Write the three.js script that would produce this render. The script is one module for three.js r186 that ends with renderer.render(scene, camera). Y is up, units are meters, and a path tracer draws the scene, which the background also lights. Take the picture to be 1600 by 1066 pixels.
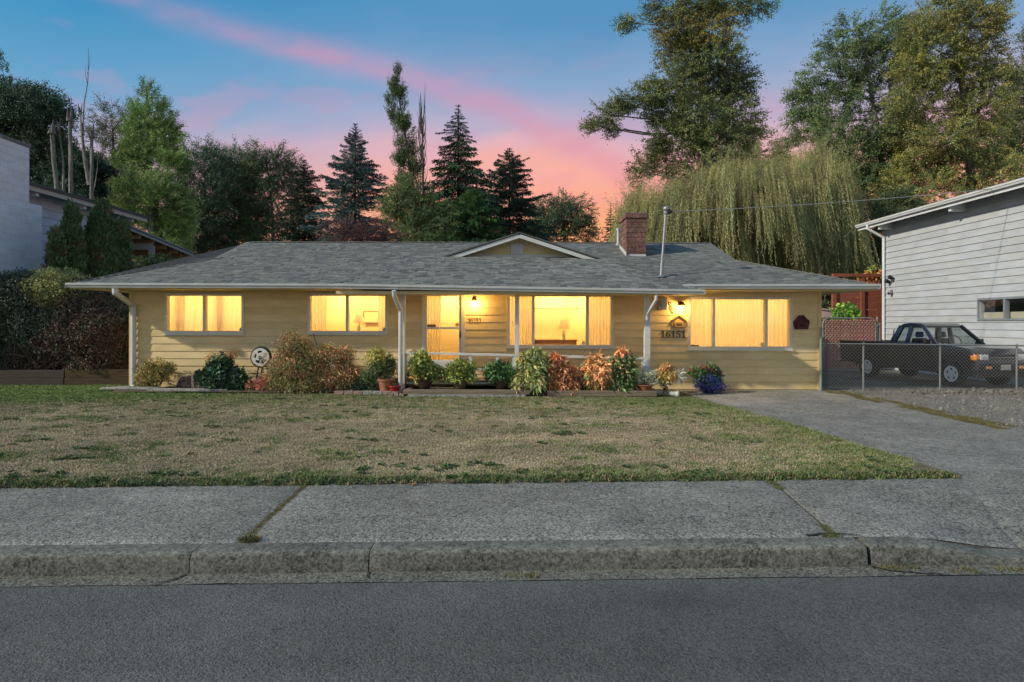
import * as THREE from 'three';
import { mergeGeometries, mergeVertices, toCreasedNormals } from 'three/addons/utils/BufferGeometryUtils.js';
import { ImprovedNoise } from 'three/addons/math/ImprovedNoise.js';
import { FontLoader } from 'three/addons/loaders/FontLoader.js';
import { TextGeometry } from 'three/addons/geometries/TextGeometry.js';
import { RoundedBoxGeometry } from 'three/addons/geometries/RoundedBoxGeometry.js';

const scene = new THREE.Scene();
// ---------- camera ----------
const FOC = 1000, EYE = 1.75;                       // focal length in pixels of a 1600 x 1066 frame, eye height in metres
const camera = new THREE.PerspectiveCamera(2 * Math.atan(533 / FOC) * 180 / Math.PI, 1600 / 1066, 0.1, 1500);
camera.position.set(0, EYE, 0);
camera.rotation.z = 0.0022;
camera.setViewOffset(1600, 1066, 0, 28, 1600, 1066);
const renderer = new THREE.WebGLRenderer({ antialias: true });
renderer.toneMapping = THREE.LinearToneMapping;
renderer.toneMappingExposure = 1.25;
renderer.shadowMap.enabled = true;
renderer.shadowMap.type = THREE.PCFSoftShadowMap;
// ---------- sun ----------
const sun = new THREE.DirectionalLight(new THREE.Color(1.0, 0.9, 0.75), 3.0);
sun.position.set(-85, 50, 33);
sun.target.position.set(0, 0, -14);
sun.position.add(sun.target.position);
sun.castShadow = true;
sun.shadow.mapSize.set(4096, 4096);
Object.assign(sun.shadow.camera, { left: -45, right: 45, top: 40, bottom: -40, near: 1, far: 220 });
sun.shadow.radius = 2.5;
scene.add(sun, sun.target);
// ---------- sky: dusk gradient with pink cirrus ----------
const { clamp, lerp, smoothstep } = THREE.MathUtils;
const perlin = new ImprovedNoise();
const fbm = (x, y, z, o = 4) => { let s = 0, a = 0.5, f = 1; for (let i = 0; i < o; i++) { s += a * perlin.noise(x * f, y * f, z * f); a *= 0.5; f *= 2.03; } return s; };
const ramp = (t, stops) => {
  if (t <= stops[0][0]) return stops[0][1].slice();
  for (let i = 1; i < stops.length; i++) if (t <= stops[i][0]) {
    const a = stops[i - 1], b = stops[i], k = (t - a[0]) / (b[0] - a[0]), s = k * k * (3 - 2 * k) * 0.5 + k * 0.5;
    return a[1].map((v, c) => lerp(v, b[1][c], s));
  }
  return stops[stops.length - 1][1].slice();
};
{
  const W = 2048, H = 1024, data = new Float32Array(W * H * 4);
  const centre = [[0, [1.0, .46, .17]], [6, [1.0, .40, .17]], [8, [1.0, .43, .19]], [10.5, [1.0, .42, .24]], [12.8, [.96, .44, .36]], [15, [.79, .46, .51]], [17, [.50, .44, .60]], [20.5, [.25, .39, .60]], [26, [.10, .30, .54]], [40, [.055, .22, .45]], [90, [.05, .18, .38]]];
  const side = [[0, [.95, .44, .26]], [6, [.86, .37, .30]], [8.5, [.80, .44, .46]], [11, [.64, .44, .56]], [14, [.36, .43, .62]], [18, [.10, .36, .60]], [24, [.03, .27, .53]], [40, [.035, .2, .44]], [90, [.05, .18, .38]]];
  const line = [[-180, 17], [-90, 21], [-34, 24], [-28, 23], [-13.5, 21.3], [-2.3, 19], [5.7, 15.6], [11.3, 11.8], [20, 8], [60, 12], [120, 18], [180, 17]];
  for (let r = 0; r < H; r++) for (let c = 0; c < W; c++) {
    const el = ((r + .5) / H - .5) * 180, az = (() => { let a = ((c + .5) / W - .5) * 360 + 90; return a > 180 ? a - 360 : a; })();
    const e = Math.max(el, 0), ar = az * Math.PI / 180, er = el * Math.PI / 180;
    const X = Math.sin(ar) * Math.cos(er), Y = Math.sin(er), Z = -Math.cos(ar) * Math.cos(er);
    const n1 = fbm(X * 3.1 + 4, Y * 9 + 2, Z * 3.1, 4), n2 = fbm(X * 7 + Y * 6 + 1, Y * 22 - X * 5 + 5, Z * 7, 5), n3 = fbm(X * 16 + Y * 9, Y * 46 - X * 10, Z * 16 + 7, 4);
    const dAz = Math.abs(((az - 14 + 540) % 360) - 180), mix = clamp(1.05 - smoothstep(dAz, 14, 52) + n1 * .3, 0, 1);   // the glow is strongest ahead
    const fillMix = smoothstep(dAz, 62, 130);                                                                // and gives way to an unseen paler sky, brightened to add ambient fill
    const eh = e + n1 * 3.2 + n2 * 1.4 + n3 * .5;
    const a = ramp(eh, side), b = ramp(eh, centre);
    let col = a.map((v, k) => lerp(v, b[k], mix));
    const fillSky = ramp(eh, [[0, [.62, .60, .58]], [8, [.54, .58, .60]], [18, [.36, .46, .56]], [32, [.2, .33, .5]], [50, [.11, .25, .44]], [90, [.05, .18, .38]]]);
    col = col.map((v, k) => lerp(v, fillSky[k], fillMix));
    // long streak of pink cirrus crossing the sky, and fainter wisps
    const lc = ramp(az, line.map(([t, v]) => [t, [v]]))[0] + n1 * .8 + n2 * .4;
    const wd = .85 + .55 * smoothstep(az, -20, 10);
    const up = e - lc;
    let s = up > 0 ? Math.exp(-((up / (wd * 1.25)) ** 2)) : Math.exp(-((up / (wd * .95)) ** 2));
    s *= (.52 + .36 * smoothstep(az, -30, -4) + n2 * .5 + n3 * .5);
    const wisp = clamp((n2 * 1.6 + n1 * .8 - .16) * 1.9, 0, .55) * smoothstep(e, 5, 10) * (1 - smoothstep(e, 15, 26)) * .6;
    const pink = e < 13 ? [.92, .27, .30] : [.66, .27, .42];
    const pk = pink.map((v, k) => lerp([.95, .36, .35][k], [.58, .33, .50][k], smoothstep(e, 9, 21)));
    s = clamp(s, 0, .85) * .84 * (1 - fillMix * .8);
    col = col.map((v, k) => lerp(v, pk[k], s));
    col = col.map((v, k) => lerp(v, pk[k], wisp));
    if (el < 0) { const d = smoothstep(-el, 0, 12); col = col.map((v, k) => lerp(v, [.12, .12, .12][k], d)); }
    const i = (r * W + c) * 4;
    const bright = lerp(.8, .95, fillMix); data[i] = col[0] * bright; data[i + 1] = col[1] * bright; data[i + 2] = col[2] * bright; data[i + 3] = 1;
  }
  const t = new THREE.DataTexture(data, W, H, THREE.RGBAFormat, THREE.FloatType);
  t.mapping = THREE.EquirectangularReflectionMapping;
  t.magFilter = THREE.LinearFilter; t.minFilter = THREE.LinearFilter; t.needsUpdate = true;
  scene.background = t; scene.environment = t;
}
// ---------- helpers ----------
let seed = 20240917;
const rnd = () => { seed = (seed + 0x6D2B79F5) | 0; let t = Math.imul(seed ^ (seed >>> 15), 1 | seed); t = (t + Math.imul(t ^ (t >>> 7), 61 | t)) ^ t; return ((t ^ (t >>> 14)) >>> 0) / 4294967296; };
const rr = (a, b) => a + (b - a) * rnd();
const pick = (a) => a[Math.floor(rnd() * a.length)];
const V = (x, y, z) => new THREE.Vector3(x, y, z);
const ROLL = .0022;
// a point of the photograph (1600 x 1066) at a given distance
const P = (px, py, d) => { const u = px - 800, v = py - 505, x = u - v * -ROLL * 0 + 0, y = v - u * ROLL; return V((u + v * ROLL) * d / FOC, EYE - y * d / FOC, -d); };
const used = {};
const numbered = (n) => { used[n] = (used[n] ?? -1) + 1; return used[n] ? n + '_' + String(used[n]).padStart(3, '0') : n; };
const C = (r, g, b) => new THREE.Color().setRGB(r, g, b);
const shade = (o) => { o.traverse?.((m) => { if (m.isMesh) { m.castShadow = true; m.receiveShadow = true; } }); return o; };
function tag(o, label, category, group, kind) { o.userData.label = label; if (category) o.userData.category = category; if (group) o.userData.group = group; if (kind) o.userData.kind = kind; return o; }
function thing(name, label, category, pos = [0, 0, 0], group) {
  const o = new THREE.Group(); o.name = numbered(name); o.position.set(...pos); scene.add(o); return tag(o, label, category, group);
}
function obj(name, geo, mat, parent = scene) {
  const g = Array.isArray(geo) ? merge(geo) : geo;
  const m = new THREE.Mesh(g, mat); m.name = parent === scene ? numbered(name) : name; m.castShadow = m.receiveShadow = true; parent.add(m); return m;
}
function struct(name, geo, mat) { const m = obj(name, geo, mat); m.userData.kind = 'structure'; return m; }
function inst(name, geo, mat, items, parent = scene, stuff = true) {                                    // items: [Matrix4, Color?]
  const m = new THREE.InstancedMesh(geo, mat, items.length); m.name = parent === scene ? numbered(name) : name;
  items.forEach(([mx, col], i) => { m.setMatrixAt(i, mx); if (col) m.setColorAt(i, col); });
  m.castShadow = m.receiveShadow = true; if (stuff) m.userData.kind = 'stuff'; parent.add(m); return m;
}
function merge(list) {
  const g = list.map((k) => { const n = k.index ? k.toNonIndexed() : k; for (const a of Object.keys(n.attributes)) if (!['position', 'normal', 'uv', 'color'].includes(a)) n.deleteAttribute(a); if (!n.attributes.uv) n.setAttribute('uv', new THREE.BufferAttribute(new Float32Array(n.attributes.position.count * 2), 2)); return n; });
  return mergeGeometries(g);
}
function metric(g, s = 1) {                                                                             // uv in metres by the face's main axis
  if (g.index) g = g.toNonIndexed();
  g.computeVertexNormals();
  const p = g.attributes.position, n = g.attributes.normal, uv = new Float32Array(p.count * 2);
  for (let i = 0; i < p.count; i++) {
    const ax = Math.abs(n.getX(i)), ay = Math.abs(n.getY(i)), az = Math.abs(n.getZ(i));
    const [a, b] = ay >= ax && ay >= az ? [p.getX(i), p.getZ(i)] : ax >= az ? [p.getZ(i), p.getY(i)] : [p.getX(i), p.getY(i)];
    uv[2 * i] = a * s; uv[2 * i + 1] = b * s;
  }
  g.setAttribute('uv', new THREE.BufferAttribute(uv, 2)); return g;
}
const box = (x0, x1, y0, y1, z0, z1) => metric(new THREE.BoxGeometry(Math.abs(x1 - x0), Math.abs(y1 - y0), Math.abs(z1 - z0)).translate((x0 + x1) / 2, (y0 + y1) / 2, (z0 + z1) / 2));
const rbox = (x0, x1, y0, y1, z0, z1, r = .01, s = 2) => metric(new RoundedBoxGeometry(Math.abs(x1 - x0), Math.abs(y1 - y0), Math.abs(z1 - z0), s, r).translate((x0 + x1) / 2, (y0 + y1) / 2, (z0 + z1) / 2));
// bar of rectangular section between two points
function bar(a, b, w, h, up = V(0, 1, 0)) {
  const d = b.clone().sub(a), L = d.length(), g = new THREE.BoxGeometry(w, h, L);
  metric(g); const m = new THREE.Matrix4(), z = d.normalize(), x = up.clone().cross(z).normalize(), y = z.clone().cross(x);
  m.makeBasis(x, y, z).setPosition(a.clone().add(b).multiplyScalar(.5)); const q = metric(g); q.applyMatrix4(m); return q;
}
function rod(a, b, r0, r1 = r0, seg = 8) {
  const d = b.clone().sub(a), L = d.length(), g = new THREE.CylinderGeometry(r1, r0, L, seg, 1);
  g.applyQuaternion(new THREE.Quaternion().setFromUnitVectors(V(0, 1, 0), d.normalize())); g.translate((a.x + b.x) / 2, (a.y + b.y) / 2, (a.z + b.z) / 2); return g;
}
function limb(pts, r0, r1, seg = 7, rings = 0) {                                                          // tapered tube through points
  const c = new THREE.CatmullRomCurve3(pts, false, 'centripetal'), n = rings || Math.max(3, pts.length * 3), fr = c.computeFrenetFrames(n, false), pos = [], idx = [], uv = [];
  const L = c.getLength();
  for (let i = 0; i <= n; i++) {
    const t = i / n, p = c.getPointAt(t), r = lerp(r0, r1, Math.pow(t, .85));
    for (let j = 0; j <= seg; j++) { const a = j / seg * 2 * Math.PI, v = fr.normals[i].clone().multiplyScalar(Math.cos(a) * r).addScaledVector(fr.binormals[i], Math.sin(a) * r).add(p); pos.push(v.x, v.y, v.z); uv.push(j / seg * r0 * 6, t * L); }
  }
  for (let i = 0; i < n; i++) for (let j = 0; j < seg; j++) { const a = i * (seg + 1) + j, b = a + seg + 1; idx.push(a, a + 1, b, b, a + 1, b + 1); }
  const g = new THREE.BufferGeometry(); g.setAttribute('position', new THREE.Float32BufferAttribute(pos, 3)); g.setAttribute('uv', new THREE.Float32BufferAttribute(uv, 2)); g.setIndex(idx); g.computeVertexNormals(); return g;
}
function poly(points, y, tri = null) {                                                                   // flat ground sheet from [x, z] corners, uv in metres
  const s = new THREE.Shape(points.map(([x, z]) => new THREE.Vector2(x, -z))), g = new THREE.ShapeGeometry(s);
  g.rotateX(-Math.PI / 2); g.translate(0, y, 0); return metric(g);
}
function quadGeo(a, b, c, d) {                                                                           // a b bottom, c d top, anticlockwise from the front
  const g = new THREE.BufferGeometry(); g.setAttribute('position', new THREE.Float32BufferAttribute([a, b, c, a, c, d].flatMap((v) => [v.x, v.y, v.z]), 3)); return metric(g);
}
function solid(points, thick) {                                                                          // prism from a planar polygon, extruded back along its normal
  const n = points[1].clone().sub(points[0]).cross(points[2].clone().sub(points[0])).normalize(), lo = points.map((p) => p.clone().addScaledVector(n, -thick)), pos = [];
  const t = (a, b, c) => pos.push(a.x, a.y, a.z, b.x, b.y, b.z, c.x, c.y, c.z), N = points.length;
  for (let i = 1; i < N - 1; i++) { t(points[0], points[i], points[i + 1]); t(lo[0], lo[i + 1], lo[i]); }
  for (let i = 0; i < N; i++) { const j = (i + 1) % N; t(points[i], lo[i], lo[j]); t(points[i], lo[j], points[j]); }
  const g = new THREE.BufferGeometry(); g.setAttribute('position', new THREE.Float32BufferAttribute(pos, 3)); return metric(g);
}
// ---------- textures (tiling value noise) ----------
const hash = (x, y, s) => { let h = Math.imul(x, 374761393) + Math.imul(y, 668265263) + Math.imul(s, 1442695041); h = Math.imul(h ^ (h >>> 13), 1274126177); return ((h ^ (h >>> 16)) >>> 0) / 4294967296; };
function tn(u, v, f, fy, s) {
  const x = u * f, y = v * fy, xi = Math.floor(x), yi = Math.floor(y), a = x - xi, b = y - yi, A = a * a * (3 - 2 * a), B = b * b * (3 - 2 * b), w = (i, j) => hash(((i % f) + f) % f, ((j % fy) + fy) % fy, s);
  return lerp(lerp(w(xi, yi), w(xi + 1, yi), A), lerp(w(xi, yi + 1), w(xi + 1, yi + 1), A), B);
}
function tex(size, fn, srgb, metres, h = size) {
  const d = new Uint8Array(size * h * 4);
  for (let y = 0; y < h; y++) for (let x = 0; x < size; x++) { const c = fn((x + .5) / size, (y + .5) / h), i = (y * size + x) * 4; for (let k = 0; k < 3; k++) { let v = clamp(Array.isArray(c) ? c[k] : c, 0, 1); if (srgb) v = v <= .0031308 ? 12.92 * v : 1.055 * Math.pow(v, 1 / 2.4) - .055; d[i + k] = Math.round(v * 255); } d[i + 3] = 255; }
  const t = new THREE.DataTexture(d, size, h); t.wrapS = t.wrapT = THREE.RepeatWrapping; t.magFilter = THREE.LinearFilter; t.minFilter = THREE.LinearMipmapLinearFilter; t.generateMipmaps = true; if (srgb) t.colorSpace = THREE.SRGBColorSpace;
  const m = Array.isArray(metres) ? metres : [metres, metres]; t.repeat.set(1 / m[0], 1 / m[1]); t.needsUpdate = true; return t;
}
// speckled mineral surface: colour multiplier round 1 stored at half scale
function speckle(size, metres, grains, amp, s) {
  const f = (u, v) => { let q = 0; for (const [g, a] of grains) q += a * (tn(u, v, g, g, s + g) - .5); return q; };
  return [tex(size, (u, v) => { const q = f(u, v) * amp; const w = (tn(u, v, grains[0][0], grains[0][0], s + 77) - .5) * .05; return [.5 + q + w, .5 + q, .5 + q - w]; }, true, metres), tex(size, (u, v) => clamp(.5 + f(u, v) * 1.4, 0, 1), false, metres)];
}
const std = (color, rough = .8, o = {}) => new THREE.MeshStandardMaterial({ color, roughness: rough, ...o });
const phys = (color, rough = .8, o = {}) => new THREE.MeshPhysicalMaterial({ color, roughness: rough, ...o });
// vertex tint over a sheet: breaks up the tiling with stains several metres wide
function tint(g, fn) { const p = g.attributes.position, c = new Float32Array(p.count * 3); for (let i = 0; i < p.count; i++) { const k = fn(p.getX(i), p.getZ(i), p.getY(i)); c.set(Array.isArray(k) ? k : [k, k, k], 3 * i); } g.setAttribute('color', new THREE.BufferAttribute(c, 3)); return g; }
// ---------- materials shared by ground and buildings ----------
const [aspMap, aspBump] = speckle(1024, 2.2, [[512, .5], [300, .6], [170, .3], [16, .12]], .72, 11);
const [conMap, conBump] = speckle(1024, 2.6, [[420, .6], [240, .8], [110, .35], [12, .15]], .8, 23);
const [drvMap, drvBump] = speckle(1024, 3.1, [[512, .5], [230, .7], [70, .35], [9, .22]], .75, 37);
const [grvMap, grvBump] = speckle(1024, 2.0, [[256, .7], [110, .8], [60, .5], [10, .2]], .62, 41);
const [dirtMap, dirtBump] = speckle(512, 1.3, [[200, .6], [90, .6], [30, .4], [7, .3]], .6, 53);
const [grainMap, grainBump] = (() => {                                                                   // sawn, weathered timber
  const f = (u, v) => .45 * (tn(u, v, 6, 160, 5) - .5) + .4 * (tn(u, v, 14, 330, 6) - .5) + .3 * (tn(u, v, 5, 18, 7) - .5);
  return [tex(512, (u, v) => { const q = f(u, v); return [.5 + q * .75, .5 + q * .72, .5 + q * .68]; }, true, [1.7, .5]), tex(512, (u, v) => .5 + f(u, v), false, [1.7, .5])];
})();
const [paintMap, paintBump] = (() => {                                                                   // old brushed paint on boards: faint streaks and stains
  const f = (u, v) => .05 * (tn(u, v, 12, 170, 15) - .5) + .08 * (tn(u, v, 7, 9, 16) - .5) + .06 * (tn(u, v, 60, 60, 17) - .5);
  return [tex(512, (u, v) => { const q = f(u, v), w = (tn(u, v, 5, 5, 19) - .5) * .07; return [.5 + q, .5 + q - w * .3, .5 + q - w]; }, true, [2.3, 1.1]), tex(512, (u, v) => .5 + f(u, v) * 2, false, [2.3, 1.1])];
})();
const M = {};
const d2 = (r, g, b) => C(2 * r, 2 * g, 2 * b);
M.asphalt = std(d2(.097, .096, .084), .93, { map: aspMap, bumpMap: aspBump, bumpScale: .004, vertexColors: true });
M.gutterPan = std(d2(.135, .132, .105), .92, { map: conMap, bumpMap: conBump, bumpScale: .003 });
M.kerb = std(d2(.128, .128, .108), .92, { map: drvMap, bumpMap: drvBump, bumpScale: .002, vertexColors: true });
M.slab = std(d2(.192, .186, .16), .93, { map: conMap, bumpMap: conBump, bumpScale: .0035, vertexColors: true });
M.drive = std(d2(.225, .217, .19), .93, { map: drvMap, bumpMap: drvBump, bumpScale: .004, vertexColors: true });
M.gravel = std(d2(.2, .188, .16), .95, { map: grvMap, bumpMap: grvBump, bumpScale: .007, vertexColors: true });
M.dirt = std(d2(.11, .085, .058), .97, { map: dirtMap, bumpMap: dirtBump, bumpScale: .015 });
M.thatch = std(d2(.30, .23, .145), .97, { map: dirtMap, bumpMap: dirtBump, bumpScale: .012, vertexColors: true });
M.terrain = std(d2(.075, .095, .04), .97, { map: dirtMap });
M.timber = std(d2(.24, .185, .13), .9, { map: grainMap, bumpMap: grainBump, bumpScale: .006 });
M.timberDark = std(d2(.06, .047, .035), .93, { map: grainMap, bumpMap: grainBump, bumpScale: .008 });
M.timberRust = std(d2(.09, .058, .028), .93, { map: grainMap, bumpMap: grainBump, bumpScale: .008 });
M.stone = std(d2(.3, .29, .26), .9, { map: drvMap, bumpMap: drvBump, bumpScale: .004 });

// the street runs at a slight angle to the house
const slope = (t) => .036 + .0067 * (t - 4.5);
function warp(g) { const p = g.attributes.position; for (let i = 0; i < p.count; i++) { const z = p.getZ(i); p.setZ(i, z - slope(clamp(-z, 0, 8)) * p.getX(i)); } p.needsUpdate = true; return metric(g); }
const frontZ = (x) => -(6.45 + slope(6.45) * x);      // house side of the pavement
function gridSheet(fn, nx, nz) {                       // fn(a, b) -> [x, y, z] with a left to right and b front to back
  const pos = [], idx = []; for (let j = 0; j <= nz; j++) for (let i = 0; i <= nx; i++) pos.push(...fn(i / nx, j / nz));
  for (let j = 0; j < nz; j++) for (let i = 0; i < nx; i++) { const a = j * (nx + 1) + i, b = a + nx + 1; idx.push(a, a + 1, b + 1, a, b + 1, b); }
  const g = new THREE.BufferGeometry(); g.setAttribute('position', new THREE.Float32BufferAttribute(pos, 3)); g.setIndex(idx); g.computeVertexNormals();
  const uv = []; for (let i = 0; i < pos.length; i += 3) uv.push(pos[i], pos[i + 2]); g.setAttribute('uv', new THREE.Float32BufferAttribute(uv, 2)); return g;
}
// terrain: one sheet to the horizon, lower under the street
struct('ground', gridSheet((a, b) => { const zs = [20, -4.55, -6.9, -16, -60, -200, -900][Math.round(b * 6)]; const x = lerp(-700, 700, a); return [x, zs > -7 ? -.07 : .085, Math.abs(x) > 60 ? zs : zs > -5 && zs < 0 ? zs - slope(4.5) * clamp(x, -60, 60) : zs]; }, 70, 6), M.terrain);
// road
{
  const g = gridSheet((a, b) => { const x = lerp(-45, 45, a), z = lerp(16, -4.34, b); return [x, 0, z - slope(clamp(-z, 0, 8)) * x]; }, 240, 60);
  tint(g, (x, z) => { const q = 1 + fbm(x * .3, 3, z * 1.3, 4) * .6 + fbm(x * 2.2, 9, z * 2.2, 3) * .3 + fbm(x * .8, 30, z * 5, 3) * .25 + .1 * smoothstep(z, -2.2, -4); return [q * .98, q, q * 1.02]; });
  struct('road', g, M.asphalt);
  const gp = gridSheet((a, b) => { const x = lerp(-45, 45, a), z = lerp(-4.34, -4.56, b); return [x, .004 + .004 * b + .0015 * perlin.noise(x * 3, 0, b * 2), z - slope(4.5) * x + (b < .01 ? .018 * perlin.noise(x * 2.3, 5, 0) + .01 * perlin.noise(x * 9, 7, 0) : 0)]; }, 600, 3);
  struct('gutter_strip', gp, M.gutterPan);
}
// kerb stones
const kerb = new THREE.Group(); kerb.name = 'kerb'; kerb.userData.kind = 'structure'; scene.add(kerb);
function kerbStone(x0, x1, hfn, seedn) {
  const prof = [[4.50, -.04], [4.505, .0], [4.514, .06], [4.523, .118], [4.531, .138], [4.545, .1475], [4.63, .151], [4.705, .152], [4.71, .05]];
  const nx = Math.max(4, Math.round((x1 - x0) / .05)), N = prof.length, pos = [], idx = [];
  for (let i = 0; i <= nx; i++) {
    const x = lerp(x0, x1, i / nx), h = hfn(x), end = Math.min(i, nx - i) < 1 ? .006 : 0;
    for (const [t, y] of prof) {
      const wob = y > .01 ? .0015 * perlin.noise(x * 5, y * 14, seedn) + .0012 * perlin.noise(x * 24, y * 50, seedn + 4) : 0, yy = y > 0 ? y * h / .15 : y;
      pos.push(x, yy + wob * .6 - (y > .1 ? end : 0), -(t + wob + (y < .14 ? end : 0)) - slope(4.5) * x);
    }
  }
  for (let i = 0; i < nx; i++) for (let j = 0; j < N - 1; j++) { const a = i * N + j, b = a + N; idx.push(a, b, b + 1, a, b + 1, a + 1); }
  for (const e of [0, nx * N]) for (let j = 1; j < N - 1; j++) e ? idx.push(e, e + j, e + j + 1) : idx.push(e, e + j + 1, e + j);
  let g = new THREE.BufferGeometry(); g.setAttribute('position', new THREE.Float32BufferAttribute(pos, 3)); g.setIndex(idx);
  g = toCreasedNormals(g, .7);
  const p = g.attributes.position, uv = []; for (let i = 0; i < p.count; i++) uv.push(p.getX(i), p.getY(i) - p.getZ(i)); g.setAttribute('uv', new THREE.Float32BufferAttribute(uv, 2));
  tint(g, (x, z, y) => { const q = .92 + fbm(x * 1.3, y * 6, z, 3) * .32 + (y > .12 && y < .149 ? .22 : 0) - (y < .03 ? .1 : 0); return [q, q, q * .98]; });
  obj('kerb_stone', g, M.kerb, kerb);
}
{
  const full = () => .15, cuts = [-17.2, -14.2, -11.2, -8.2, -5.2, -2.235, -1.0, 2.57];
  for (let i = 0; i < cuts.length - 1; i++) kerbStone(cuts[i] + .0035, cuts[i + 1] - .0035, full, i * 9);
  kerbStone(2.6, 5.4, (x) => .15 - .1 * smoothstep(x, 2.9, 3.7), 91);
  kerbStone(5.412, 8.4, () => .05, 95); kerbStone(8.412, 12, () => .05, 97);
}
// pavement slabs
const pave = new THREE.Group(); pave.name = 'pavement'; pave.userData.kind = 'structure'; scene.add(pave);
{
  const cuts = [[-18, -18], [-13, -13], [-7.2, -7.2], [-1.97, -2.04], [2.45, 2.66], [3.86, 4.72], [8.2, 8.6], [13, 13]];   // x of each joint at the kerb and at the lawn
  for (let s = 0; s < cuts.length - 1; s++) {
    const [a0, a1] = cuts[s], [b0, b1] = cuts[s + 1], gap = .006, nx = 40, nz = 16, lift = rr(-.003, .004);
    const g = gridSheet((a, b) => {
      const t = lerp(4.712, 6.46 + (s > 4 ? .3 : 0), b), x = lerp(lerp(a0, a1, b) + gap, lerp(b0, b1, b) - gap, a), z = -t - slope(t) * x;
      const edge = (a === 0 || a === 1 || b === 0) ? -.012 : 0;
      const dip = .1 * smoothstep(x, 2.9, 3.9) * (1 - smoothstep(t, 4.7, 6.1));
      return [x, .152 + lift + edge - dip + .002 * perlin.noise(x * 3, 1, z * 3), z + (b === 0 ? .012 * perlin.noise(x * 5, 4, s) - .01 : 0)];
    }, nx, nz);
    tint(g, (x, z) => { const e = Math.exp(-(((-z - slope(5) * x - 4.72) / .05) ** 2)) * .35; const q = 1 + fbm(x * .8, s * 7, z * .9, 4) * .5 + fbm(x * 4, 2, z * 4, 3) * .34 + e; return [q, q, q * .985]; });
    obj('paving_slab', g, M.slab, pave);
  }
  const base = gridSheet((a, b) => { const t = lerp(4.69, 6.6, b), x = lerp(-18, 13, a), dip = .1 * smoothstep(x, 2.9, 3.9) * (1 - smoothstep(t, 4.7, 6.1)); return [x, .132 - dip, -t - slope(t) * x]; }, 60, 4);
  obj('joint_dirt', base, M.dirt, pave);
}
// lawn
const driveEdge = (z) => { const t = clamp((-z - 6.68) / (14.3 - 6.68), 0, 1.4); return lerp(4.66, 4.1, t); };
const lawnY = (x, z) => .165 + .02 * fbm(x * .5, 2, z * .5, 3) + .012 * fbm(x * 3, 7, z * 3, 2) + .008 * Math.exp(-(frontZ(x) - z) / .5) - .05 * smoothstep(-z, 9.5, 13.8);
const greenness = (x, z) => {                         // 0 dry thatch, 1 live grass and weeds
  const de = frontZ(x) - z, dd = driveEdge(z) - x;
  let q = smoothstep(fbm(x * .55 + 3, 11, z * 1.1, 4) * .8 + fbm(x * 2.3, 5, z * 3.4, 3) * .7 + fbm(x * 7, 2, z * 9, 2) * .8, .08, .5) * .8;
  q += .8 * Math.exp(-de / .2) * (.45 + fbm(x * 2, 3, 0, 3) * 1.4) + .65 * Math.exp(-dd / .3) * (.5 + fbm(z * 1.6, 8, x, 2));
  q += .75 * smoothstep(-z, 11.6, 14) * smoothstep(x, 1, 4) + .25 * smoothstep(-z, 12, 14.5) + 1.2 * smoothstep(-z + .18 * (-x - 6), 13.4, 15) * smoothstep(-x, 4.5, 9);
  q += .22 * smoothstep(x, 1.5, 4.5) + .16 * smoothstep(-z, 9.5, 13.5);
  return clamp(q, 0, 1);
};
{
  const g = gridSheet((a, b) => {
    const z0 = b; let x = lerp(-17, 1, a), z; const xr = (zz) => driveEdge(zz);
    const guess = lerp(-6.5, -17.2, z0), xx = lerp(-17, xr(guess), a); z = lerp(frontZ(xx) + .012 * perlin.noise(xx * 6, 1, 1) + .008 * perlin.noise(xx * 21, 1, 2), -17.2, z0);
    x = xx; return [x + (a === 1 ? .03 * perlin.noise(z * 4, 2, 9) : 0), lawnY(x, z), z];
  }, 220, 110);
  tint(g, (x, z) => { const k = greenness(x, z), q = .8 + fbm(x * 1.1, 1, z * 1.6, 3) * .5 + fbm(x * 6, 8, z * 6, 2) * .4; return [lerp(1, .42, k) * q, lerp(1, .62, k) * q, lerp(1, .36, k) * q]; });
  struct('lawn', g, M.thatch);
  const lip = gridSheet((a, b) => { const x = lerp(-17, 4.67, a), z = frontZ(x) + .012 * perlin.noise(x * 6, 1, 1) + .008 * perlin.noise(x * 21, 1, 2); return [x, lerp(.125, lawnY(x, z) + .001, b), z + (1 - b) * (.03 + .022 * perlin.noise(x * 8, 3, 3)) + .006 * perlin.noise(x * 30, b * 4, 3)]; }, 700, 3);
  struct('lawn_edge', metric(lip), M.dirt);
}
// grass blades, mown short; nobody could count them
const bladeGeo = (n, h0, h1, rad, w, s) => {
  const pos = []; const old = seed; seed = s;
  for (let i = 0; i < n; i++) {
    const a = rr(0, 6.28), r = rad * Math.sqrt(rnd()), x = Math.cos(a) * r, z = Math.sin(a) * r, h = rr(h0, h1), b = rr(0, 6.28), lx = Math.cos(b) * h * rr(.3, 1.1), lz = Math.sin(b) * h * rr(.3, 1.1), wa = rr(0, 3.14), wx = Math.cos(wa) * w, wz = Math.sin(wa) * w;
    const m = [x + lx * .4, h * .65, z + lz * .4];
    pos.push(x - wx, 0, z - wz, x + wx, 0, z + wz, m[0] + wx * .8, m[1], m[2] + wz * .8, x - wx, 0, z - wz, m[0] + wx * .8, m[1], m[2] + wz * .8, m[0] - wx * .8, m[1], m[2] - wz * .8, m[0] - wx * .8, m[1], m[2] - wz * .8, m[0] + wx * .8, m[1], m[2] + wz * .8, x + lx, h * .92, z + lz);
  }
  seed = old; const g = new THREE.BufferGeometry(); g.setAttribute('position', new THREE.Float32BufferAttribute(pos, 3)); g.computeVertexNormals();
  return g;
};
M.blade = std(C(1, 1, 1), .85, { side: THREE.DoubleSide });
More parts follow.
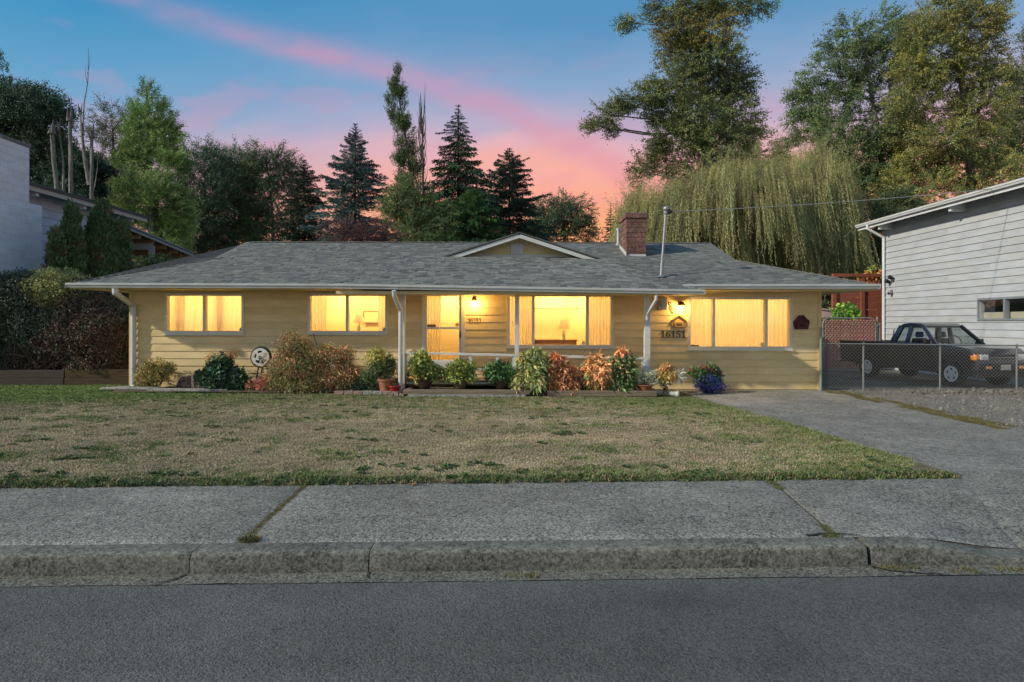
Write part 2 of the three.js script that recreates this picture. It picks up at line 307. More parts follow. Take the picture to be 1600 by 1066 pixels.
const mat4 = (x, y, z, ry, s, sy = s, rx = 0, rz = 0) => new THREE.Matrix4().compose(V(x, y, z), new THREE.Quaternion().setFromEuler(new THREE.Euler(rx, ry, rz, 'YXZ')), V(s, sy, s));
{
  const dry = [], live = [];
  for (let i = 0; i < 150000; i++) {
    const d = 6.1 + 10.6 * Math.pow(rnd(), 1.25), x = rr(-.83, .62) * d - (d > 14 ? .4 : 0), z = -d;
    if (x > driveEdge(z) - .005 || z > frontZ(x) + .015 || (z < -14.12 && x > -2.75) || (z < -14.75 && x > -9.4)) { continue; }
    const k = greenness(x, z), y = lawnY(x, z) - .004;
    if (rnd() < k * .72) {
      const lush = smoothstep(-x, 5, 9) * smoothstep(-z + .18 * (-x - 6), 12.8, 15), v = rr(.7, 1.3);
      live.push([mat4(x, y, z, rr(0, 6.28), rr(.8, 1.5) * (1 + lush * .5), rr(.7, 1.7)), C(lerp(.15, .17, lush) * v * rr(.85, 1.3), lerp(.2, .26, lush) * v, .065 * v)]);
    } else {
      const v = rr(.65, 1.25) * (.92 + fbm(x * .7, 4, z * 1.2, 3) * .55), w = rr(0, 1);
      dry.push([mat4(x, y, z, rr(0, 6.28), rr(.8, 1.5), rr(.5, 1.1)), C(lerp(.54, .46, w) * v, lerp(.43, .385, w) * v, lerp(.27, .225, w) * v)]);
    }
  }
  tag(inst('dry_grass', bladeGeo(10, .008, .022, .07, .0035, 5), M.blade, dry), 'short dry straw coloured grass over the front lawn', 'grass', null, 'stuff');
  tag(inst('green_grass', bladeGeo(11, .012, .032, .06, .0045, 6), M.blade, live), 'green patches of live grass and weeds in the dry lawn', 'grass', null, 'stuff');
  // broadleaf weeds: flat rosettes gathered in patches
  { const pos = []; const old = seed; seed = 31; for (let i = 0; i < 11; i++) { const a = i * .571 + rr(-.2, .2), l = rr(.04, .075), c = Math.cos(a), q = Math.sin(a), w = rr(.010, .017), h = rr(.012, .03), P0 = [0, .006, 0], P1 = [c * l * .55 - q * w, h, q * l * .55 + c * w], P2 = [c * l, h * .7, q * l], P3 = [c * l * .55 + q * w, h, q * l * .55 - c * w]; for (const v of [P0, P1, P2, P0, P2, P3]) pos.push(...v); } seed = old;
    const g = new THREE.BufferGeometry(); g.setAttribute('position', new THREE.Float32BufferAttribute(pos, 3)); g.computeVertexNormals(); const it = [];
    for (let i = 0; i < 9000; i++) { const d = 6.2 + 8 * Math.pow(rnd(), 1.3), x = rr(-.83, .62) * d, z = -d; if (x > driveEdge(z) - .03 || z > frontZ(x) - .01) continue; const k = fbm(x * 1.3, 20, z * 1.8, 3) + fbm(x * 4, 8, z * 4, 2) * .5 + .25 * Math.exp(-(frontZ(x) - z) / .35); if (k < rr(.2, .46)) continue; const v = rr(.7, 1.3); it.push([mat4(x, lawnY(x, z) + .008, z, rr(0, 6.28), rr(.55, 1.1), rr(.6, 1.3)), C(.10 * v, .155 * v * rr(.9, 1.1), .055 * v)]); }
    tag(inst('lawn_weeds', g, M.blade, it), 'flat broadleaf weeds scattered through the dry lawn', 'weeds', null, 'stuff'); }
  // fringe hanging over the pavement edge
  const fr = [], leaf = [];
  for (let i = 0; i < 3600; i++) { const x = rr(-6.2, 4.6), z = frontZ(x) + rr(-.1, .035), k = fbm(x * 2, 3, 0, 3) + fbm(x * 9, 1, 0, 2) * .6, v = rr(.6, 1.2); if (k < rr(-.25, .15)) continue; fr.push([mat4(x, lawnY(x, z) - .012, z, rr(0, 6.28), rr(.9, 1.7), rr(.7, 1.9), rr(.1, .6)), rnd() < .75 ? C(.1 * v, .155 * v, .045 * v) : C(.3 * v, .22 * v, .11 * v)]); }
  tag(inst('edge_weeds', bladeGeo(12, .016, .036, .05, .005, 7), M.blade, fr), 'ragged green weeds along the lawn edge beside the pavement', 'weeds', null, 'stuff');
}
// driveway
{
  const g = gridSheet((a, b) => { const z = lerp(-6.72 - .05, -15.9, b), xl = driveEdge(z) - .06, x = lerp(xl, 7.66 + .05 * perlin.noise(z * 2, 4, 4), a), zz = b === 0 ? -6.5 - slope(6.45) * x : z; return [x, .128 + .03 * (1 - smoothstep(-zz, 6.5, 8)) * 0 + .012 * fbm(x * .5, 1, zz * .5, 2), zz]; }, 60, 110);
  tint(g, (x, z) => { const s = smoothstep(fbm(x * .6 + 7, 2, z * .25, 4), -.05, .35) * .35, q = .88 + s + fbm(x * 2.6, 5, z * 2.6, 3) * .25 + .12 * smoothstep(-z, 12, 15); return [q, q, q * (.99)]; });
  struct('driveway', g, M.drive);
  const ap = gridSheet((a, b) => { const x = lerp(4.55, 13, a), z = lerp(-6.46 - slope(6.45) * x, -6.95 - slope(6.45) * x, b); return [x, .1345, z]; }, 40, 6);
  tint(ap, (x, z) => .95 + fbm(x * 2, 1, z * 2, 3) * .4); struct('driveway_apron', ap, M.drive);
  const gv = gridSheet((a, b) => { const z = lerp(-6.9, -30, b), x = lerp(7.6, 16, a); return [x, .124 + .02 * fbm(x, 4, z, 3) + .03 * smoothstep(x, 8.5, 10) * fbm(x * 2, 2, z * 2, 3), z - (b === 0 ? slope(6.45) * x : 0)]; }, 90, 180);
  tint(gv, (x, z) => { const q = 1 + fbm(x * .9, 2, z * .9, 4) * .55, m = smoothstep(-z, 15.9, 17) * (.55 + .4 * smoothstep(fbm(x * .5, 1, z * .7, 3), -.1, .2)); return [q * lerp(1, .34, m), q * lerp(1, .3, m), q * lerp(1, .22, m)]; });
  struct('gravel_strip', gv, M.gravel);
  // loose stones of the gravel
  const ico = new THREE.IcosahedronGeometry(1, 0), stones = [];
  for (let i = 0; i < 5000; i++) { const z = -rr(8, 16.2), x = 7.7 + Math.pow(rnd(), .8) * 6; if (x > -z * .84) continue; const s = rr(.006, .02) * (rnd() < .06 ? 2 : 1), v = rr(.6, 1.35); stones.push([new THREE.Matrix4().compose(V(x, .128 + s * .3, z), new THREE.Quaternion().setFromEuler(new THREE.Euler(rr(0, 6), rr(0, 6), 0)), V(s * rr(.8, 1.5), s * .7, s)), C(.2 * v, .19 * v, .16 * v)]); }
  tag(inst('loose_gravel', ico, std(C(1, 1, 1), .95), stones), 'loose grey gravel beside the driveway', 'gravel', null, 'stuff');
  const rub = [];
  for (let i = 0; i < 420; i++) { const x = 13 - 3.6 * Math.pow(rnd(), 1.4), z = -15.0 - .22 * Math.pow(rnd(), 2) * 3 + rr(-.15, .25), s = rr(.015, .05) * (rnd() < .08 ? 1.9 : 1), v = rr(.7, 1.4); rub.push([new THREE.Matrix4().compose(V(x, .13 + s * .3, z), new THREE.Quaternion().setFromEuler(new THREE.Euler(rr(0, 6), rr(0, 6), 0)), V(s * rr(.9, 1.6), s * .7, s)), C(.15 * v, .14 * v, .115 * v)]); }
  tag(inst('stone_rubble', new THREE.DodecahedronGeometry(1, 0), std(C(1, 1, 1), .95), rub), 'pale broken rubble under the wire fence', 'rubble', null, 'stuff');
  // moss and weeds along the drive edge and in joints
  const moss = [];
  for (let i = 0; i < 5200; i++) { const z = -rr(9.9, 15.4), x = 7.7 + .05 * perlin.noise(z * 2, 4, 4) + rr(-.2, .34) * (.8 + .9 * perlin.noise(z * 1.5, 1, 1)), v = rr(.6, 1.3), w = rnd(); if (fbm(x * 3, 1, z * 1.1, 3) + fbm(1, 3, z * .6, 2) < rr(-.1, .1)) continue; moss.push([mat4(x, .122, z, rr(0, 6.28), rr(.6, 1.2), rr(.3, .9)), C(lerp(.13, .2, w) * v, lerp(.14, .15, w) * v, .05 * v)]); }
  for (let i = 0; i < 170; i++) { const b = rnd(), t = lerp(4.8, 6.4, Math.pow(rnd(), .8)), x = lerp(-1.97, -2.04, (t - 4.7) / 1.75) + rr(-.008, .008), v = rr(.8, 1.3); moss.push([mat4(x, .142, -t - slope(t) * x, rr(0, 6), rr(.35, .7), rr(.2, .5)), C(.16 * v, .14 * v, .05 * v)]); }
  for (let i = 0; i < 260; i++) { const t = lerp(4.75, 6.4, rnd() < .5 ? rr(0, .15) : rr(.8, 1)), x = lerp(2.45, 2.66, (t - 4.7) / 1.75) + rr(-.05, .05), v = rr(.8, 1.3); moss.push([mat4(x, .142, -t - slope(t) * x, rr(0, 6), rr(.35, .7), rr(.2, .5)), C(.12 * v, .13 * v, .05 * v)]); }
  for (const [cx, n, w, t0] of [[-1.93, 60, .05, 4.77], [2.4, 22, .06, 4.73], [2.75, 16, .16, 4.47], [3.2, 9, .08, 4.4], [3.6, 14, .2, 4.42], [.05, 9, .12, 4.4], [4.2, 8, .3, 4.74]]) for (let i = 0; i < n; i++) { const x = cx + rr(-w, w), t = t0 + rr(-.03, .03), v = rr(.8, 1.3); moss.push([mat4(x, t < 4.6 ? .004 : t0 === 4.74 ? .05 : .14, -t - slope(4.6) * x, rr(0, 6), rr(.5, .9), rr(.4, cx === -1.93 ? 1.5 : .7)), C(lerp(.09, .17, rnd()) * v, .125 * v, .04 * v)]); }
  tag(inst('moss_and_weeds', bladeGeo(12, .015, .05, .05, .004, 9), M.blade, moss), 'moss and small weeds in paving joints and along the drive', 'moss', null, 'stuff');
}
// cracks running out from the kerb joints
function crack(name, pts, w, y) {
  const pos = [], L = []; for (let i = 0; i < pts.length - 1; i++) for (let k = 0; k < 8; k++) { const t = k / 8, a = pts[i], b = pts[i + 1]; L.push([lerp(a[0], b[0], t) + rr(-.012, .012), lerp(a[1], b[1], t) + rr(-.008, .008)]); } L.push(pts[pts.length - 1]);
  for (let i = 0; i < L.length - 1; i++) { const [x0, z0] = L[i], [x1, z1] = L[i + 1], d = Math.hypot(x1 - x0, z1 - z0), f = (k) => w * (.4 + .6 * Math.abs(Math.sin(k * 1.7))) * (1 - k / L.length * .6), nx = -(z1 - z0) / d, nz = (x1 - x0) / d, a = f(i), b = f(i + 1); const q = [[x0 + nx * a, z0 + nz * a], [x0 - nx * a, z0 - nz * a], [x1 - nx * b, z1 - nz * b], [x1 + nx * b, z1 + nz * b]].map(([x, z]) => [x, typeof y === 'function' ? y(x, z) : y, z]); for (const k of [0, 3, 2, 0, 2, 1]) pos.push(...q[k]); }
  const g = new THREE.BufferGeometry(); g.setAttribute('position', new THREE.Float32BufferAttribute(pos, 3)); const m = struct(name, metric(g), M.crack); return m;
}
M.crack = std(C(.022, .02, .016), .98, { side: THREE.DoubleSide });
{
  const zk = (t, x) => -t - slope(4.5) * x;
  crack('gutter_crack', [[-2.235, zk(4.5, -2.235)], [-2.3, zk(4.4, -2.3)], [-2.38, zk(4.31, -2.38)]], .013, .0125);
  crack('gutter_crack', [[2.585, zk(4.5, 2.585)], [2.66, zk(4.42, 2.66)], [2.86, zk(4.37, 2.86)], [3.05, zk(4.33, 3.05)]], .016, .0125);
  crack('gutter_crack', [[-1.0, zk(4.5, -1)], [-.98, zk(4.4, -1)]], .009, .0125);
  crack('pavement_crack', [[2.2, zk(4.74, 2.2)], [2.42, zk(4.79, 2.4)], [2.62, zk(4.74, 2.6)]], .02, .158);
  crack('driveway_crack', [[6.9, -15.4], [6.6, -13.2], [6.75, -11.6], [6.2, -9.6]], .011, (x, z) => .1315 + .012 * fbm(x * .5, 1, z * .5, 2));
}
// ================= the yellow house =================
M.wall = std(d2(.70, .54, .275), .75, { map: paintMap, bumpMap: paintBump, bumpScale: .0015 });
M.wall2 = std(d2(.64, .49, .24), .75, { map: paintMap, bumpMap: paintBump, bumpScale: .0015 });
M.wall3 = std(d2(.75, .59, .31), .75, { map: paintMap, bumpMap: paintBump, bumpScale: .0015 });
M.white = std(d2(.6, .61, .58), .5, { map: paintMap });
M.gutter = std(d2(.54, .56, .54), .42, { map: paintMap });
M.trim = std(d2(.62, .6, .5), .6, { map: paintMap });
M.soffit = std(d2(.58, .48, .26), .8, { map: paintMap });
M.glass = phys(C(1, 1, 1), .02, { transmission: 1, thickness: 0, ior: 1.5 });
M.roofDeck = std(C(.1, .105, .105), .95);
M.dark = std(C(.02, .02, .02), .8);
M.metal = std(d2(.33, .34, .34), .45, { metalness: .6, map: paintMap });
const roofGrain = speckle(256, 1, [[128, .7], [60, .6], [20, .4]], .55, 61);
M.shingles = [[.13, .132, .118], [.185, .188, .165], [.23, .233, .205], [.212, .212, .178], [.262, .264, .23], [.16, .164, .15]].map(([r, g, b]) => std(d2(r, g, b), .95, { map: roofGrain[0], bumpMap: roofGrain[1], bumpScale: .003 }));
M.shingleI = std(d2(1, 1, 1), .95, { map: roofGrain[0], bumpMap: roofGrain[1], bumpScale: .003 });
const SH = [[.13, .132, .118], [.185, .188, .165], [.23, .233, .205], [.212, .212, .178], [.262, .264, .23], [.16, .164, .15]];

const WZ = -15.7, WD = 15.7;
const house = thing('yellow_ranch_house', 'single storey yellow house with grey shingle roof and glowing windows behind the dry lawn', 'house');
const px = (x, d = WD) => (x - 800) * d / 1000, py = (y, d = WD, x = 800) => EYE - (y - 505 - (x - 800) * ROLL) * d / 1000;
const WIN = [
  { o: [258, 382, 458, 522], p: [[262, 317.5], [321.5, 378]], y: [462.5, 517] },
  { o: [481, 607, 458, 521.5], p: [[485, 540.5], [545, 602]], y: [462.5, 517] },
  { o: [792, 959, 458.5, 543], p: [[796.5, 831], [835.5, 915.5], [920, 954.5]], y: [463.5, 539] },
  { o: [1074.5, 1237.5, 463.5, 546], p: [[1078.5, 1112.5], [1117, 1194.5], [1199, 1233]], y: [468, 541.5] },
];
for (const w of WIN) { const m = (w.o[0] + w.o[1]) / 2; w.r = [px(w.o[0]), px(w.o[1]), py(w.o[3], WD, m), py(w.o[2], WD, m)]; w.py = [py(w.y[1], WD, m), py(w.y[0], WD, m)]; }
const DOOR = [px(659), px(727), .43, py(457.5, WD, 690)];
const X0 = px(204.5), X1 = px(1281), YT = 2.53, YB = .14;
const openings = [...WIN.map((w) => w.r), DOOR];
// wall sheathing with the openings cut, clapboards over it
{
  const s = new THREE.Shape([[X0, .05], [X1, .05], [X1, YT], [X0, YT]].map((a) => new THREE.Vector2(...a)));
  for (const [a, b, c, d] of openings) s.holes.push(new THREE.Path([[a + .03, c + .03], [a + .03, d - .03], [b - .03, d - .03], [b - .03, c + .03]].map((q) => new THREE.Vector2(...q))));
  const g = metric(new THREE.ExtrudeGeometry(s, { depth: .14, bevelEnabled: false }).translate(0, 0, WZ - .14));
  const wall = obj('wall', [g, box(X0, X0 + .14, .05, YT, WZ - 7.5, WZ - .14), box(X1 - .14, X1, .05, YT, WZ - 7.5, WZ - .14), box(X0, X1, .05, YT, WZ - 7.64, WZ - 7.5)], M.wall, house);
  const board = (x0, x1, y0, y1, side) => {            // wedge: thin at the top, thick at the lower edge
    const f = (x, y, z) => side === 'l' ? V(X0 - z, y, WZ - x) : side === 'r' ? V(X1 + z, y, WZ - x) : V(x, y, WZ + z), j = rr(-.001, .0015), a = .005 + j, b = .023 + j;
    const p = [f(x0, y0, 0), f(x1, y0, 0), f(x1, y1 + .008, 0), f(x0, y1 + .008, 0), f(x0, y0, b), f(x1, y0, b), f(x1, y1 + .008, a), f(x0, y1 + .008, a)], pos = [];
    for (const [i, k, l, m] of [[4, 5, 6, 7], [0, 1, 5, 4], [3, 7, 6, 2], [0, 4, 7, 3], [1, 2, 6, 5]]) for (const q of [i, k, l, i, l, m]) pos.push(p[q].x, p[q].y, p[q].z);
    const gg = new THREE.BufferGeometry(); gg.setAttribute('position', new THREE.Float32BufferAttribute(pos, 3)); metric(gg);
    const u = gg.attributes.uv, ox = rr(0, 9), oy = rr(0, 9); for (let i = 0; i < u.count; i++) u.setXY(i, u.getX(i) + ox, u.getY(i) + oy);
    const m = obj('board', gg, pick([M.wall, M.wall, M.wall2, M.wall3]), wall); if (side) { m.material.side = THREE.DoubleSide; } };
  for (let y = 1.411 - 7 * .181; y < YT - .02; y += .181) {
    const y1 = Math.min(y + .181, YT), cuts = [X0 - .0, X1];
    for (const [a, b, c, d] of openings) if (c < y1 - .005 && d > y + .005) cuts.push(a, b);
    cuts.sort((a, b) => a - b);
    for (let i = 0; i < cuts.length - 1; i++) {
      const a = cuts[i], b = cuts[i + 1]; if (b - a < .02) continue;
      const o = openings.find(([p, q, c, d]) => a > p - .01 && b < q + .01 && c < y1 - .005 && d > y + .005);
      if (o) { if (o[2] > y + .012) board(a, b, y, o[2]); if (o[3] < y1 - .012) board(a, b, o[3], y1); continue; }
      const n = Math.max(1, Math.round((b - a) / 4.3)), c = [a]; for (let k = 1; k < n; k++) c.push(lerp(a, b, (k + rr(-.25, .25)) / n)); c.push(b);
      for (let k = 0; k < n; k++) board(c[k] + (k ? .0015 : 0), c[k + 1], y, y1);
    }
    board(0, 7.5, y, y1, 'l'); board(0, 7.5, y, y1, 'r');
  }
  obj('corner_trim', box(X0 - .03, X0 + .05, .1, YT, WZ + .004, WZ + .034), M.wall2, house); obj('corner_trim', box(X1 - .05, X1 + .03, .1, YT, WZ + .004, WZ + .034), M.wall2, house);
  obj('frieze_board', box(X0, X1, 2.485, YT, WZ + .002, WZ + .03), M.wall2, house);
  obj('foundation', box(X0 + .06, X1 - .06, .0, .16, WZ - .3, WZ - .02), std(d2(.16, .155, .14), .95, { map: drvMap }), house);
}
// rooms behind the windows with warm ceiling lamps
M.room = std(C(.78, .70, .55), .9); M.roomFloor = std(C(.35, .2, .09), .7); M.lampGlow = std(C(.1, .08, .05), .5, { emissive: C(1, .62, .22), emissiveIntensity: 4 });
M.sheer = phys(C(.84, .8, .7), .95, { transmission: .62, thickness: 0, side: THREE.DoubleSide });
M.drape = phys(C(.84, .78, .64), .95, { transmission: .6, thickness: 0, side: THREE.DoubleSide });
M.wood = std(C(.2, .1, .04), .5);
const ROOMLIGHT = C(1, .625, .165);
function room(x0, x1, depth, lamps, power) {
  const r = new THREE.Group(); r.name = 'room'; house.add(r);
  const zf = WZ - .145, zb = zf - depth, y0 = .42, y1 = 2.62;
  obj('room_wall', [box(x0 - .05, x0, y0, y1, zb, zf), box(x1, x1 + .05, y0, y1, zb, zf), box(x0 - .05, x1 + .05, y0, y1, zb - .05, zb)], M.room, r);
  obj('room_floor', box(x0 - .05, x1 + .05, y0 - .05, y0, zb - .05, zf), M.roomFloor, r);
  obj('room_ceiling', box(x0 - .05, x1 + .05, y1, y1 + .05, zb - .05, zf), M.room, r);
  for (let i = 0; i < lamps; i++) {
    const x = lerp(x0, x1, (i + .5) / lamps), y = y1 - .075, z = zb + .62;
    obj('ceiling_lamp', new THREE.SphereGeometry(.055, 16, 10).translate(x, y, z), M.lampGlow, r).castShadow = false;
    const l = new THREE.PointLight(ROOMLIGHT, power, 0, 2); l.position.set(x, y, z); l.castShadow = true; l.shadow.radius = 2.5; r.add(l);
  }
  return { r, zb, zf };
}
function curtain(parent, x0, x1, y0, y1, z, folds, amp, mat, name = 'curtain') {
  const g = gridSheet((a, b) => { const x = lerp(x0, x1, a); return [x, lerp(y0, y1, b), z + amp * Math.sin(a * folds * 6.283 + .5 * Math.sin(a * 9 + b)) * (1 - .25 * b) + amp * .4 * perlin.noise(x * 9, b * 1.2, 3)]; }, Math.max(20, folds * 8), 6); return obj(name, g, mat, parent);
}
WIN.forEach((w, k) => {
  const [a, b, c, d] = w.r, win = new THREE.Group(); win.name = 'window'; house.add(win);
  const zf = WZ + .052, zb = WZ - .10, fr = [], P0 = w.p.map(([u, v]) => [px(u), px(v)]), y0 = w.py[0], y1 = w.py[1];
  const bx = (x0, x1, Y0, Y1, zz0 = zb, zz1 = zf) => fr.push(rbox(x0, x1, Y0, Y1, zz0, zz1, .006));
  bx(a, b, c, y0); bx(a, b, y1, d); bx(a, P0[0][0], y0 - .001, y1 + .001, zb, zf - .003); bx(P0[P0.length - 1][1], b, y0 - .001, y1 + .001, zb, zf - .003);
  for (let i = 0; i + 1 < P0.length; i++) bx(P0[i][1], P0[i + 1][0], y0 - .001, y1 + .001, zb, zf - .012);
  obj('window_frame', fr, M.trim, win);
  obj('sill', rbox(a - .02, b + .02, c - .035, c, WZ + .0, zf + .02, .006), M.trim, win);
  for (const [p, q] of P0) obj('pane', box(p - .012, q + .012, y0 - .012, y1 + .012, WZ - .034, WZ - .030), M.glass, win);
  const depth = [1.6, 1.7, 2.6, 2.2][k], R = room(a - .25, b + .25, depth, [2, 2, 3, 3][k], [3.3, 3.1, 3.7, 3.1][k]);
  const cz = R.zf - .09, cb = y0 - .12, ct = y1 + .12;
  if (k === 0) { curtain(win, a - .1, b + .1, cb, ct, cz, 17, .018, M.sheer, 'sheer_curtain'); curtain(win, P0[0][0] + .05, P0[0][0] + .3, cb, ct, cz - .07, 4, .03, M.drape); curtain(win, P0[1][0] + .12, P0[1][0] + .34, cb, ct, cz - .07, 4, .03, M.drape); }
  if (k === 1) { curtain(win, a - .1, P0[0][0] + .34, cb, ct, cz, 6, .03, M.drape); curtain(win, P0[1][1] - .22, b + .1, cb, ct, cz, 4, .03, M.drape); }
  if (k === 2) { curtain(win, a - .1, P0[0][1] + .02, cb, ct, cz, 8, .025, M.drape); curtain(win, P0[2][0] - .02, b + .1, cb, ct, cz, 9, .025, M.drape); }
  if (k === 3) { curtain(win, a - .1, b + .1, cb, ct, cz, 26, .016, M.sheer, 'sheer_curtain'); }
  // small round alarm sticker low in the last or middle pane
  const [sx, sy] = [[376.2, 515], [600, 515], [912, 536], [1191.5, 538.5]][k], sm = k < 2 ? std(C(.30, .28, .22), .6) : std(C(.85, .72, .35), .6);
  obj('sticker', new THREE.CylinderGeometry(.05, .05, .003, 8).rotateX(Math.PI / 2).rotateZ(.39).translate(px(sx), py(sy, WD, sx), WZ - .026), sm, win);
  if (k === 3) obj('sticker', box(px(1079.5), px(1092.5), py(541.4, WD, 1080), py(539, WD, 1080), WZ - .028, WZ - .025), std(C(.16, .09, .05), .6), win);
});
// things seen through the windows
{
  const lampBase = (x, y, z, s, label) => { const t = thing('table_lamp', label, 'lamp', [x, y, z]); obj('lamp_shade', new THREE.CylinderGeometry(.07 * s, .13 * s, .2 * s, 20, 1, true).translate(0, .34 * s, 0), M.sheer, t); obj('lamp_base', new THREE.LatheGeometry([[0, 0], [.07, 0], [.07, .015], [.03, .04], [.05, .1], [.035, .17], [.012, .2], [.012, .34]].map(([a, b]) => new THREE.Vector2(a * s, b * s)), 16), M.white, t); return t; };
  lampBase(px(561, 16.5), 1.47, -16.5, 1.15, 'pale table lamp standing behind the second window from the left');
  const tb = thing('side_table', 'wooden side table under the lamp behind the second window', 'table', [px(561, 16.5), .42, -16.5]);
  obj('table_top', rbox(-.25, .25, 1.02, 1.05, -.18, .18, .006), M.wood, tb); for (const [i, j] of [[-1, -1], [1, -1], [-1, 1], [1, 1]]) obj('leg', box(i * .22 - .015, i * .22 + .015, 0, 1.02, j * .15 - .015, j * .15 + .015), M.wood, tb);
  lampBase(px(881, 17.2), 1.30, -17.2, 1.2, 'tall pale table lamp in the middle of the wide porch window');
  const cb = thing('china_cabinet', 'wooden cabinet standing inside the wide porch window', 'cabinet', [px(858, 17.6), .42, -17.75]);
  obj('carcass', [box(-.75, .75, 0, .85, -.22, .22)], M.wood, cb);
  for (let i = 0; i < 4; i++) obj('door_panel', rbox(-.72 + i * .365, -.72 + i * .365 + .345, .06, .8, .22, .24, .006), std(C(.26, .14, .055), .5), cb);
  obj('cabinet_top', rbox(-.78, .78, .85, .88, -.24, .26, .006), M.wood, cb);
  const lat = thing('lace_valance', 'lace valance with diamond lattice hanging in the wide porch window', 'valance', [px(862, 16.4), 0, -16.35]);
  const lw = []; for (let i = -10; i <= 20; i++) for (const s of [-1, 1]) { const x = -.5 + i * .07, a = V(clamp(x, -.5, .5), 0, 0); let p = [], n = 22; for (let t = 0; t <= 1; t += 1 / n) { const X = x + s * t * .62, Y = 2.1 - t * .62; if (X > -.5 && X < .5) p.push(V(X, Y, 0)); } if (p.length > 1) lw.push(bar(p[0], p[p.length - 1], .012, .004, V(0, 0, 1))); }
  obj('lattice', lw, M.sheer, lat); obj('rod', rod(V(-.7, 2.12, 0), V(.7, 2.12, 0), .01), M.wood, lat);
  const pf = thing('picture_frame', 'pale picture hanging on the room wall behind the second window', 'picture', [px(580, 17.5), 1.9, -17.5]); obj('frame', rbox(-.22, .22, -.17, .17, 0, .02, .005), M.wood, pf); obj('picture', box(-.19, .19, -.14, .14, .02, .024), std(C(.75, .68, .52), .8), pf);
}
// front door: storm door with two panes over a white kick panel
{
  const D = new THREE.Group(); D.name = 'front_door'; house.add(D);
  const [a, b, c, d] = DOOR, zf = WZ + .05, X = (v) => px(v), Y = (v) => py(v, WD, 692);
  obj('door_frame', [rbox(a, X(664.5), c, d - .05, WZ - .1, zf, .006), rbox(X(720.5), b, c, d - .05, WZ - .1, zf, .006), rbox(a, b, d - .05, d, WZ - .1, zf, .006)], M.trim, D);
  const l0 = X(664.5) + .004, l1 = X(720.5) - .004, z0 = WZ - .03, z1 = WZ + .03;
  obj('door_leaf', [rbox(l0, X(667.3), c + .01, d - .055, z0, z1, .005), rbox(X(717.3), l1, c + .01, d - .055, z0, z1, .005), rbox(X(667.3), X(717.3), Y(462.8), d - .055, z0, z1 - .002, .005), rbox(X(667.3), X(717.3), Y(514.5), Y(511), z0, z1 - .002, .004), rbox(X(667.3), X(717.3), c + .01, Y(562.5), z0, z1 - .002, .005)], M.white, D);
  obj('kick_panel', rbox(X(669), X(715.5), c + .05, Y(564.5), z1 - .002, z1 + .006, .003), M.white, D);
  obj('pane', box(X(666.9), X(717.7), Y(511.4), Y(462.4), WZ - .002, WZ + .002), M.glass, D); obj('pane', box(X(666.9), X(717.7), Y(562.9), Y(514.1), WZ - .002, WZ + .002), M.glass, D);
  obj('handle', [rbox(X(719) - .012, X(719) + .012, Y(528), Y(518), z1, z1 + .03, .005)], M.dark, D);
  obj('sticker', box(X(667.6), X(681), Y(511.2), Y(507.3), WZ + .003, WZ + .005), std(C(.2, .08, .05), .6), D);
  obj('sticker', new THREE.CylinderGeometry(.05, .05, .003, 8).rotateX(Math.PI / 2).translate(X(714), Y(507.5), WZ + .006), std(C(.75, .42, .1), .6), D);
  obj('sill', rbox(a, b, c - .04, c + .012, WZ - .1, WZ + .1, .006), M.trim, D);
  const R = room(a - .55, b + .5, 2.3, 1, 4.6);
  curtain(D, l0 - .05, l0 + .3, c + .02, d + .05, R.zf - .6, 5, .03, M.drape);
}
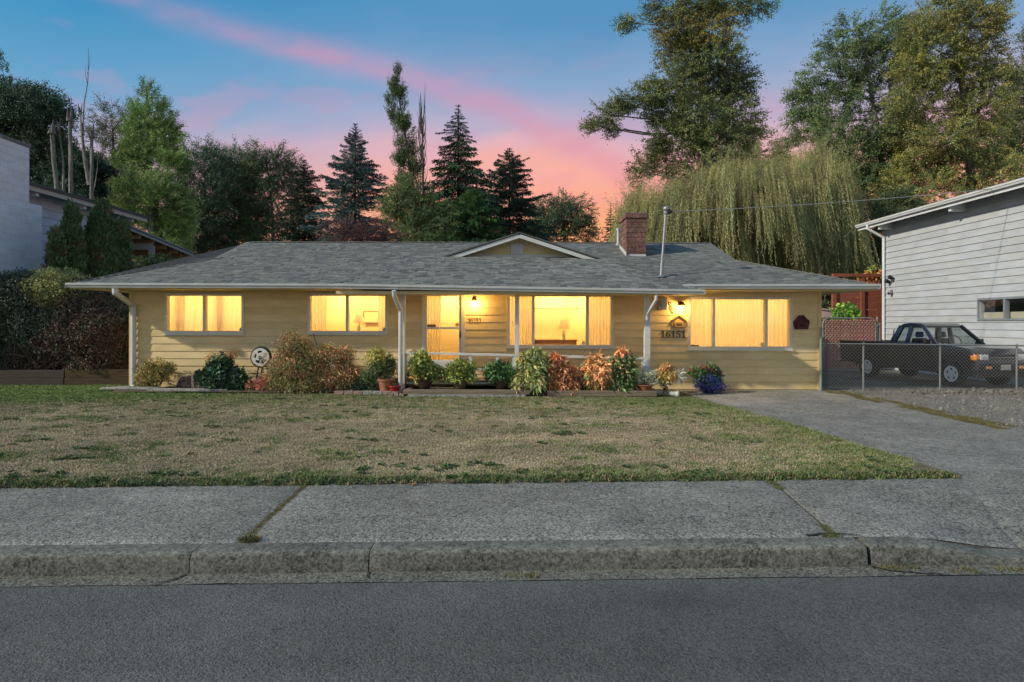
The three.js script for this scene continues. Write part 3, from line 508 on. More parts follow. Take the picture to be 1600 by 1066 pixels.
// ---- roof ----
const EY = 2.640, EZ = -14.8, PT = .333, RZ = -19.4, RY = EY + PT * (EZ - RZ);
const onRoof = (x, z) => V(x, EY + PT * (EZ - z), z);
const KZ = -17.3, XL = -10.24, XR = 8.44, KL = -7.96, KR = 5.92;
const pTL = -1.95, pTR = 2.30, pBL = -3.95, pBR = 4.27, PZ = -14.33;        // the raised porch roof
const pY = [2.585, 2.475];                                                    // its eave sags to the right
const porchPts = [V(pBL, pY[0], PZ), V(pBR, pY[1], PZ), onRoof(pTR, KZ).add(V(0, .022, 0)), onRoof(pTL, KZ).add(V(0, .022, 0))];
const roof = new THREE.Group(); roof.name = 'roof'; house.add(roof);
{
  const f = [onRoof(XL, EZ), onRoof(XR, EZ), onRoof(KR, KZ), onRoof(KR, RZ), onRoof(KL, RZ), onRoof(KL, KZ)];
  const back = (v) => V(v.x, v.y, 2 * RZ - v.z);
  obj('roof_deck', [solid(f, .05), solid(f.map(back).reverse(), .05), solid([back(f[0]), f[0], f[5], back(f[5])], .05), solid([f[1], back(f[1]), back(f[2]), f[2]], .05),
    solid([back(f[5]), f[5], f[4]], .05), solid([f[2], back(f[2]), f[3]], .05), solid([porchPts[0], porchPts[1], porchPts[2], porchPts[3]], .03),
    solid([onRoof(pBL + .1, EZ), porchPts[0], porchPts[3]], .012), solid([porchPts[1], onRoof(pBR - .1, EZ), porchPts[2]], .012)], M.roofDeck, roof);
  const tiles = [];
  const lay = (pts, o, u, row, skip, pal, bias = 1) => {
    const n = pts[1].clone().sub(pts[0]).cross(pts[2].clone().sub(pts[0])).normalize(), v = n.clone().cross(u).normalize(), q = pts.map((p) => { const e = p.clone().sub(o); return [e.dot(u), e.dot(v)]; });
    const vmax = Math.max(...q.map((e) => e[1]));
    for (let k = 0, t = -.025; t < vmax - .02; k++, t += row) {
      const m = Math.min(t + row * .5, vmax - .002), xs = []; for (let i = 0; i < q.length; i++) { const a = q[i], b = q[(i + 1) % q.length]; if ((a[1] > m) !== (b[1] > m)) xs.push(a[0] + (m - a[1]) / (b[1] - a[1]) * (b[0] - a[0])); }
      xs.sort((a, b) => a - b);
      for (let i = 0; i + 1 < xs.length; i += 2) for (let x = xs[i] - rr(0, .12), first = true; x < xs[i + 1];) {
        let w = pick([.09, .13, .17, .21, .25]) * rr(.85, 1.1), a = Math.max(x, xs[i]), b = Math.min(x + w, xs[i + 1]); x += w; if (b - a < .03) continue;
        const c = o.clone().addScaledVector(u, (a + b) / 2).addScaledVector(v, t + row * .56); if (skip && skip(c)) continue;
        const th = pick([.01, .012, .018]), tilt = .035;
        const vv = v.clone().addScaledVector(n, -tilt).normalize(), nn = u.clone().cross(vv).negate(); if (nn.dot(n) < 0) nn.negate();
        c.addScaledVector(n, .008 + th / 2);
        const M4 = new THREE.Matrix4().makeBasis(u.clone().multiplyScalar(b - a - .004), vv.clone().multiplyScalar(row * 1.12), nn.clone().multiplyScalar(th)).setPosition(c);
        tiles.push({ M4, c, k: pick(pal), v: rr(.84, 1.16) * bias });
      }
    }
  };
  const ux = V(1, 0, 0), row = .142;
  const inPorch = (c) => { const t = (c.z - PZ) / (KZ - PZ); return t > -.3 && t < 1 && c.x > lerp(pBL, pTL, t) + .05 && c.x < lerp(pBR, pTR, t) - .05; };
  const gab = (c) => c.z < -17.2 && c.x > lerp(-1.95, .17, clamp((-17.2 - c.z) / 2.1, 0, 1)) && c.x < lerp(2.3, .17, clamp((-17.2 - c.z) / 2.1, 0, 1));
  lay(f, f[0], ux, row, (c) => inPorch(c) || gab(c), [0, 1, 1, 2, 3, 5, 5]);
  const pu = porchPts[1].clone().sub(porchPts[0]).normalize(); lay(porchPts, porchPts[0], pu, row, null, [0, 1, 2, 2, 3, 4, 5]);
  lay([back(f[0]), f[0], f[5], back(f[5])], back(f[0]), V(0, 0, 1), row, null, [0, 1, 2, 5]); lay([f[1], back(f[1]), back(f[2]), f[2]], f[1], V(0, 0, -1), row, null, [0, 1, 2, 5]);
  tiles.sort((a, b) => a.c.length() - b.c.length());
  const near = tiles.filter((t) => t.c.z > -15.0).slice(0, 300), set = new Set(near), g = new THREE.BoxGeometry(1, 1, 1);
  for (const t of near) { const m = obj('shingle', g, M.shingles[t.k], roof); m.applyMatrix4(t.M4); }
  inst('shingle_field', g, M.shingleI, tiles.filter((t) => !set.has(t)).map((t) => [t.M4, C(SH[t.k][0] * t.v, SH[t.k][1] * t.v, SH[t.k][2] * t.v)]), roof);
  const caps = [], cap = (a, b) => { const L = a.distanceTo(b), n = Math.round(L / .17); for (let i = 0; i < n; i++) { const p = a.clone().lerp(b, i / n), q = a.clone().lerp(b, (i + 1.15) / n).add(V(0, -.006, 0)); caps.push(bar(p.clone().add(V(0, .018, 0)), q.add(V(0, .012, 0)), .2, .014)); } };
  cap(f[0], f[5]); cap(f[5], f[4]); cap(f[1], f[2]); cap(f[2], f[3]); cap(f[4], V(.17, RY, RZ)); cap(f[3], V(.17, RY, RZ));
  obj('ridge_cap', caps, M.shingles[1], roof);
  obj('roof_edge_strip', [bar(onRoof(pBL - .02, EZ).add(V(0, .03, 0)), onRoof(pTL - .03, KZ).add(V(0, .028, 0)), .07, .012), bar(onRoof(pBR + .02, EZ).add(V(0, .02, 0)), onRoof(pTR + .03, KZ).add(V(0, .022, 0)), .04, .01)], std(C(.035, .035, .035), .9), roof);  // thin dark strips along both edges of the raised porch roof
  // gablet over the porch
  const gz = -17.2, A = V(.19, 4.165, gz), B = onRoof(-1.95, gz).add(V(0, .05, 0)), Cc = onRoof(2.33, gz).add(V(0, .05, 0)), Ab = V(.19, 4.165, -19.4);
  const Gb = new THREE.Group(); Gb.name = 'gablet'; house.add(Gb);
  obj('gablet_roof', [solid([B, A, Ab].reverse(), .035), solid([A, Cc, Ab].reverse(), .035)].map((q) => q), M.shingles[0], Gb);
  const rake = (p, q) => { const up = V(0, 0, 1); return bar(p.clone().add(V(0, -.075, .005)), q.clone().add(V(0, -.075, .005)), .035, .1, V(0, 1, 0)); };
  obj('rake_board', [rake(B.clone().add(V(.06, 0, 0)), A), rake(Cc.clone().add(V(-.06, 0, 0)), A.clone().add(V(0, 0, .002)))], M.gutter, Gb);
  obj('rake_shingle_edge', [bar(B.clone().add(V(-.12, -.045, -.1)), A.clone().add(V(0, .012, -.1)), .3, .02), bar(Cc.clone().add(V(.12, -.045, -.1)), A.clone().add(V(0, .012, -.1)), .3, .02)], M.roofDeck, Gb);
  const wz = -17.62, wl = -1.30, wr = 1.68, wy = onRoof(0, wz).y - .02, wallG = [];
  const n = 4; for (let i = 0; i < n; i++) { const y0 = lerp(wy, A.y - .06, i / n), y1 = lerp(wy, A.y - .06, (i + 1) / n), hw = (y) => (A.y - .03 - y) / (A.y - wy) * 1.62; const s = new THREE.Shape([[A.x - hw(y0), y0], [A.x + hw(y0), y0], [A.x + hw(y1), y1], [A.x - hw(y1), y1]].map((e) => new THREE.Vector2(...e))); obj('board', metric(new THREE.ExtrudeGeometry(s, { depth: .02, bevelEnabled: false }).translate(0, 0, wz + (i % 2) * .003)), M.wall, Gb); }
  obj('base_trim', box(A.x - 1.4, A.x + 1.4, wy, wy + .07, wz + .022, wz + .04), M.white, Gb);
  const vx0 = px(797.8, 17.58), vx1 = px(817.3, 17.58), vy0 = py(397.3, 17.58), vy1 = py(380.5, 17.58);
  obj('gable_vent', [rbox(vx0, vx1, vy0, vy1, wz + .02, wz + .05, .006)], M.white, Gb);
}
// gutters
function gutterRun(a, b, name = 'gutter', parent = house) {                    // ogee profile swept from a to b, top lip at the given height
  const pr = [[0, -.008], [.0, -.105], [.085, -.105], [.095, -.07], [.118, -.045], [.122, 0], [.108, -.004], [.104, -.012], [.11, -.04], [.085, -.066], [.075, -.095], [.01, -.095], [.012, -.008]];
  const d = b.clone().sub(a), L = d.length(); d.normalize(); const out = d.clone().cross(V(0, 1, 0)).negate().multiplyScalar(-1).normalize();
  const s = new THREE.Shape(pr.map(([u, v]) => new THREE.Vector2(u, v))), g = new THREE.ExtrudeGeometry(s, { depth: L, bevelEnabled: false });
  const m = new THREE.Matrix4().makeBasis(out, V(0, 1, 0), d).setPosition(a); g.applyMatrix4(m); return metric(g);
}
{
  const gY = 2.655, z = EZ - .005;
  obj('gutter', gutterRun(V(XL - .02, gY, z), V(pBL + .1, gY - .01, z)), M.gutter, house);
  obj('gutter', gutterRun(V(pBR - .35, gY, z), V(XR + .02, gY + .015, z)), M.gutter, house);
  obj('porch_gutter', gutterRun(V(pBL - .02, pY[0] + .035, PZ - .005), V(pBR + .02, pY[1] + .03, PZ - .005)), M.gutter, house);
  obj('gutter_end_cap', [box(pBR + .018, pBR + .024, pY[1] - .075, pY[1] + .028, PZ - .42, PZ + .115)], M.gutter, house);
  obj('gutter_end_cap', [box(XL - .024, XL - .019, gY - .105, gY, z, z + .12)], M.gutter, house);
  obj('side_gutter', [box(XL - .1, XL, gY - .1, gY - .01, -24, z), box(XR, XR + .1, gY - .1, gY - .01, -24, z)], M.gutter, house);
  obj('fascia', [box(XL, XR, gY - .13, gY - .02, z - .035, z - .008), box(pBL, pBR, pY[1] - .08, pY[1] - .01, PZ - .05, PZ - .012)], M.soffit, house);
  const sy = YT;
  obj('soffit', [box(XL, XR, sy, sy + .02, WZ + .001, z - .036), box(XL, X0 + .001, sy, sy + .02, -24, WZ), box(X1 - .001, XR, sy, sy + .02, -24, WZ), box(pBL, pBR, sy - .135, sy - .12, z - .04, PZ - .05), box(pBL, pBR, sy - .135, sy + .0, z - .06, z - .041)], M.soffit, house);
}
// downspouts
const spout = (pts, w = .075, h = .055) => { const gs = []; for (let i = 0; i < pts.length - 1; i++) gs.push(rod(pts[i], pts[i + 1], w / 2, w / 2, 10)); for (let i = 1; i < pts.length - 1; i++) gs.push(new THREE.SphereGeometry(w / 2, 10, 8).translate(pts[i].x, pts[i].y, pts[i].z)); return gs; };
{
  const B = (x, y, d) => P(x, y, d);
  obj('downspout', spout([B(179.5, 451, 14.73), B(180, 458, 14.73), B(208.5, 478, 15.6), V(px(208.5, 15.6), .17, -15.6), V(px(210.5, 15.5), .15, -15.45)], .13), M.gutter, house);
  obj('downspout', spout([B(615.5, 454, 14.25), B(616, 462, 14.3), B(626, 485, 14.62), V(px(625.8, 14.62), .2, -14.62)], .1), M.gutter, house);
  obj('downspout', [...spout([B(1025.5, 459, 14.3), B(1025, 469, 14.32), B(1011, 492, 14.6), B(1011.3, 500, 14.62)], .072)], M.gutter, house);
}
// porch: deck, posts, railing
{
  const zp = -14.75, dx = (x) => px(x, 14.75);
  const post = (x0, x1, yb) => obj('porch_post', rbox(dx(x0), dx(x1), yb, 2.42, zp - .1, zp, .008), M.white, house);
  post(625.5, 632.5, .12); post(804.5, 811, .2); post(1007, 1016.5, .15);
  const deck = new THREE.Group(); deck.name = 'porch_deck'; house.add(deck);
  for (let i = 0; i < 7; i++) obj('plank', rbox(dx(633), dx(1006), .385, .42, WZ + .02 + i * .122, WZ + .02 + i * .122 + .116, .005), M.timber, deck);
  obj('deck_edge', rbox(dx(633), dx(1006), .33, .423, -14.86, -14.84, .004), M.white, deck);
  obj('step', [rbox(dx(672), dx(716), .22, .27, -14.83, -14.6, .006)], M.stone, deck);
  const rl = new THREE.Group(); rl.name = 'porch_railing'; house.add(rl);
  const zr = zp - .05, yt = (x) => py(lerp(551.5, 559.5, (x - 632) / (1008 - 632)), 14.8), X = (x) => px(x, 14.8);
  obj('top_rail', bar(V(X(634), yt(634), zr), V(X(804), yt(804), zr), .09, .05), M.white, rl); obj('top_rail', bar(V(X(811), yt(811), zr), V(X(1007), yt(1007), zr), .09, .05), M.white, rl);
  obj('lower_rail', bar(V(X(734), yt(734) - .345, zr), V(X(804), yt(804) - .35, zr), .05, .04), M.white, rl); obj('lower_rail', bar(V(X(811), yt(811) - .33, zr), V(X(1007), yt(1007) - .33, zr), .05, .04), M.white, rl);
  for (const x of [777, 802.5, 1004.5, 735]) obj('baluster', box(X(x) - .03, X(x) + .03, .42, yt(x) - .02, zr - .025, zr + .025), M.white, rl);
  const xs = X(634); obj('side_rail', bar(V(xs, yt(634), zr), V(xs, yt(634) + .02, WZ + .03), .09, .05), M.white, rl);
  for (let i = 0; i < 9; i++) { const z = lerp(zr - .05, WZ + .06, i / 8); obj('slat', box(xs - .02, xs + .02, .42, yt(634) - .02, z - .012, z + .012), M.white, rl); }
}
// chimney of large brown brick
{
  const ch = new THREE.Group(); ch.name = 'chimney'; house.add(ch);
  const cx0 = px(978.5, 17.65), cx1 = px(1009.5, 17.65), zf = -17.65, zb = -18.7, yb = 3.45, yt = 4.66, ytop = 4.80;
  const tones = [[.19, .095, .07], [.16, .08, .062], [.215, .115, .085], [.14, .075, .062], [.18, .1, .08]].map(([r, g, b]) => std(d2(r, g, b), .92, { map: drvMap, bumpMap: drvBump, bumpScale: .006 }));
  obj('mortar', box(cx0 + .012, cx1 - .012, yb, ytop - .02, zb + .012, zf - .012), std(d2(.13, .1, .085), .95, { map: drvMap }), ch);
  const rows = 9, rh = (yt - yb) / rows, brick = (x0, x1, y0, y1, z0, z1) => obj('brick', rbox(x0, x1, y0, y1, z0, z1, .006, 1), pick(tones), ch);
  for (let r = 0; r < rows; r++) {
    const y0 = yb + r * rh + .004, y1 = yb + (r + 1) * rh - .004, f = r % 2 ? [0, .27, .77, 1] : [0, .5, 1], s = r % 2 ? [0, .25, .5, .75, 1] : [0, .13, .38, .63, .87, 1], W = cx1 - cx0, D = zf - zb;
    for (let i = 0; i < f.length - 1; i++) brick(cx0 + f[i] * W + (i ? .004 : 0), cx0 + f[i + 1] * W - (i < f.length - 2 ? .004 : 0), y0, y1, zf - .09 + rr(0, .004), zf + rr(0, .005));
    for (const q of [cx0, cx1 - .09]) for (let i = 0; i < s.length - 1; i++) brick(q + rr(0, .003), q + .09 + rr(0, .003), y0, y1, zb + s[i] * D + .004, Math.min(zb + s[i + 1] * D - .004, zf - .094));
  }
  for (let i = 0; i < 3; i++) { obj('cap_brick', rbox(cx0 - .035 + i * (cx1 - cx0 + .07) / 3 + .003, cx0 - .035 + (i + 1) * (cx1 - cx0 + .07) / 3 - .003, yt, ytop, zf - .1, zf + .035, .006, 1), tones[1 + (i % 3)], ch); }
  for (let i = 0; i < 4; i++) for (const q of [cx0 - .035, cx1 - .065]) obj('cap_brick', rbox(q, q + .1, yt, ytop, zb - .035 + i * .265 + .003, Math.min(zb - .035 + (i + 1) * .265 - .003, zf - .104), .006, 1), tones[1 + (i % 3)], ch);
  obj('mortar_crown', rbox(cx0 - .02, cx1 + .02, ytop - .02, ytop + .012, zb - .02, zf + .02, .008), std(d2(.2, .18, .16), .95, { map: drvMap }), ch);
  obj('flashing', [box(cx0 + .03, cx1 - .01, 3.545, 3.655, zf + .006, zf + .02), bar(V(cx0 - .012, 3.63, zf + .05), V(cx0 - .012, 3.97, zb + .02), .015, .14)], M.gutter, ch);
  const vent = new THREE.Group(); vent.name = 'vent_pipe'; house.add(vent);
  const vx = px(965.3, 19.15); obj('pipe', new THREE.CylinderGeometry(.04, .045, .5, 14).translate(vx, 4.28, -19.1), M.gutter, vent); obj('pipe_cap', new THREE.CylinderGeometry(.06, .05, .09, 14).translate(vx, 4.55, -19.1), M.gutter, vent); obj('flashing_boot', new THREE.CylinderGeometry(.055, .11, .1, 14).translate(vx, 4.1, -19.1), std(C(.4, .36, .3), .7), vent);
}
// service mast with weatherhead, electric meter
{
  const ms = new THREE.Group(); ms.name = 'service_mast'; house.add(ms);
  const b = P(1033, 433, 15.45), m = P(1034.6, 410, 15.45), t = P(1040.3, 331, 15.45);
  obj('pipe', [rod(b.clone().add(V(-.01, -.2, 0)), m, .043), rod(m, t, .03)], M.metal, ms);
  const h = new THREE.SphereGeometry(.085, 16, 12); h.scale(1, .85, 1.15); h.translate(t.x + .01, t.y + .07, t.z);
  obj('weatherhead', [h, rod(t.clone().add(V(0, -.05, 0)), t.clone().add(V(0, .05, 0)), .052, .06, 12)], M.metal, ms);
  obj('insulator', [new THREE.SphereGeometry(.05, 10, 8).translate(t.x + .1, t.y + .0, t.z + .03), rod(t.clone().add(V(.02, -.06, 0)), t.clone().add(V(.13, -.02, .02)), .015)], M.dark, ms);
  obj('flashing', new THREE.CylinderGeometry(.055, .14, .05, 16).translate(b.x - .005, b.y + .02, b.z), M.metal, ms);
  const mt = new THREE.Group(); mt.name = 'electric_meter'; house.add(mt);
  const X = (v) => px(v, 15.6), Y = (v) => py(v, 15.6, 1035);
  obj('meter_box', rbox(X(1028), X(1042), Y(484), Y(465), WZ + .02, WZ + .16, .01), M.metal, mt);
  obj('meter_dial', new THREE.CylinderGeometry(.07, .075, .08, 20).rotateX(Math.PI / 2).translate(X(1035), Y(475), WZ + .19), M.metal, mt);
  obj('conduit', limb([V(X(1045), Y(476), WZ + .05), V(X(1046), Y(472), WZ + .06), V(X(1049), Y(473), WZ + .05), V(X(1050), Y(481), WZ + .04), V(X(1053), Y(490), WZ + .035)], .012, .009, 6), M.dark, mt);
}
// power line from the mast to a pole out of the frame
{
  const a = P(1043, 331, 15.42), c = P(1945, 240, 19), pts = []; for (let i = 0; i <= 24; i++) { const t = i / 24, p = a.clone().lerp(c, t); p.y -= .26 * 4 * t * (1 - t); pts.push(p); }
  tag(obj('power_line', [limb(pts, .009, .009, 6, 70), limb(pts.map((p, i) => p.clone().add(V(0, .007 * Math.sin(i * 2.2), .007 * Math.cos(i * 2.2)))), .005, .005, 5, 70)], std(C(.32, .32, .31), .7)), 'twisted grey power line running from the roof mast to the right', 'power line');
}
// wall lanterns with glowing bulbs
function lantern(x, y, label, power, shape) {
  const L = thing('wall_lantern', label, 'wall lamp', [px(x, 15.58), py(y, 15.58, x), WZ + .19], 'lit lanterns on the house front');
  obj('back_plate', [rbox(-.05, .05, .06, .16, -.168, -.15, .006), bar(V(0, .12, -.15), V(0, .12, 0), .025, .025)], std(C(.12, .06, .025), .45, { metalness: .7 }), L);
  obj('lantern_cap', new THREE.LatheGeometry(shape ? [[0, .17], [.025, .165], [.05, .13], [.075, .085], [.07, .08], [0, .085]].map((q) => new THREE.Vector2(...q)) : [[0, .15], [.03, .145], [.075, .10], [.09, .06], [.085, .055], [0, .06]].map((q) => new THREE.Vector2(...q)), 20), std(C(.12, .06, .025), .45, { metalness: .7 }), L);
  obj('glass_jar', new THREE.LatheGeometry([[.05, .085], [.072, .05], [.078, 0], [.06, -.055], [.03, -.085], [.0, -.09]].map((q) => new THREE.Vector2(...q)), 20), M.glass, L);
  obj('bulb', new THREE.SphereGeometry(.036, 16, 12).translate(0, .0, 0), std(C(.2, .15, .1), .5, { emissive: C(1, .8, .42), emissiveIntensity: 9 }), L).castShadow = false;
  const l = new THREE.PointLight(C(1, .58, .16), power, 0, 2); l.castShadow = true; l.shadow.radius = 1.8; L.add(l); return L;
}
lantern(741, 474.5, 'lit jar lantern on the yellow wall just right of the front door', 1.5, 1);
lantern(1064, 481, 'lit round lantern above the large house number beside the right hand window', 1.5, 0);
// house numbers
{
  const serif = await new FontLoader().loadAsync('fonts/droid/droid_serif_bold.typeface.json'), sans = await new FontLoader().loadAsync('fonts/droid/droid_sans_regular.typeface.json');
  const nums = (label, x0, x1, yb, yt, font, mat, z, depth) => {
    const t = thing('house_number', label, 'house number', [px(x0, 15.65), py(yb, 15.65, x0), z]), w = (px(x1, 15.65) - px(x0, 15.65)), h = (yb - yt) * 15.65 / 1000; let digits = [], x = 0;
    [...'16151'].forEach((ch, i) => { const g = new TextGeometry(ch, { font, size: h * .98, depth, curveSegments: 5, bevelEnabled: true, bevelSize: .002, bevelThickness: .002, bevelSegments: 1 }); g.computeBoundingBox(); const bw = g.boundingBox.max.x - g.boundingBox.min.x, slot = w / 5; g.translate(i * slot + (slot - bw) / 2 - g.boundingBox.min.x, 0, 0); obj('digit', g, mat, t); });
  };
  nums('large dark serif house number 16151 under the house shaped plaque', 1032.5, 1072.5, 527.5, 516.5, serif, std(C(.12, .075, .03), .5), WZ + .022, .012);
  nums('small faint house number 16151 under the lantern by the front door', 730.5, 751.5, 504, 496.5, sans, std(C(.34, .22, .08), .5), WZ + .022, .008);
}
// house shaped wall plaques
function plaque(x, y, w, label, c, c2) {
  const t = thing('wall_plaque', label, 'wall plaque', [px(x, 15.63), py(y, 15.63, x), WZ + .02]), s = w, sh = new THREE.Shape([[-.40, -.42], [.40, -.42], [.5, 0.02], [.40, .1], [.14, .42], [-.14, .42], [-.40, .1], [-.5, .02]].map(([a, b]) => new THREE.Vector2(a * s, b * s)));
  obj('back_board', metric(new THREE.ExtrudeGeometry(sh, { depth: .02, bevelEnabled: true, bevelSize: .004, bevelThickness: .004, bevelSegments: 1 })), std(c, .7), t);
  obj('front_box', [rbox(-.3 * s, .3 * s, -.4 * s, -.04 * s, .022, .075, .006), bar(V(-.44 * s, .06 * s, .04), V(0, .40 * s, .04), .05, .02), bar(V(.44 * s, .06 * s, .04), V(0, .40 * s, .041), .05, .02)], std(c2, .7), t);
  obj('front_slot', box(-.17 * s, .17 * s, -.28 * s, -.12 * s, .075, .078), std(C(c.r * .3, c.g * .3, c.b * .3), .8), t);
}
plaque(1253.5, 503.5, .40, 'dark red house shaped plaque on the wall right of the last window', C(.07, .012, .012), C(.085, .016, .014));
plaque(1061, 502, .38, 'tan house shaped plaque above the large house number', C(.46, .30, .12), C(.42, .27, .11));
// ================= neighbours, fences, shed =================
M.whiteBlock = std(d2(.74, .76, .78), .8, { map: paintMap, bumpMap: drvBump, bumpScale: .0015 });
M.greySiding = std(d2(.42, .45, .47), .7, { map: paintMap, bumpMap: paintBump, bumpScale: .002 });
M.greySiding2 = std(d2(.395, .425, .445), .7, { map: paintMap, bumpMap: paintBump, bumpScale: .002 });
M.blueSiding = std(d2(.50, .58, .68), .7, { map: paintMap, bumpMap: paintBump, bumpScale: .002 });
M.whiteTrim = std(d2(.62, .64, .64), .55, { map: paintMap });
M.eaveDark = std(d2(.30, .29, .28), .8, { map: paintMap });
M.red = std(d2(.34, .10, .055), .85, { map: grainMap, bumpMap: grainBump, bumpScale: .004 });
M.red2 = std(d2(.29, .085, .047), .85, { map: grainMap, bumpMap: grainBump, bumpScale: .004 });
M.rafter = std(d2(.34, .19, .085), .8, { map: grainMap });
M.galv = std(d2(.25, .26, .255), .55, { metalness: .4, map: paintMap });
M.darkGlass = phys(C(.03, .035, .035), .05, {});
// long clapboard on a side wall at x, facing -x or +x
function sideBoard(parent, x, s, z0, z1, y0, y1, mats) {
  const b = .032, a = .005, f = (z, y, o) => V(x + s * o, y, z), p = [f(z0, y0, 0), f(z1, y0, 0), f(z1, y1 + .008, 0), f(z0, y1 + .008, 0), f(z0, y0, b), f(z1, y0, b), f(z1, y1 + .008, a), f(z0, y1 + .008, a)], pos = [];
  const flip = (s > 0) === (z1 > z0);
  for (const q of [[4, 5, 6, 7], [0, 1, 5, 4], [3, 7, 6, 2], [0, 4, 7, 3], [1, 2, 6, 5]]) { const [i, k, l, m] = flip ? [...q].reverse() : q; for (const e of [i, k, l, i, l, m]) pos.push(p[e].x, p[e].y, p[e].z); }
  const g = new THREE.BufferGeometry(); g.setAttribute('position', new THREE.Float32BufferAttribute(pos, 3)); metric(g); const u = g.attributes.uv, ox = rr(0, 9), oy = rr(0, 9); for (let i = 0; i < u.count; i++) u.setXY(i, u.getX(i) + ox, u.getY(i) + oy);
  return obj('board', g, pick(mats), parent);
}
// ---- right hand neighbour ----
{
  const H = thing('grey_clapboard_house', 'tall pale grey clapboard house behind the black pickup truck', 'house'), X = 13.6, zF = -9.5, zB = -23.45, yT = 5.42;
  const w0 = P(1529.5, 465, X / .7295).z, wy1 = 2.50, wy0 = 1.85, w1 = -14.2;
  const s = new THREE.Shape([[-zB, .05], [-zF, .05], [-zF, yT], [-zB, yT]].map((q) => new THREE.Vector2(...q))); s.holes.push(new THREE.Path([[-w0 - .04, wy0 + .04], [-w1 + .04, wy0 + .04], [-w1 + .04, wy1 - .04], [-w0 - .04, wy1 - .04]].map((q) => new THREE.Vector2(...q))));
  const g = new THREE.ExtrudeGeometry(s, { depth: .14, bevelEnabled: false }); g.rotateY(Math.PI / 2); g.translate(X, 0, 0);
  const wall = obj('wall', [metric(g), box(X + .14, X + 9, .05, yT, zB, zB + .14), box(X + .14, X + 9, .05, yT, zF - .14, zF)], M.greySiding, H);
  for (let y = .12; y < yT - .05; y += .2105) {
    const y1 = Math.min(y + .2105, yT); let segs = [[zB, zF]];
    if (wy0 < y1 - .01 && wy1 > y + .01) { segs = [[zB, w0], [w1, zF]]; if (wy0 > y + .015) sideBoard(wall, X, -1, w0, w1, y, wy0, [M.greySiding]); if (wy1 < y1 - .015) sideBoard(wall, X, -1, w0, w1, wy1, y1, [M.greySiding]); }
    for (const [a, b] of segs) { const n = Math.max(1, Math.round((b - a) / 4.6)); let c = [a]; for (let k = 1; k < n; k++) c.push(lerp(a, b, (k + rr(-.3, .3)) / n)); c.push(b); for (let k = 0; k < n; k++) sideBoard(wall, X, -1, c[k], c[k + 1] - .002, y, y1, [M.greySiding, M.greySiding, M.greySiding2]); }
    for (let k = 0; k < 1; k++) { const p = new THREE.Mesh(box(X - .02, X + .01, y + .02, y1 - .01, zB - .03, zB), M.greySiding); p.name = 'board_end'; p.castShadow = p.receiveShadow = true; wall.add(p); }
  }
  const F = 13.02, ye = 5.27;                                             // fascia, gutter and soffit
  obj('fascia', [box(F, F + .04, ye - .02, ye + .17, zB - .62, zF + .5)], M.whiteTrim, H);
  obj('gutter', gutterRun(V(F - .002, ye + .185, zB - .62), V(F - .002, ye + .185, zF + .5)), M.whiteTrim, H);
  const sl = .16; obj('roof', [solid([V(F - .06, ye + .22, zF + .6), V(F - .06, ye + .22, zB - .66), V(X + 9, ye + .22 + 9.6 * sl, zB - .66), V(X + 9, ye + .22 + 9.6 * sl, zF + .6)].reverse(), .12)], M.roofDeck, H);
  obj('soffit', [box(F + .041, X, ye + .10, ye + .12, zB - .6, zF + .5)], M.eaveDark, H);
  for (const z of [-22.9, -19.2, -15.5, -11.8]) obj('beam_end', rbox(F + .10, X + .02, ye - .14, ye + .1, z - .05, z + .05, .006), M.whiteTrim, H);
  const dsz = zB + .18; obj('downspout', spout([V(F - .06, ye + .1, zB + .1), V(F - .05, ye - .05, zB + .1), V(X - .09, ye - .38, dsz), V(X - .085, .15, dsz)], .1), M.whiteTrim, H);
  const win = new THREE.Group(); win.name = 'window'; H.add(win); const fr = [], zs = [w0, w0 + 1.02, w0 + 2.04, w0 + 3.06, w1];
  fr.push(box(X - .05, X + .08, wy0, wy0 + .06, w0, w1), box(X - .05, X + .08, wy1 - .06, wy1, w0, w1)); for (const z of zs) fr.push(box(X - .048, X + .078, wy0 + .06, wy1 - .06, clamp(z - .035, w0, w1), clamp(z + .035, w0, w1)));
  obj('window_frame', fr, std(d2(.2, .23, .25), .5, { map: paintMap }), win);
  for (let i = 0; i < 4; i++) obj('pane', box(X + .02, X + .024, wy0 + .05, wy1 - .05, zs[i] + .03, zs[i + 1] - .03), M.glass, win);
  obj('blind', box(X + .12, X + .125, wy0, wy0 + .24, w0, w1), std(C(.42, .40, .30), .9), win); obj('room_wall', box(X + .7, X + .72, .5, 3.5, w0 - .3, w1 + .3), std(C(.05, .05, .045), .9), H);
  // outdoor flood light
  const t = thing('flood_light', 'small black twin flood light high on the grey clapboard wall', 'flood light', [X - .06, P(1396, 436, 22.8).y, -22.82]);
  obj('bracket', [rbox(-.02, .06, -.06, .06, -.06, .06, .008)], M.whiteTrim, t); for (const s2 of [-1, 1]) obj('lamp_head', new THREE.CylinderGeometry(.075, .055, .16, 14).rotateZ(Math.PI / 2.6).translate(-.09, .06 * s2 - .02, .1 * s2), M.dark, t);
  const t2 = thing('security_camera', 'small dark camera below the flood light on the grey wall', 'camera', [X - .06, P(1395, 447, 22.8).y - .18, -22.84]);
  obj('mount', rbox(-.02, .05, -.04, .05, -.04, .04, .006), M.galv, t2); obj('camera_body', new THREE.SphereGeometry(.075, 14, 10).translate(-.05, -.05, 0), M.galv, t2); obj('lens', new THREE.SphereGeometry(.045, 12, 8).translate(-.1, -.09, .02), M.dark, t2);
}
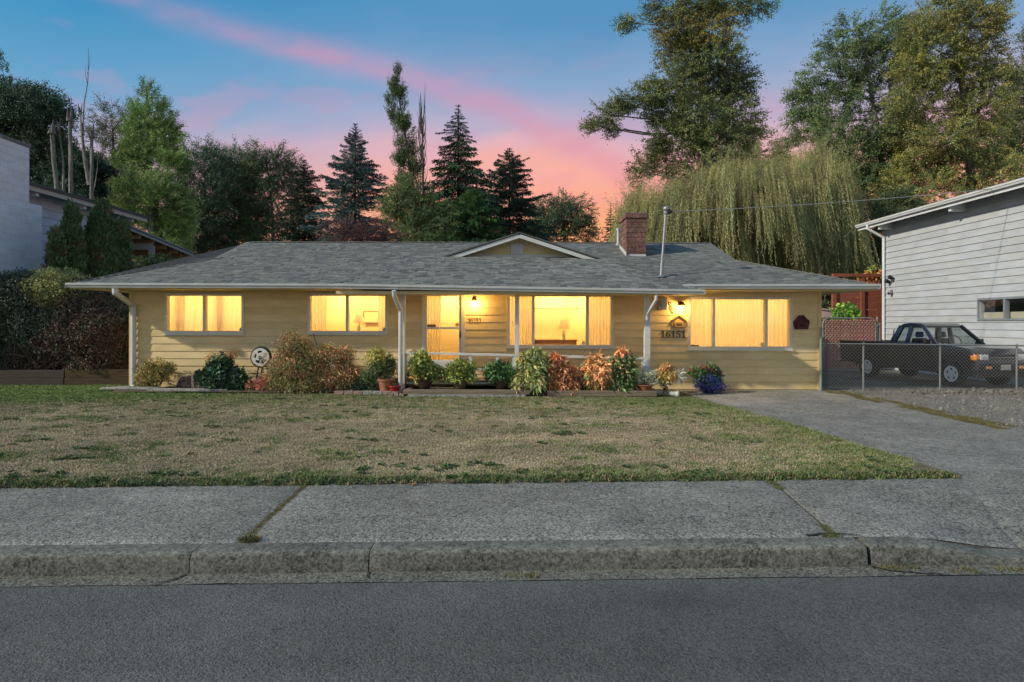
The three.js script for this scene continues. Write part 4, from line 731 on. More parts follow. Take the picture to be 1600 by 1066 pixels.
// ---- left hand neighbour ----
{
  const H = thing('pale_blue_house', 'tall pale blue house behind the hedge at the left edge', 'house'), X = -14.75, zF = -16.4, zB = -24.3, yT = 5.84;
  const wall = obj('wall', [box(X - .14, X, .05, yT, zB, zF), box(X - 6, X - .14, .05, yT, zB, zB + .14), box(X - 6, X - .14, .05, yT, zF - .14, zF)], M.blueSiding, H);
  for (let y = .12; y < yT - .05; y += .26) for (const [a, b] of [[zB, lerp(zB, zF, rr(.3, .7))], [0, zF]].map((q, i, r) => i ? [r[0][1] + .003, zF] : q)) sideBoard(wall, X, 1, a, b, y, Math.min(y + .26, yT), [M.blueSiding]);
  const F = -14.2, ye = 5.68, du = 14.1 / .755;
  obj('fascia', box(F - .04, F, ye - .04, ye + .17, zB - .6, -du - .002), std(d2(.50, .47, .40), .7, { map: paintMap }), H);
  obj('roof', solid([V(F + .05, ye + .2, zF + .65), V(F + .05, ye + .2, zB - .65), V(X - 6, ye + .2 + 6.6 * .14, zB - .65), V(X - 6, ye + .2 + 6.6 * .14, zF + .65)], .1), M.roofDeck, H);
  obj('soffit', box(X, F - .041, ye + .09, ye + .11, zB - .58, zF + .58), M.eaveDark, H);
  for (const z of [-19.25, -21.4, -24.1]) obj('beam_end', rbox(X - .02, F - .08, ye - .15, ye + .09, z - .06, z + .06, .006), M.whiteTrim, H);
  // white painted block chimney with a shoulder
  const ch = new THREE.Group(); ch.name = 'chimney'; H.add(ch);
  const cx = -14.1, dl = 14.1 / .735, yTop = EYE + .272 * du, ySh = EYE + .182 * du;
  obj('core', [box(X - .45, cx - .012, ySh - .1, yTop - .02, -du + .012, -16.2), box(X - .3, cx - .012, .05, ySh, -dl + .012, -16.2)], M.whiteBlock, ch);
  const bh = .205; let row = 0;
  for (let y = .1; y < yTop - .03; y += bh, row++) { const zz = y + bh * .6 < ySh ? -dl : -du; for (let z = zz + (row % 2 ? -.0 : -.2), k = 0; z < -16.2; z += .4, k++) { const a = Math.max(z, zz), b = Math.min(z + .4, -16.2); if (b - a > .05) obj('block', rbox(cx - .05, cx + rr(0, .004), y + .0015, Math.min(y + bh, yTop) - .0015, a + .0015, b - .0015, .003, 1), M.whiteBlock, ch); } for (let x = cx - .05, k = 0; k < 1; k++) obj('block', rbox(cx - .45, cx - .052, y + .0015, Math.min(y + bh, yTop) - .0015, zz, zz + .1, .003, 1), M.whiteBlock, ch); }
  obj('cap', [rbox(X - .5, cx + .03, yTop, yTop + .1, -du - .04, -16.15, .015)], std(d2(.2, .21, .2), .95, { map: drvMap, bumpMap: drvBump, bumpScale: .01 }), ch);
}
// patio cover behind it
{
  const T = thing('patio_cover', 'open timber patio cover with orange rafters behind the pale blue house', 'patio cover');
  const a = P(186, 349, 23.4), b = P(302, 398, 28.4), dir = b.clone().sub(a);
  const off = V(-4.2, .1, 0);
  obj('roof_sheet', solid([a.clone().add(V(.05, .05, .1)), b.clone().add(V(.05, .05, -.1)), b.clone().add(off), a.clone().add(off)], .05), M.roofDeck, T);
  obj('edge_fascia', bar(a, b, .06, .19), std(d2(.34, .36, .38), .7, { map: paintMap }), T);
  for (let i = 0; i < 6; i++) { const p = a.clone().lerp(b, (i + .6) / 6).add(V(-.05, -.14, 0)); obj('rafter', bar(p, p.clone().add(V(-4, .12, -.0)), .07, .17), M.rafter, T); }
  const q1 = P(237, 388, 25.4), q2 = P(290, 409, 28); const f = a.clone().add(V(0, -.36, 0)), g = b.clone().add(V(0, -.3, 0));
  obj('beam', bar(V(q1.x, q1.y - .06 + .06, q1.z).add(V(0, .05, .0)), V(q1.x - 3.6, q1.y + .12, q1.z), .12, .24), M.eaveDark, T);
  obj('post', box(q1.x - .085, q1.x + .085, .1, q1.y + .1, q1.z - .08, q1.z + .08), M.eaveDark, T); obj('post', box(q2.x - .075, q2.x + .075, .1, q2.y + .12, q2.z - .08, q2.z + .08), M.eaveDark, T);
  const q3 = P(248.5, 400, 27.1); obj('post', box(q3.x - .08, q3.x + .08, .1, q3.y + .35, q3.z - .08, q3.z + .08), M.rafter, T);
  obj('railing', [bar(P(204, 414, 24.2), P(234, 420, 25.3), .05, .06), bar(P(204, 421, 24.2), P(234, 427, 25.3), .04, .04)], M.eaveDark, T);
}
// ---- timber edging of the raised bed at the left ----
{
  const t = thing('timber_bed_edge', 'weathered timber edging in front of the dark hedge', 'timber edging');
  const rows = [[-14.4, -11.55, -16.46, -16.46], [-11.54, -9.5, -16.47, -16.72]];
  rows.forEach(([x0, x1, z0, z1], s) => { for (let k = 0; k < 2; k++) { const y = .12 + k * .195, m = s ? M.timberRust : M.timberDark; obj('timber', bar(V(x0 + .005, y + .095, z0 - .09 - k * .02), V(x1, y + .095 + s * .02, z1 - .09 - k * .02), .17, .188), m, t); } });
  obj('bed_soil', poly([[-14.4, -16.5], [-9.4, -16.7], [-9.4, -20], [-14.4, -20]], .44), M.dirt, t);
}
// ---- timbers edging the planting bed along the porch ----
{
  const t = thing('porch_bed_edge', 'grey weathered timbers edging the planting bed below the porch', 'timber edging'), x = (v) => px(v, 14.25);
  const tb = (x0, x1, y0, y1, z, m) => obj('timber', rbox(x(x0), x(x1), y0, y1, z - .14, z, .01), m, t);
  tb(631, 828, .165, .262, -14.20, M.timber); tb(638, 822, .10, .163, -14.17, M.stone); tb(855, 1026, .125, .252, -14.20, M.timber); tb(823, 856, .12, .245, -14.26, M.timberDark);
  obj('timber', rbox(x(1018), x(1026.5), .12, .25, -15.2, -14.342, .01), M.timber, t); obj('timber', rbox(x(631), x(639), .12, .255, -15.1, -14.342, .01), M.timber, t);
  const b = thing('brick_edge', 'row of pinkish bricks set in the lawn left of the porch post', 'brick edging');
  for (let i = 0; i < 7; i++) { const q = px(524 + i * 15, 14.5); obj('brick', rbox(q, q + .205, .13, .205 + rr(-.01, .01), -14.5 - rr(0, .02), -14.4, .008, 1), pick([M.stone, std(d2(.3, .2, .16), .9, { map: drvMap })]), b); }
  for (let i = 0; i < 3; i++) obj('brick', rbox(px(609 + i * 8, 14.3), px(616 + i * 8, 14.3), .12, .19, -14.32 - rr(0, .04), -14.2, .008, 1), std(d2(.3, .21, .17), .9, { map: drvMap }), b);
  const s = struct('planting_bed', gridSheet((a, q) => { const X = lerp(-2.6, 3.2, a), Z = lerp(-14.22, -15.75, q); return [X, .215 + .02 * perlin.noise(X * 5, 1, Z * 5), Z]; }, 60, 16), M.dirt);
  struct('planting_bed', gridSheet((a, q) => { const X = lerp(-9.2, -2.6, a), Z = lerp(-14.72 - .12 * perlin.noise(a * 9, 1, 1), -15.75, q); return [X, .175 + .02 * perlin.noise(X * 5, 1, Z * 5) + (q === 0 ? -.03 : 0), Z]; }, 80, 12), M.dirt);
}
// ---- chain link fence in front of the truck ----
function chainlink(p0, p1, h, cell, r) {                                       // woven zigzag wires between two points, one merged geometry
  const L = p0.distanceTo(p1), u = p1.clone().sub(p0).normalize(), gs = [], cs = cell / 2, rows = Math.round(h / cs), pos = [];
  const seg = (a, b) => { const d = b.clone().sub(a).normalize(), n1 = V(-d.z, .3, d.x).cross(d).normalize(), n2 = d.clone().cross(n1), R = []; for (let k = 0; k < 3; k++) { const t = k * 2.094, o = n1.clone().multiplyScalar(Math.cos(t) * r).addScaledVector(n2, Math.sin(t) * r); R.push(a.clone().add(o), b.clone().add(o)); } for (let k = 0; k < 3; k++) { const A = R[2 * k], B = R[2 * k + 1], Cq = R[(2 * k + 2) % 6], D = R[(2 * k + 3) % 6]; for (const q of [A, Cq, B, B, Cq, D]) pos.push(q.x, q.y, q.z); } };
  const n = Math.floor(L / cell);
  for (let i = 0; i < n; i++) { // each wire zigzags down; neighbours hook into it
    for (let k = 0; k < rows; k++) { const y0 = h - k * cs, y1 = h - (k + 1) * cs, s = k % 2, a = p0.clone().addScaledVector(u, i * cell + (s ? cell : 0)).add(V(0, y0, .004)), b = p0.clone().addScaledVector(u, i * cell + (s ? 0 : cell)).add(V(0, y1, -.004)); seg(a, b); }
    for (let k = 0; k < rows; k++) { const y0 = h - k * cs, y1 = h - (k + 1) * cs, s = k % 2, a = p0.clone().addScaledVector(u, i * cell + cell + (s ? 0 : 0) - (s ? 0 : cell) * 0 + (s ? -cell : 0)).add(V(0, y0, -.004)), b = p0.clone().addScaledVector(u, i * cell + (s ? cell : 0)).add(V(0, y1, .004)); if (k === 0 || i === n - 1) seg(a, b); }
  }
  const g = new THREE.BufferGeometry(); g.setAttribute('position', new THREE.Float32BufferAttribute(pos, 3)); g.computeVertexNormals(); return g;
}
{
  const f = thing('chain_link_fence', 'low galvanised chain link fence in front of the black pickup truck', 'fence'), z = -15.55, y0 = .17;
  const tl = P(1283, 537.5, 15.55), tr = P(1660, 541.5, 15.55);
  // diamond mesh as two families of slanting wires
  const H = tl.y - y0, cell = .086, pos = [], wires = [];
  const r = .0017; const W = tr.x - tl.x;
  const clipLine = (c, s) => { const a = [], yT = H, x0 = c, x1 = c + s * yT; let t0 = 0, t1 = 1; const dx = x1 - x0; const lim = (v, lo) => { }; for (const [m, e] of [[0, 1], [W, -1]]) { const f0 = e * (x0 - m), f1 = e * (x1 - m); if (f0 < 0 && f1 < 0) return null; if (f0 < 0) t0 = Math.max(t0, f0 / (f0 - f1)); if (f1 < 0) t1 = Math.min(t1, f0 / (f0 - f1)); } return [V(tl.x + x0 + dx * t0, y0 + yT * t0, z), V(tl.x + x0 + dx * t1, y0 + yT * t1, z)]; };
  for (let c = -H; c < W + H; c += cell) for (const s of [-1, 1]) { const q = clipLine(s < 0 ? c + H * 0 : c, s); if (!q || q[0].distanceTo(q[1]) < .05) continue; const off = V(0, 0, s * .0025); wires.push(rod(q[0].add(off), q[1].add(off), r, r, 5)); }
  M.wire = std(C(.4, .41, .4), .5, { metalness: .2 });
  const mesh = obj('wire_mesh', wires, M.wire, f); mesh.userData.kind = 'stuff';
  obj('top_rail', rod(tl.clone().add(V(-.02, .01, 0)), tr.clone().add(V(0, .01, 0)), .017, .017, 10), M.galv, f);
  for (const [x, yb] of [[1283.5, .1], [1350, .1], [1470, .1], [1590, .1]]) { const X = px(x, 15.56), t = lerp(tl.y, tr.y, (x - 1283) / 377); obj('post', [rod(V(X, yb, z - .03), V(X, t + .02, z - .03), .022, .022, 12), new THREE.SphereGeometry(.028, 12, 8).translate(X, t + .03, z - .03)], M.galv, f); }
  // terminal post by the house corner
  obj('end_post', [rod(V(px(1283, 15.5), .1, -15.5), V(px(1283, 15.5), 1.62, -15.5), .03, .03, 12), new THREE.SphereGeometry(.037, 12, 8).translate(px(1283, 15.5), 1.63, -15.5)], std(C(.23, .27, .23), .55, { metalness: .3 }), f);
}
// gate with woven red slats
{
  const f = thing('slatted_gate', 'chain link gate woven with red and pink slats beside the house corner', 'gate'), d = 22.4, z = -d, X = (v) => px(v, d), yb = py(577, d, 1330) - .02, yt = py(497.5, d, 1330);
  const x0 = X(1286.5), x1 = X(1368), r = .15, y2 = yt - r;
  obj('gate_frame', [limb([V(x0, yb, z), V(x0, lerp(yb, y2, .5), z), V(x0, y2, z), V(x0 + r * .3, yt - r * .3, z), V(x0 + r, yt, z), V(lerp(x0, x1, .5), yt, z), V(x1 - r, yt, z), V(x1 - r * .3, yt - r * .3, z), V(x1, y2, z), V(x1, lerp(yb, y2, .5), z), V(x1, yb, z)], .026, .026, 8, 60), rod(V(x0, yb, z), V(x1, yb, z), .026, .026)], M.galv, f);
  const n = 30, w = (x1 - x0 - .06) / n, tones = [[.38, .17, .14], [.31, .12, .10], [.42, .2, .17], [.36, .15, .13]].map((c) => std(C(...c), .65));
  for (let i = 0; i < n; i++) { const q = x0 + .03 + i * w; const pts = [], m = 12; const g = gridSheet((a, b) => [q + .004 + a * (w - .006), lerp(yb + .04, yt - .05, b), z + .03 * Math.sin((b * m + i * .5) * 6.283) * (a - .5) * 2 + .012 * Math.sin((b * m + i * .5) * 6.283)], 2, 48); obj('slat', g, tones[(i % 2) + (rnd() < .25 ? 2 : 0)], f).material.side = THREE.DoubleSide; }
  const wires = [], H = yt - yb - .1, W = x1 - x0 - .06, cell = w * 2; for (let c = -H; c < W + H; c += cell) for (const s of [-1, 1]) { const xa = c, xb = c + s * H; let t0 = 0, t1 = 1; const ok = [[0, 1], [W, -1]].every(([m, e]) => { const f0 = e * (xa - m), f1 = e * (xb - m); if (f0 < 0 && f1 < 0) return false; if (f0 < 0) t0 = Math.max(t0, f0 / (f0 - f1)); if (f1 < 0) t1 = Math.min(t1, f0 / (f0 - f1)); return true; }); if (!ok || t1 - t0 < .02) continue; wires.push(rod(V(x0 + .03 + xa + (xb - xa) * t0, yb + .04 + H * t0, z + .022), V(x0 + .03 + xa + (xb - xa) * t1, yb + .04 + H * t1, z + .022), .003, .003, 4)); }
  obj('wire_mesh', wires, M.galv, f).userData.kind = 'stuff';
  for (const [x, t] of [[1283.6, 500], [1372, 495], [1375.5, 505]]) obj('gate_post', rod(V(X(x), .1, z - .05), V(X(x), py(t, d, x), z - .05), .035, .035, 12), M.galv, f);
  obj('hinge', [box(x1, X(1372), lerp(yb, yt, .15), lerp(yb, yt, .15) + .05, z - .03, z + .02), box(x1, X(1372), lerp(yb, yt, .85), lerp(yb, yt, .85) + .05, z - .03, z + .02)], M.galv, f);
}
// red-brown board fence with a lattice top
{
  const f = thing('red_board_fence', 'tall red brown board fence with open lattice top behind the gate', 'fence'), d = 25, X = (v) => px(v, d), Y = (v, x = 1340) => py(v, d, x), z = -d;
  for (const x of [1303, 1347, 1391]) obj('post', box(X(x) - .07, X(x) + .07, .1, Y(431), z - .06, z + .08), M.red2, f);
  const n = 13, y0 = .15, y1 = Y(446); for (const [a, b] of [[1303, 1347], [1347, 1391]]) for (let i = 0; i < n; i++) obj('board', rbox(X(a) + .071, X(b) - .071, lerp(y0, y1, i / n) + .004, lerp(y0, y1, (i + 1) / n) - .004, z - .012, z + rr(.012, .02), .004, 1), pick([M.red, M.red2]), f);
  obj('top_rail', rbox(X(1300), X(1394), Y(433), Y(428), z - .06, z + .10, .01), M.red2, f); obj('mid_rail', rbox(X(1300), X(1394), Y(447), Y(443.5), z - .05, z + .085, .01), M.red, f);
  for (let i = 0; i < 12; i++) obj('slat', box(X(1306 + i * 7.4), X(1308.5 + i * 7.4), Y(443.5), Y(433), z - .02, z + .02), M.red2, f);
  const s = thing('folded_tarp', 'pale pink folded canvas standing behind the gate beside the house corner', 'tarp'), dd = 23.5; const P2 = (x, y, e = 0) => P(x, y, dd + e);
  obj('canvas', [solid([P2(1279, 498), P2(1303, 494), P2(1302, 484), P2(1281, 481)], .06)], std(C(.55, .36, .36), .85), s); obj('rim', [bar(P2(1279, 482, -.02), P2(1303, 485, -.02), .05, .05)], std(C(.5, .33, .33), .85), s); obj('pole', rod(P2(1291, 498, .05), P2(1291, 590, .05), .03), M.galv, s);
}
// ---- small yard things ----
{
  const st = thing('stepping_slabs', 'thin flat stone slabs lying on the lawn by the left downspout', 'stone slabs'), X = (v, d) => px(v, d);
  const slab = (pts, y, h) => { const s = new THREE.Shape(pts.map(([x, z]) => new THREE.Vector2(x, -z))); const g = new THREE.ExtrudeGeometry(s, { depth: h, bevelEnabled: true, bevelSize: .008, bevelThickness: .006, bevelSegments: 1 }); g.rotateX(-Math.PI / 2); g.translate(0, y, 0); obj('slab', metric(g), M.stone, st); };
  slab([[-9.75, -15.15], [-9.1, -15.05], [-8.6, -15.2], [-8.7, -15.5], [-9.5, -15.55]], .165, .03); slab([[-9.25, -14.95], [-8.45, -14.9], [-8.2, -15.1], [-8.9, -15.25]], .185, .035); slab([[-8.4, -14.75], [-7.2, -14.72], [-6.6, -14.8], [-7.1, -14.95], [-8.3, -14.98]], .165, .04);
  const pv = thing('mottled_slab', 'mottled dark red slab leaning against the wall left of the dark hydrangea', 'garden slab', [px(296, 15.4), .17, -15.4]);
  const mot = std(C(1, 1, 1), .85, { map: tex(256, (u, v) => { const q = tn(u, v, 22, 14, 3) * .6 + tn(u, v, 50, 34, 4) * .4; return q > .5 ? [.22, .14, .11] : [.07, .03, .025]; }, true, .5) });
  const sh = new THREE.Shape([[-.3, 0], [.08, 0], [.1, .3], [-.1, .27], [-.22, .24], [-.29, .1]].map((q) => new THREE.Vector2(...q))); obj('slab', metric(new THREE.ExtrudeGeometry(sh, { depth: .04, bevelEnabled: true, bevelSize: .006, bevelThickness: .006, bevelSegments: 1 }).rotateX(-.2)), mot, pv);
  const p2 = thing('mottled_panel', 'mottled dark red panel with pale edge post beside the hydrangea', 'garden panel', [px(313, 15.35), .17, -15.35]);
  obj('panel', metric(new THREE.BoxGeometry(.36, .4, .04).rotateX(-.15).rotateZ(-.06).translate(.06, .2, 0)), mot, p2); obj('edge_post', metric(new THREE.BoxGeometry(.06, .38, .05).translate(-.16, .19, .03)), std(C(.36, .28, .2), .8), p2);
  const sp = thing('splash_pipe', 'pale grey drain pipe lying at the end of the porch bed', 'drain pipe'); obj('pipe', limb([V(px(1026, 14.4), .2, -14.5), V(px(1040, 14.4), .185, -14.42), V(px(1059, 14.35), .17, -14.3)], .06, .055, 12), std(C(.42, .43, .40), .6), sp); obj('pipe_collar', rod(V(px(1056, 14.35), .172, -14.33), V(px(1060, 14.35), .168, -14.29), .064, .064, 12), std(C(.5, .5, .47), .6), sp);
  const hr = thing('hose_reel', 'round white hose reel on a black stand by the large shrub', 'hose reel', [px(409, 15.3), .17, -15.3]);
  const cy = py(558, 15.3, 409) - .17, R = .225;
  obj('reel_rim', new THREE.TorusGeometry(R, .035, 10, 36).translate(0, cy, .04), M.dark, hr);
  const ds = new THREE.Shape(); ds.absarc(0, 0, R - .015, 0, Math.PI * 2); for (let i = 0; i < 5; i++) { const a = i * 1.2566 + .4, h = new THREE.Path(); h.absellipse(Math.cos(a) * .125, Math.sin(a) * .125, .055, .035, 0, Math.PI * 2, true, a + 1.57); ds.holes.push(h); }
  obj('reel_disc', metric(new THREE.ExtrudeGeometry(ds, { depth: .015, bevelEnabled: true, bevelSize: .003, bevelThickness: .003, bevelSegments: 1, curveSegments: 24 }).translate(0, cy, .075)), std(C(.62, .6, .56), .5), hr);
  obj('hose', [0, 1, 2, 3].map((i) => new THREE.TorusGeometry(.14 + .012 * (i % 2), .022, 8, 30).translate(0, cy, .03 - i * .035)), std(C(.03, .05, .03), .6), hr);
  obj('hub', new THREE.CylinderGeometry(.035, .035, .24, 14).rotateX(1.5708).translate(0, cy, 0), M.dark, hr);
  obj('crank', [bar(V(0, cy, .11), V(-.02, cy - .12, .12), .025, .02), rod(V(-.02, cy - .12, .11), V(-.02, cy - .12, .19), .014)], M.dark, hr);
  obj('stand', [rod(V(-.02, cy, .05), V(-.12, 0, .12), .016), rod(V(.02, cy, .05), V(.12, 0, .12), .016), rod(V(-.02, cy, -.14), V(-.12, 0, -.2), .016), rod(V(.02, cy, -.14), V(.12, 0, -.2), .016), rod(V(-.1, .1, .1), V(.1, .1, .1), .012)], M.dark, hr);
  obj('hood', metric(new THREE.CylinderGeometry(R + .07, R + .07, .3, 28, 1, true, -.2, 1.7).rotateX(1.5708).translate(0, cy, -.06)), std(C(.22, .24, .24), .6, { side: THREE.DoubleSide }), hr);
  const stk = thing('leaning_stake', 'thin dark stake leaning on the wall below the second window', 'stake'); obj('stake', rod(P(489, 521, 15.6), P(497, 546, 15.35), .009, .009, 6), M.dark, stk);
}
// ================= pickup truck =================
{
  const T = thing('pickup_truck', 'black extended cab pickup truck parked behind the chain link fence', 'pickup truck', [11.22, .135, -20.55]); T.rotation.y = -76.5 * Math.PI / 180;
  const paint = phys(C(.005, .008, .017), .3, { clearcoat: 1, clearcoatRoughness: .08 }), trimB = std(C(.012, .012, .013), .6), rubber = std(C(.014, .014, .014), .85), chrome = std(C(.6, .6, .6), .18, { metalness: 1 }), alloy = std(C(.72, .73, .74), .4, { metalness: .25 });
  const W = .83, xr = 1.12, xf = 3.93, RW = .33, arch = .40;
  const prof = (x0, x1, pts) => { const s = new THREE.Shape(); pts.forEach(([x, y], i) => i ? s.lineTo(x, y) : s.moveTo(x, y)); return s; };
  const arcPts = (cx, cy, r, a0, a1, n = 14) => [...Array(n + 1)].map((_, i) => { const a = lerp(a0, a1, i / n); return [cx + Math.cos(a) * r, cy + Math.sin(a) * r]; });
  const ext = (pts, z0, z1, bev = .02) => { const g = new THREE.ExtrudeGeometry(prof(0, 0, pts), { depth: Math.abs(z1 - z0) - 2 * bev, bevelEnabled: bev > 0, bevelSize: bev, bevelThickness: bev, bevelSegments: 3, curveSegments: 8 }); g.translate(0, 0, Math.min(z0, z1) + bev); return toCreasedNormals(mergeVertices(g.deleteAttribute('normal').deleteAttribute('uv')), .6); };
  const cy = RW;
  // front body: nose, hood and doors in one shell with the arch cut out
  const body = [[1.98, .40], [xf - arch - .01, .36], ...arcPts(xf, cy, arch, Math.PI, 0).filter(([x, y]) => y > .32), [xf + arch + .05, .36], [4.56, .38], [4.62, .46], [4.62, .72], [4.56, .86], [4.44, .965], [4.1, 1.015], [3.55, 1.05], [3.34, 1.065], [2.0, 1.07], [1.98, 1.05]];
  obj('body', ext(body, -W, W, .03), paint, T);
  // cargo bed: two sides, floor, tailgate and bulkhead
  const side = [[.06, .50], [xr - arch, .44], ...arcPts(xr, cy, arch, Math.PI, 0).filter(([x, y]) => y > .42), [xr + arch, .42], [1.96, .42], [1.96, 1.07], [.03, 1.075]];
  obj('bed_side', ext(side, W - .09, W, .018), paint, T); obj('bed_side', ext(side, -W, -W + .09, .018), paint, T);
  obj('bed_floor', rbox(.1, 1.95, .58, .62, -W + .09, W - .09, .006), trimB, T); obj('tailgate', rbox(.02, .075, .52, 1.07, -W + .095, W - .095, .012), paint, T); obj('bulkhead', rbox(1.88, 1.955, .6, 1.06, -W + .095, W - .095, .012), paint, T);
  obj('wheel_well', [rbox(xr - .45, xr + .45, .5, .78, -W + .095, -W + .3, .05), rbox(xr - .45, xr + .45, .5, .78, W - .3, W - .095, .05)], trimB, T);
  // cab: pillars, roof, glass.  Sections taper towards the roof
  const yb = 1.06, yr = 1.585, zb = W - .045, zt = W - .20;
  const Zat = (y) => lerp(zb, zt, (y - yb) / (yr - yb));
  const pt = (x, y, s) => V(x, y, s * Zat(y));
  const rb = 2.03, rt = 2.20, fbx = 3.50, ftx = 2.93, bx0 = 2.50, bx1 = 2.57;          // rear edge bottom/top, windscreen bottom/top, B pillar
  const roofPts = [[rt - .02, yr - .03], [rt + .1, yr + .025], [2.55, yr + .05], [ftx - .08, yr + .025], [ftx + .02, yr - .03]];
  { const g = new THREE.ExtrudeGeometry(prof(0, 0, [...roofPts, [ftx + .02, yr - .055], [rt - .02, yr - .055]]), { depth: 2 * zt - .04, bevelEnabled: true, bevelSize: .02, bevelThickness: .05, bevelSegments: 4 }); g.translate(0, 0, -zt + .02); obj('roof', toCreasedNormals(mergeVertices(g.deleteAttribute('normal').deleteAttribute('uv')), .8), paint, T); }
  const pil = (a, b, w, t = .05) => bar(a, b, w, t, V(1, 0, 0));
  for (const s of [1, -1]) {
    obj('pillar', [pil(pt(rb + .02, yb, s), pt(rt + .02, yr - .03, s), .05, .17)], paint, T);
    obj('pillar', [pil(pt(bx0 + .03, yb, s), pt(bx0 + .06, yr - .03, s), .045, .12)], paint, T);
    obj('pillar', [pil(pt(fbx - .02, yb - .01, s), pt(ftx, yr - .02, s), .05, .09)], paint, T);
    obj('window_surround', [pil(pt(rb + .02, yb + .02, s), pt(fbx, yb + .02, s), .05, .05), pil(pt(rt, yr - .045, s), pt(ftx, yr - .045, s), .05, .06)], paint, T);
    const gl = (a) => { const g = new THREE.BufferGeometry(); g.setAttribute('position', new THREE.Float32BufferAttribute([0, 1, 2, 0, 2, 3].flatMap((i) => [a[i].x, a[i].y, a[i].z - s * .012]), 3)); return metric(g); };
    const tintG = phys(C(.5, .56, .56), .03, { transmission: 1, thickness: 0, ior: 1.45, side: THREE.DoubleSide });
    obj('side_window', gl([pt(rb + .06, yb + .03, s), pt(bx0, yb + .03, s), pt(bx0 + .03, yr - .07, s), pt(rt + .06, yr - .07, s)]), tintG, T); obj('side_window', gl([pt(bx1, yb + .03, s), pt(fbx - .07, yb + .03, s), pt(ftx - .04, yr - .07, s), pt(bx1 + .02, yr - .07, s)]), tintG, T);
    obj('mirror', [rbox(3.22, 3.33, 1.08, 1.21, s * (W + .06) - .09, s * (W + .06) + .09, .03), bar(V(3.26, 1.1, s * (W - .06)), V(3.27, 1.13, s * (W + .02)), .05, .04)], trimB, T);
    obj('door', [ext([[2.60, .44], [3.42, .42], [3.42, 1.045], [2.60, 1.05]], s > 0 ? W - .02 : -W - .006, s > 0 ? W + .006 : -W + .02, .004)], paint, T);
    obj('door_handle', rbox(2.68, 2.82, .96, .99, s * (W + .012) - .012, s * (W + .012) + .012, .006), trimB, T);
    obj('side_moulding', rbox(1.6, 3.5, .66, .70, s * (W + .006) - .008, s * (W + .006) + .008, .004), trimB, T);
    obj('arch_lip', [new THREE.TorusGeometry(arch + .005, .018, 8, 24, Math.PI).translate(xf, cy, s * (W - .008)), new THREE.TorusGeometry(arch + .005, .018, 8, 24, Math.PI).translate(xr, cy, s * (W - .008))], paint, T);
  }
  const quad = (a, b, c, d) => { const g = new THREE.BufferGeometry(); g.setAttribute('position', new THREE.Float32BufferAttribute([a, b, c, a, c, d].flatMap((v) => [v.x, v.y, v.z]), 3)); return metric(g); };
  const wg = phys(C(.75, .8, .8), .03, { transmission: 1, thickness: 0, ior: 1.45, side: THREE.DoubleSide });
  obj('windscreen', quad(pt(fbx, yb + .0, 1), pt(fbx, yb + .0, -1), pt(ftx + .015, yr - .04, -1), pt(ftx + .015, yr - .04, 1)), wg, T);
  obj('rear_window', quad(pt(rb + .02, yb + .03, -1), pt(rb + .02, yb + .03, 1), pt(rt, yr - .06, 1), pt(rt, yr - .06, -1)), wg, T);
  obj('cowl', rbox(3.4, 3.62, 1.045, 1.075, -W + .1, W - .1, .012), trimB, T);
  // inside
  obj('dashboard', rbox(3.1, 3.42, .95, 1.075, -W + .08, W - .08, .03), trimB, T); obj('cab_floor', box(2.02, 3.2, .72, .74, -W + .06, W - .06), trimB, T);
  for (const s of [1, -1]) { obj('seat', [rbox(2.5, 2.62, .75, 1.22, s * .38 - .23, s * .38 + .23, .05), rbox(2.52, 2.6, 1.24, 1.40, s * .38 - .12, s * .38 + .12, .035)], std(C(.03, .03, .034), .9), T); }
  obj('steering_wheel', new THREE.TorusGeometry(.18, .014, 8, 28).rotateY(Math.PI / 2).rotateZ(.45).translate(3.02, 1.13, -.38), trimB, T);
  // hood skin with a slight crown, grille, lamps, bumper
  obj('hood', [rbox(3.6, 4.42, 1.02, 1.045, -W + .13, W - .13, .012)].map((g) => { const p = g.attributes.position; for (let i = 0; i < p.count; i++) { const x = p.getX(i), z = p.getZ(i); p.setY(i, p.getY(i) - .065 * Math.pow((x - 3.6) / .82, 2) + .02 * (1 - (z / W) ** 2)); } return metric(g); }), paint, T);
  const fx = 4.63;
  obj('grille', [rbox(fx - .03, fx + .012, .70, .85, -.44, .44, .01)], trimB, T); for (let i = 0; i < 3; i++) obj('grille_bar', rbox(fx + .005, fx + .02, .725 + i * .045, .737 + i * .045, -.43, .43, .004), i === 1 ? chrome : trimB, T);
  const lens = phys(C(.7, .72, .72), .08, { clearcoat: 1 }), amber = phys(C(.75, .25, .03), .2, { clearcoat: 1 });
  for (const s of [1, -1]) {
    obj('headlight', [rbox(fx - .04, fx + .02, .69, .855, s * .58 - .125, s * .58 + .125, .012)], lens, T); obj('headlight_reflector', [rbox(fx + .018, fx + .026, .74, .80, s * .55 - .07, s * .55 + .07, .004)], chrome, T);
    obj('turn_signal', [rbox(fx - .16, fx + .012, .70, .85, s * .765 - .058, s * .765 + .066, .02)], amber, T);
    obj('fog_signal', rbox(fx + .07, fx + .10, .50, .57, s * .52 - .09, s * .52 + .09, .01), amber, T);
  }
  obj('front_bumper', [rbox(fx - .12, fx + .09, .42, .64, -W - .02, W + .02, .05, 4)], trimB, T); obj('number_plate', rbox(fx + .085, fx + .10, .47, .60, -.155, .155, .006), std(C(.42, .43, .40), .6), T);
  obj('front_valance', rbox(fx - .14, fx + .02, .28, .44, -W + .05, W - .05, .03), trimB, T); obj('rear_bumper', rbox(-.08, .05, .42, .56, -W, W, .03), chrome, T);
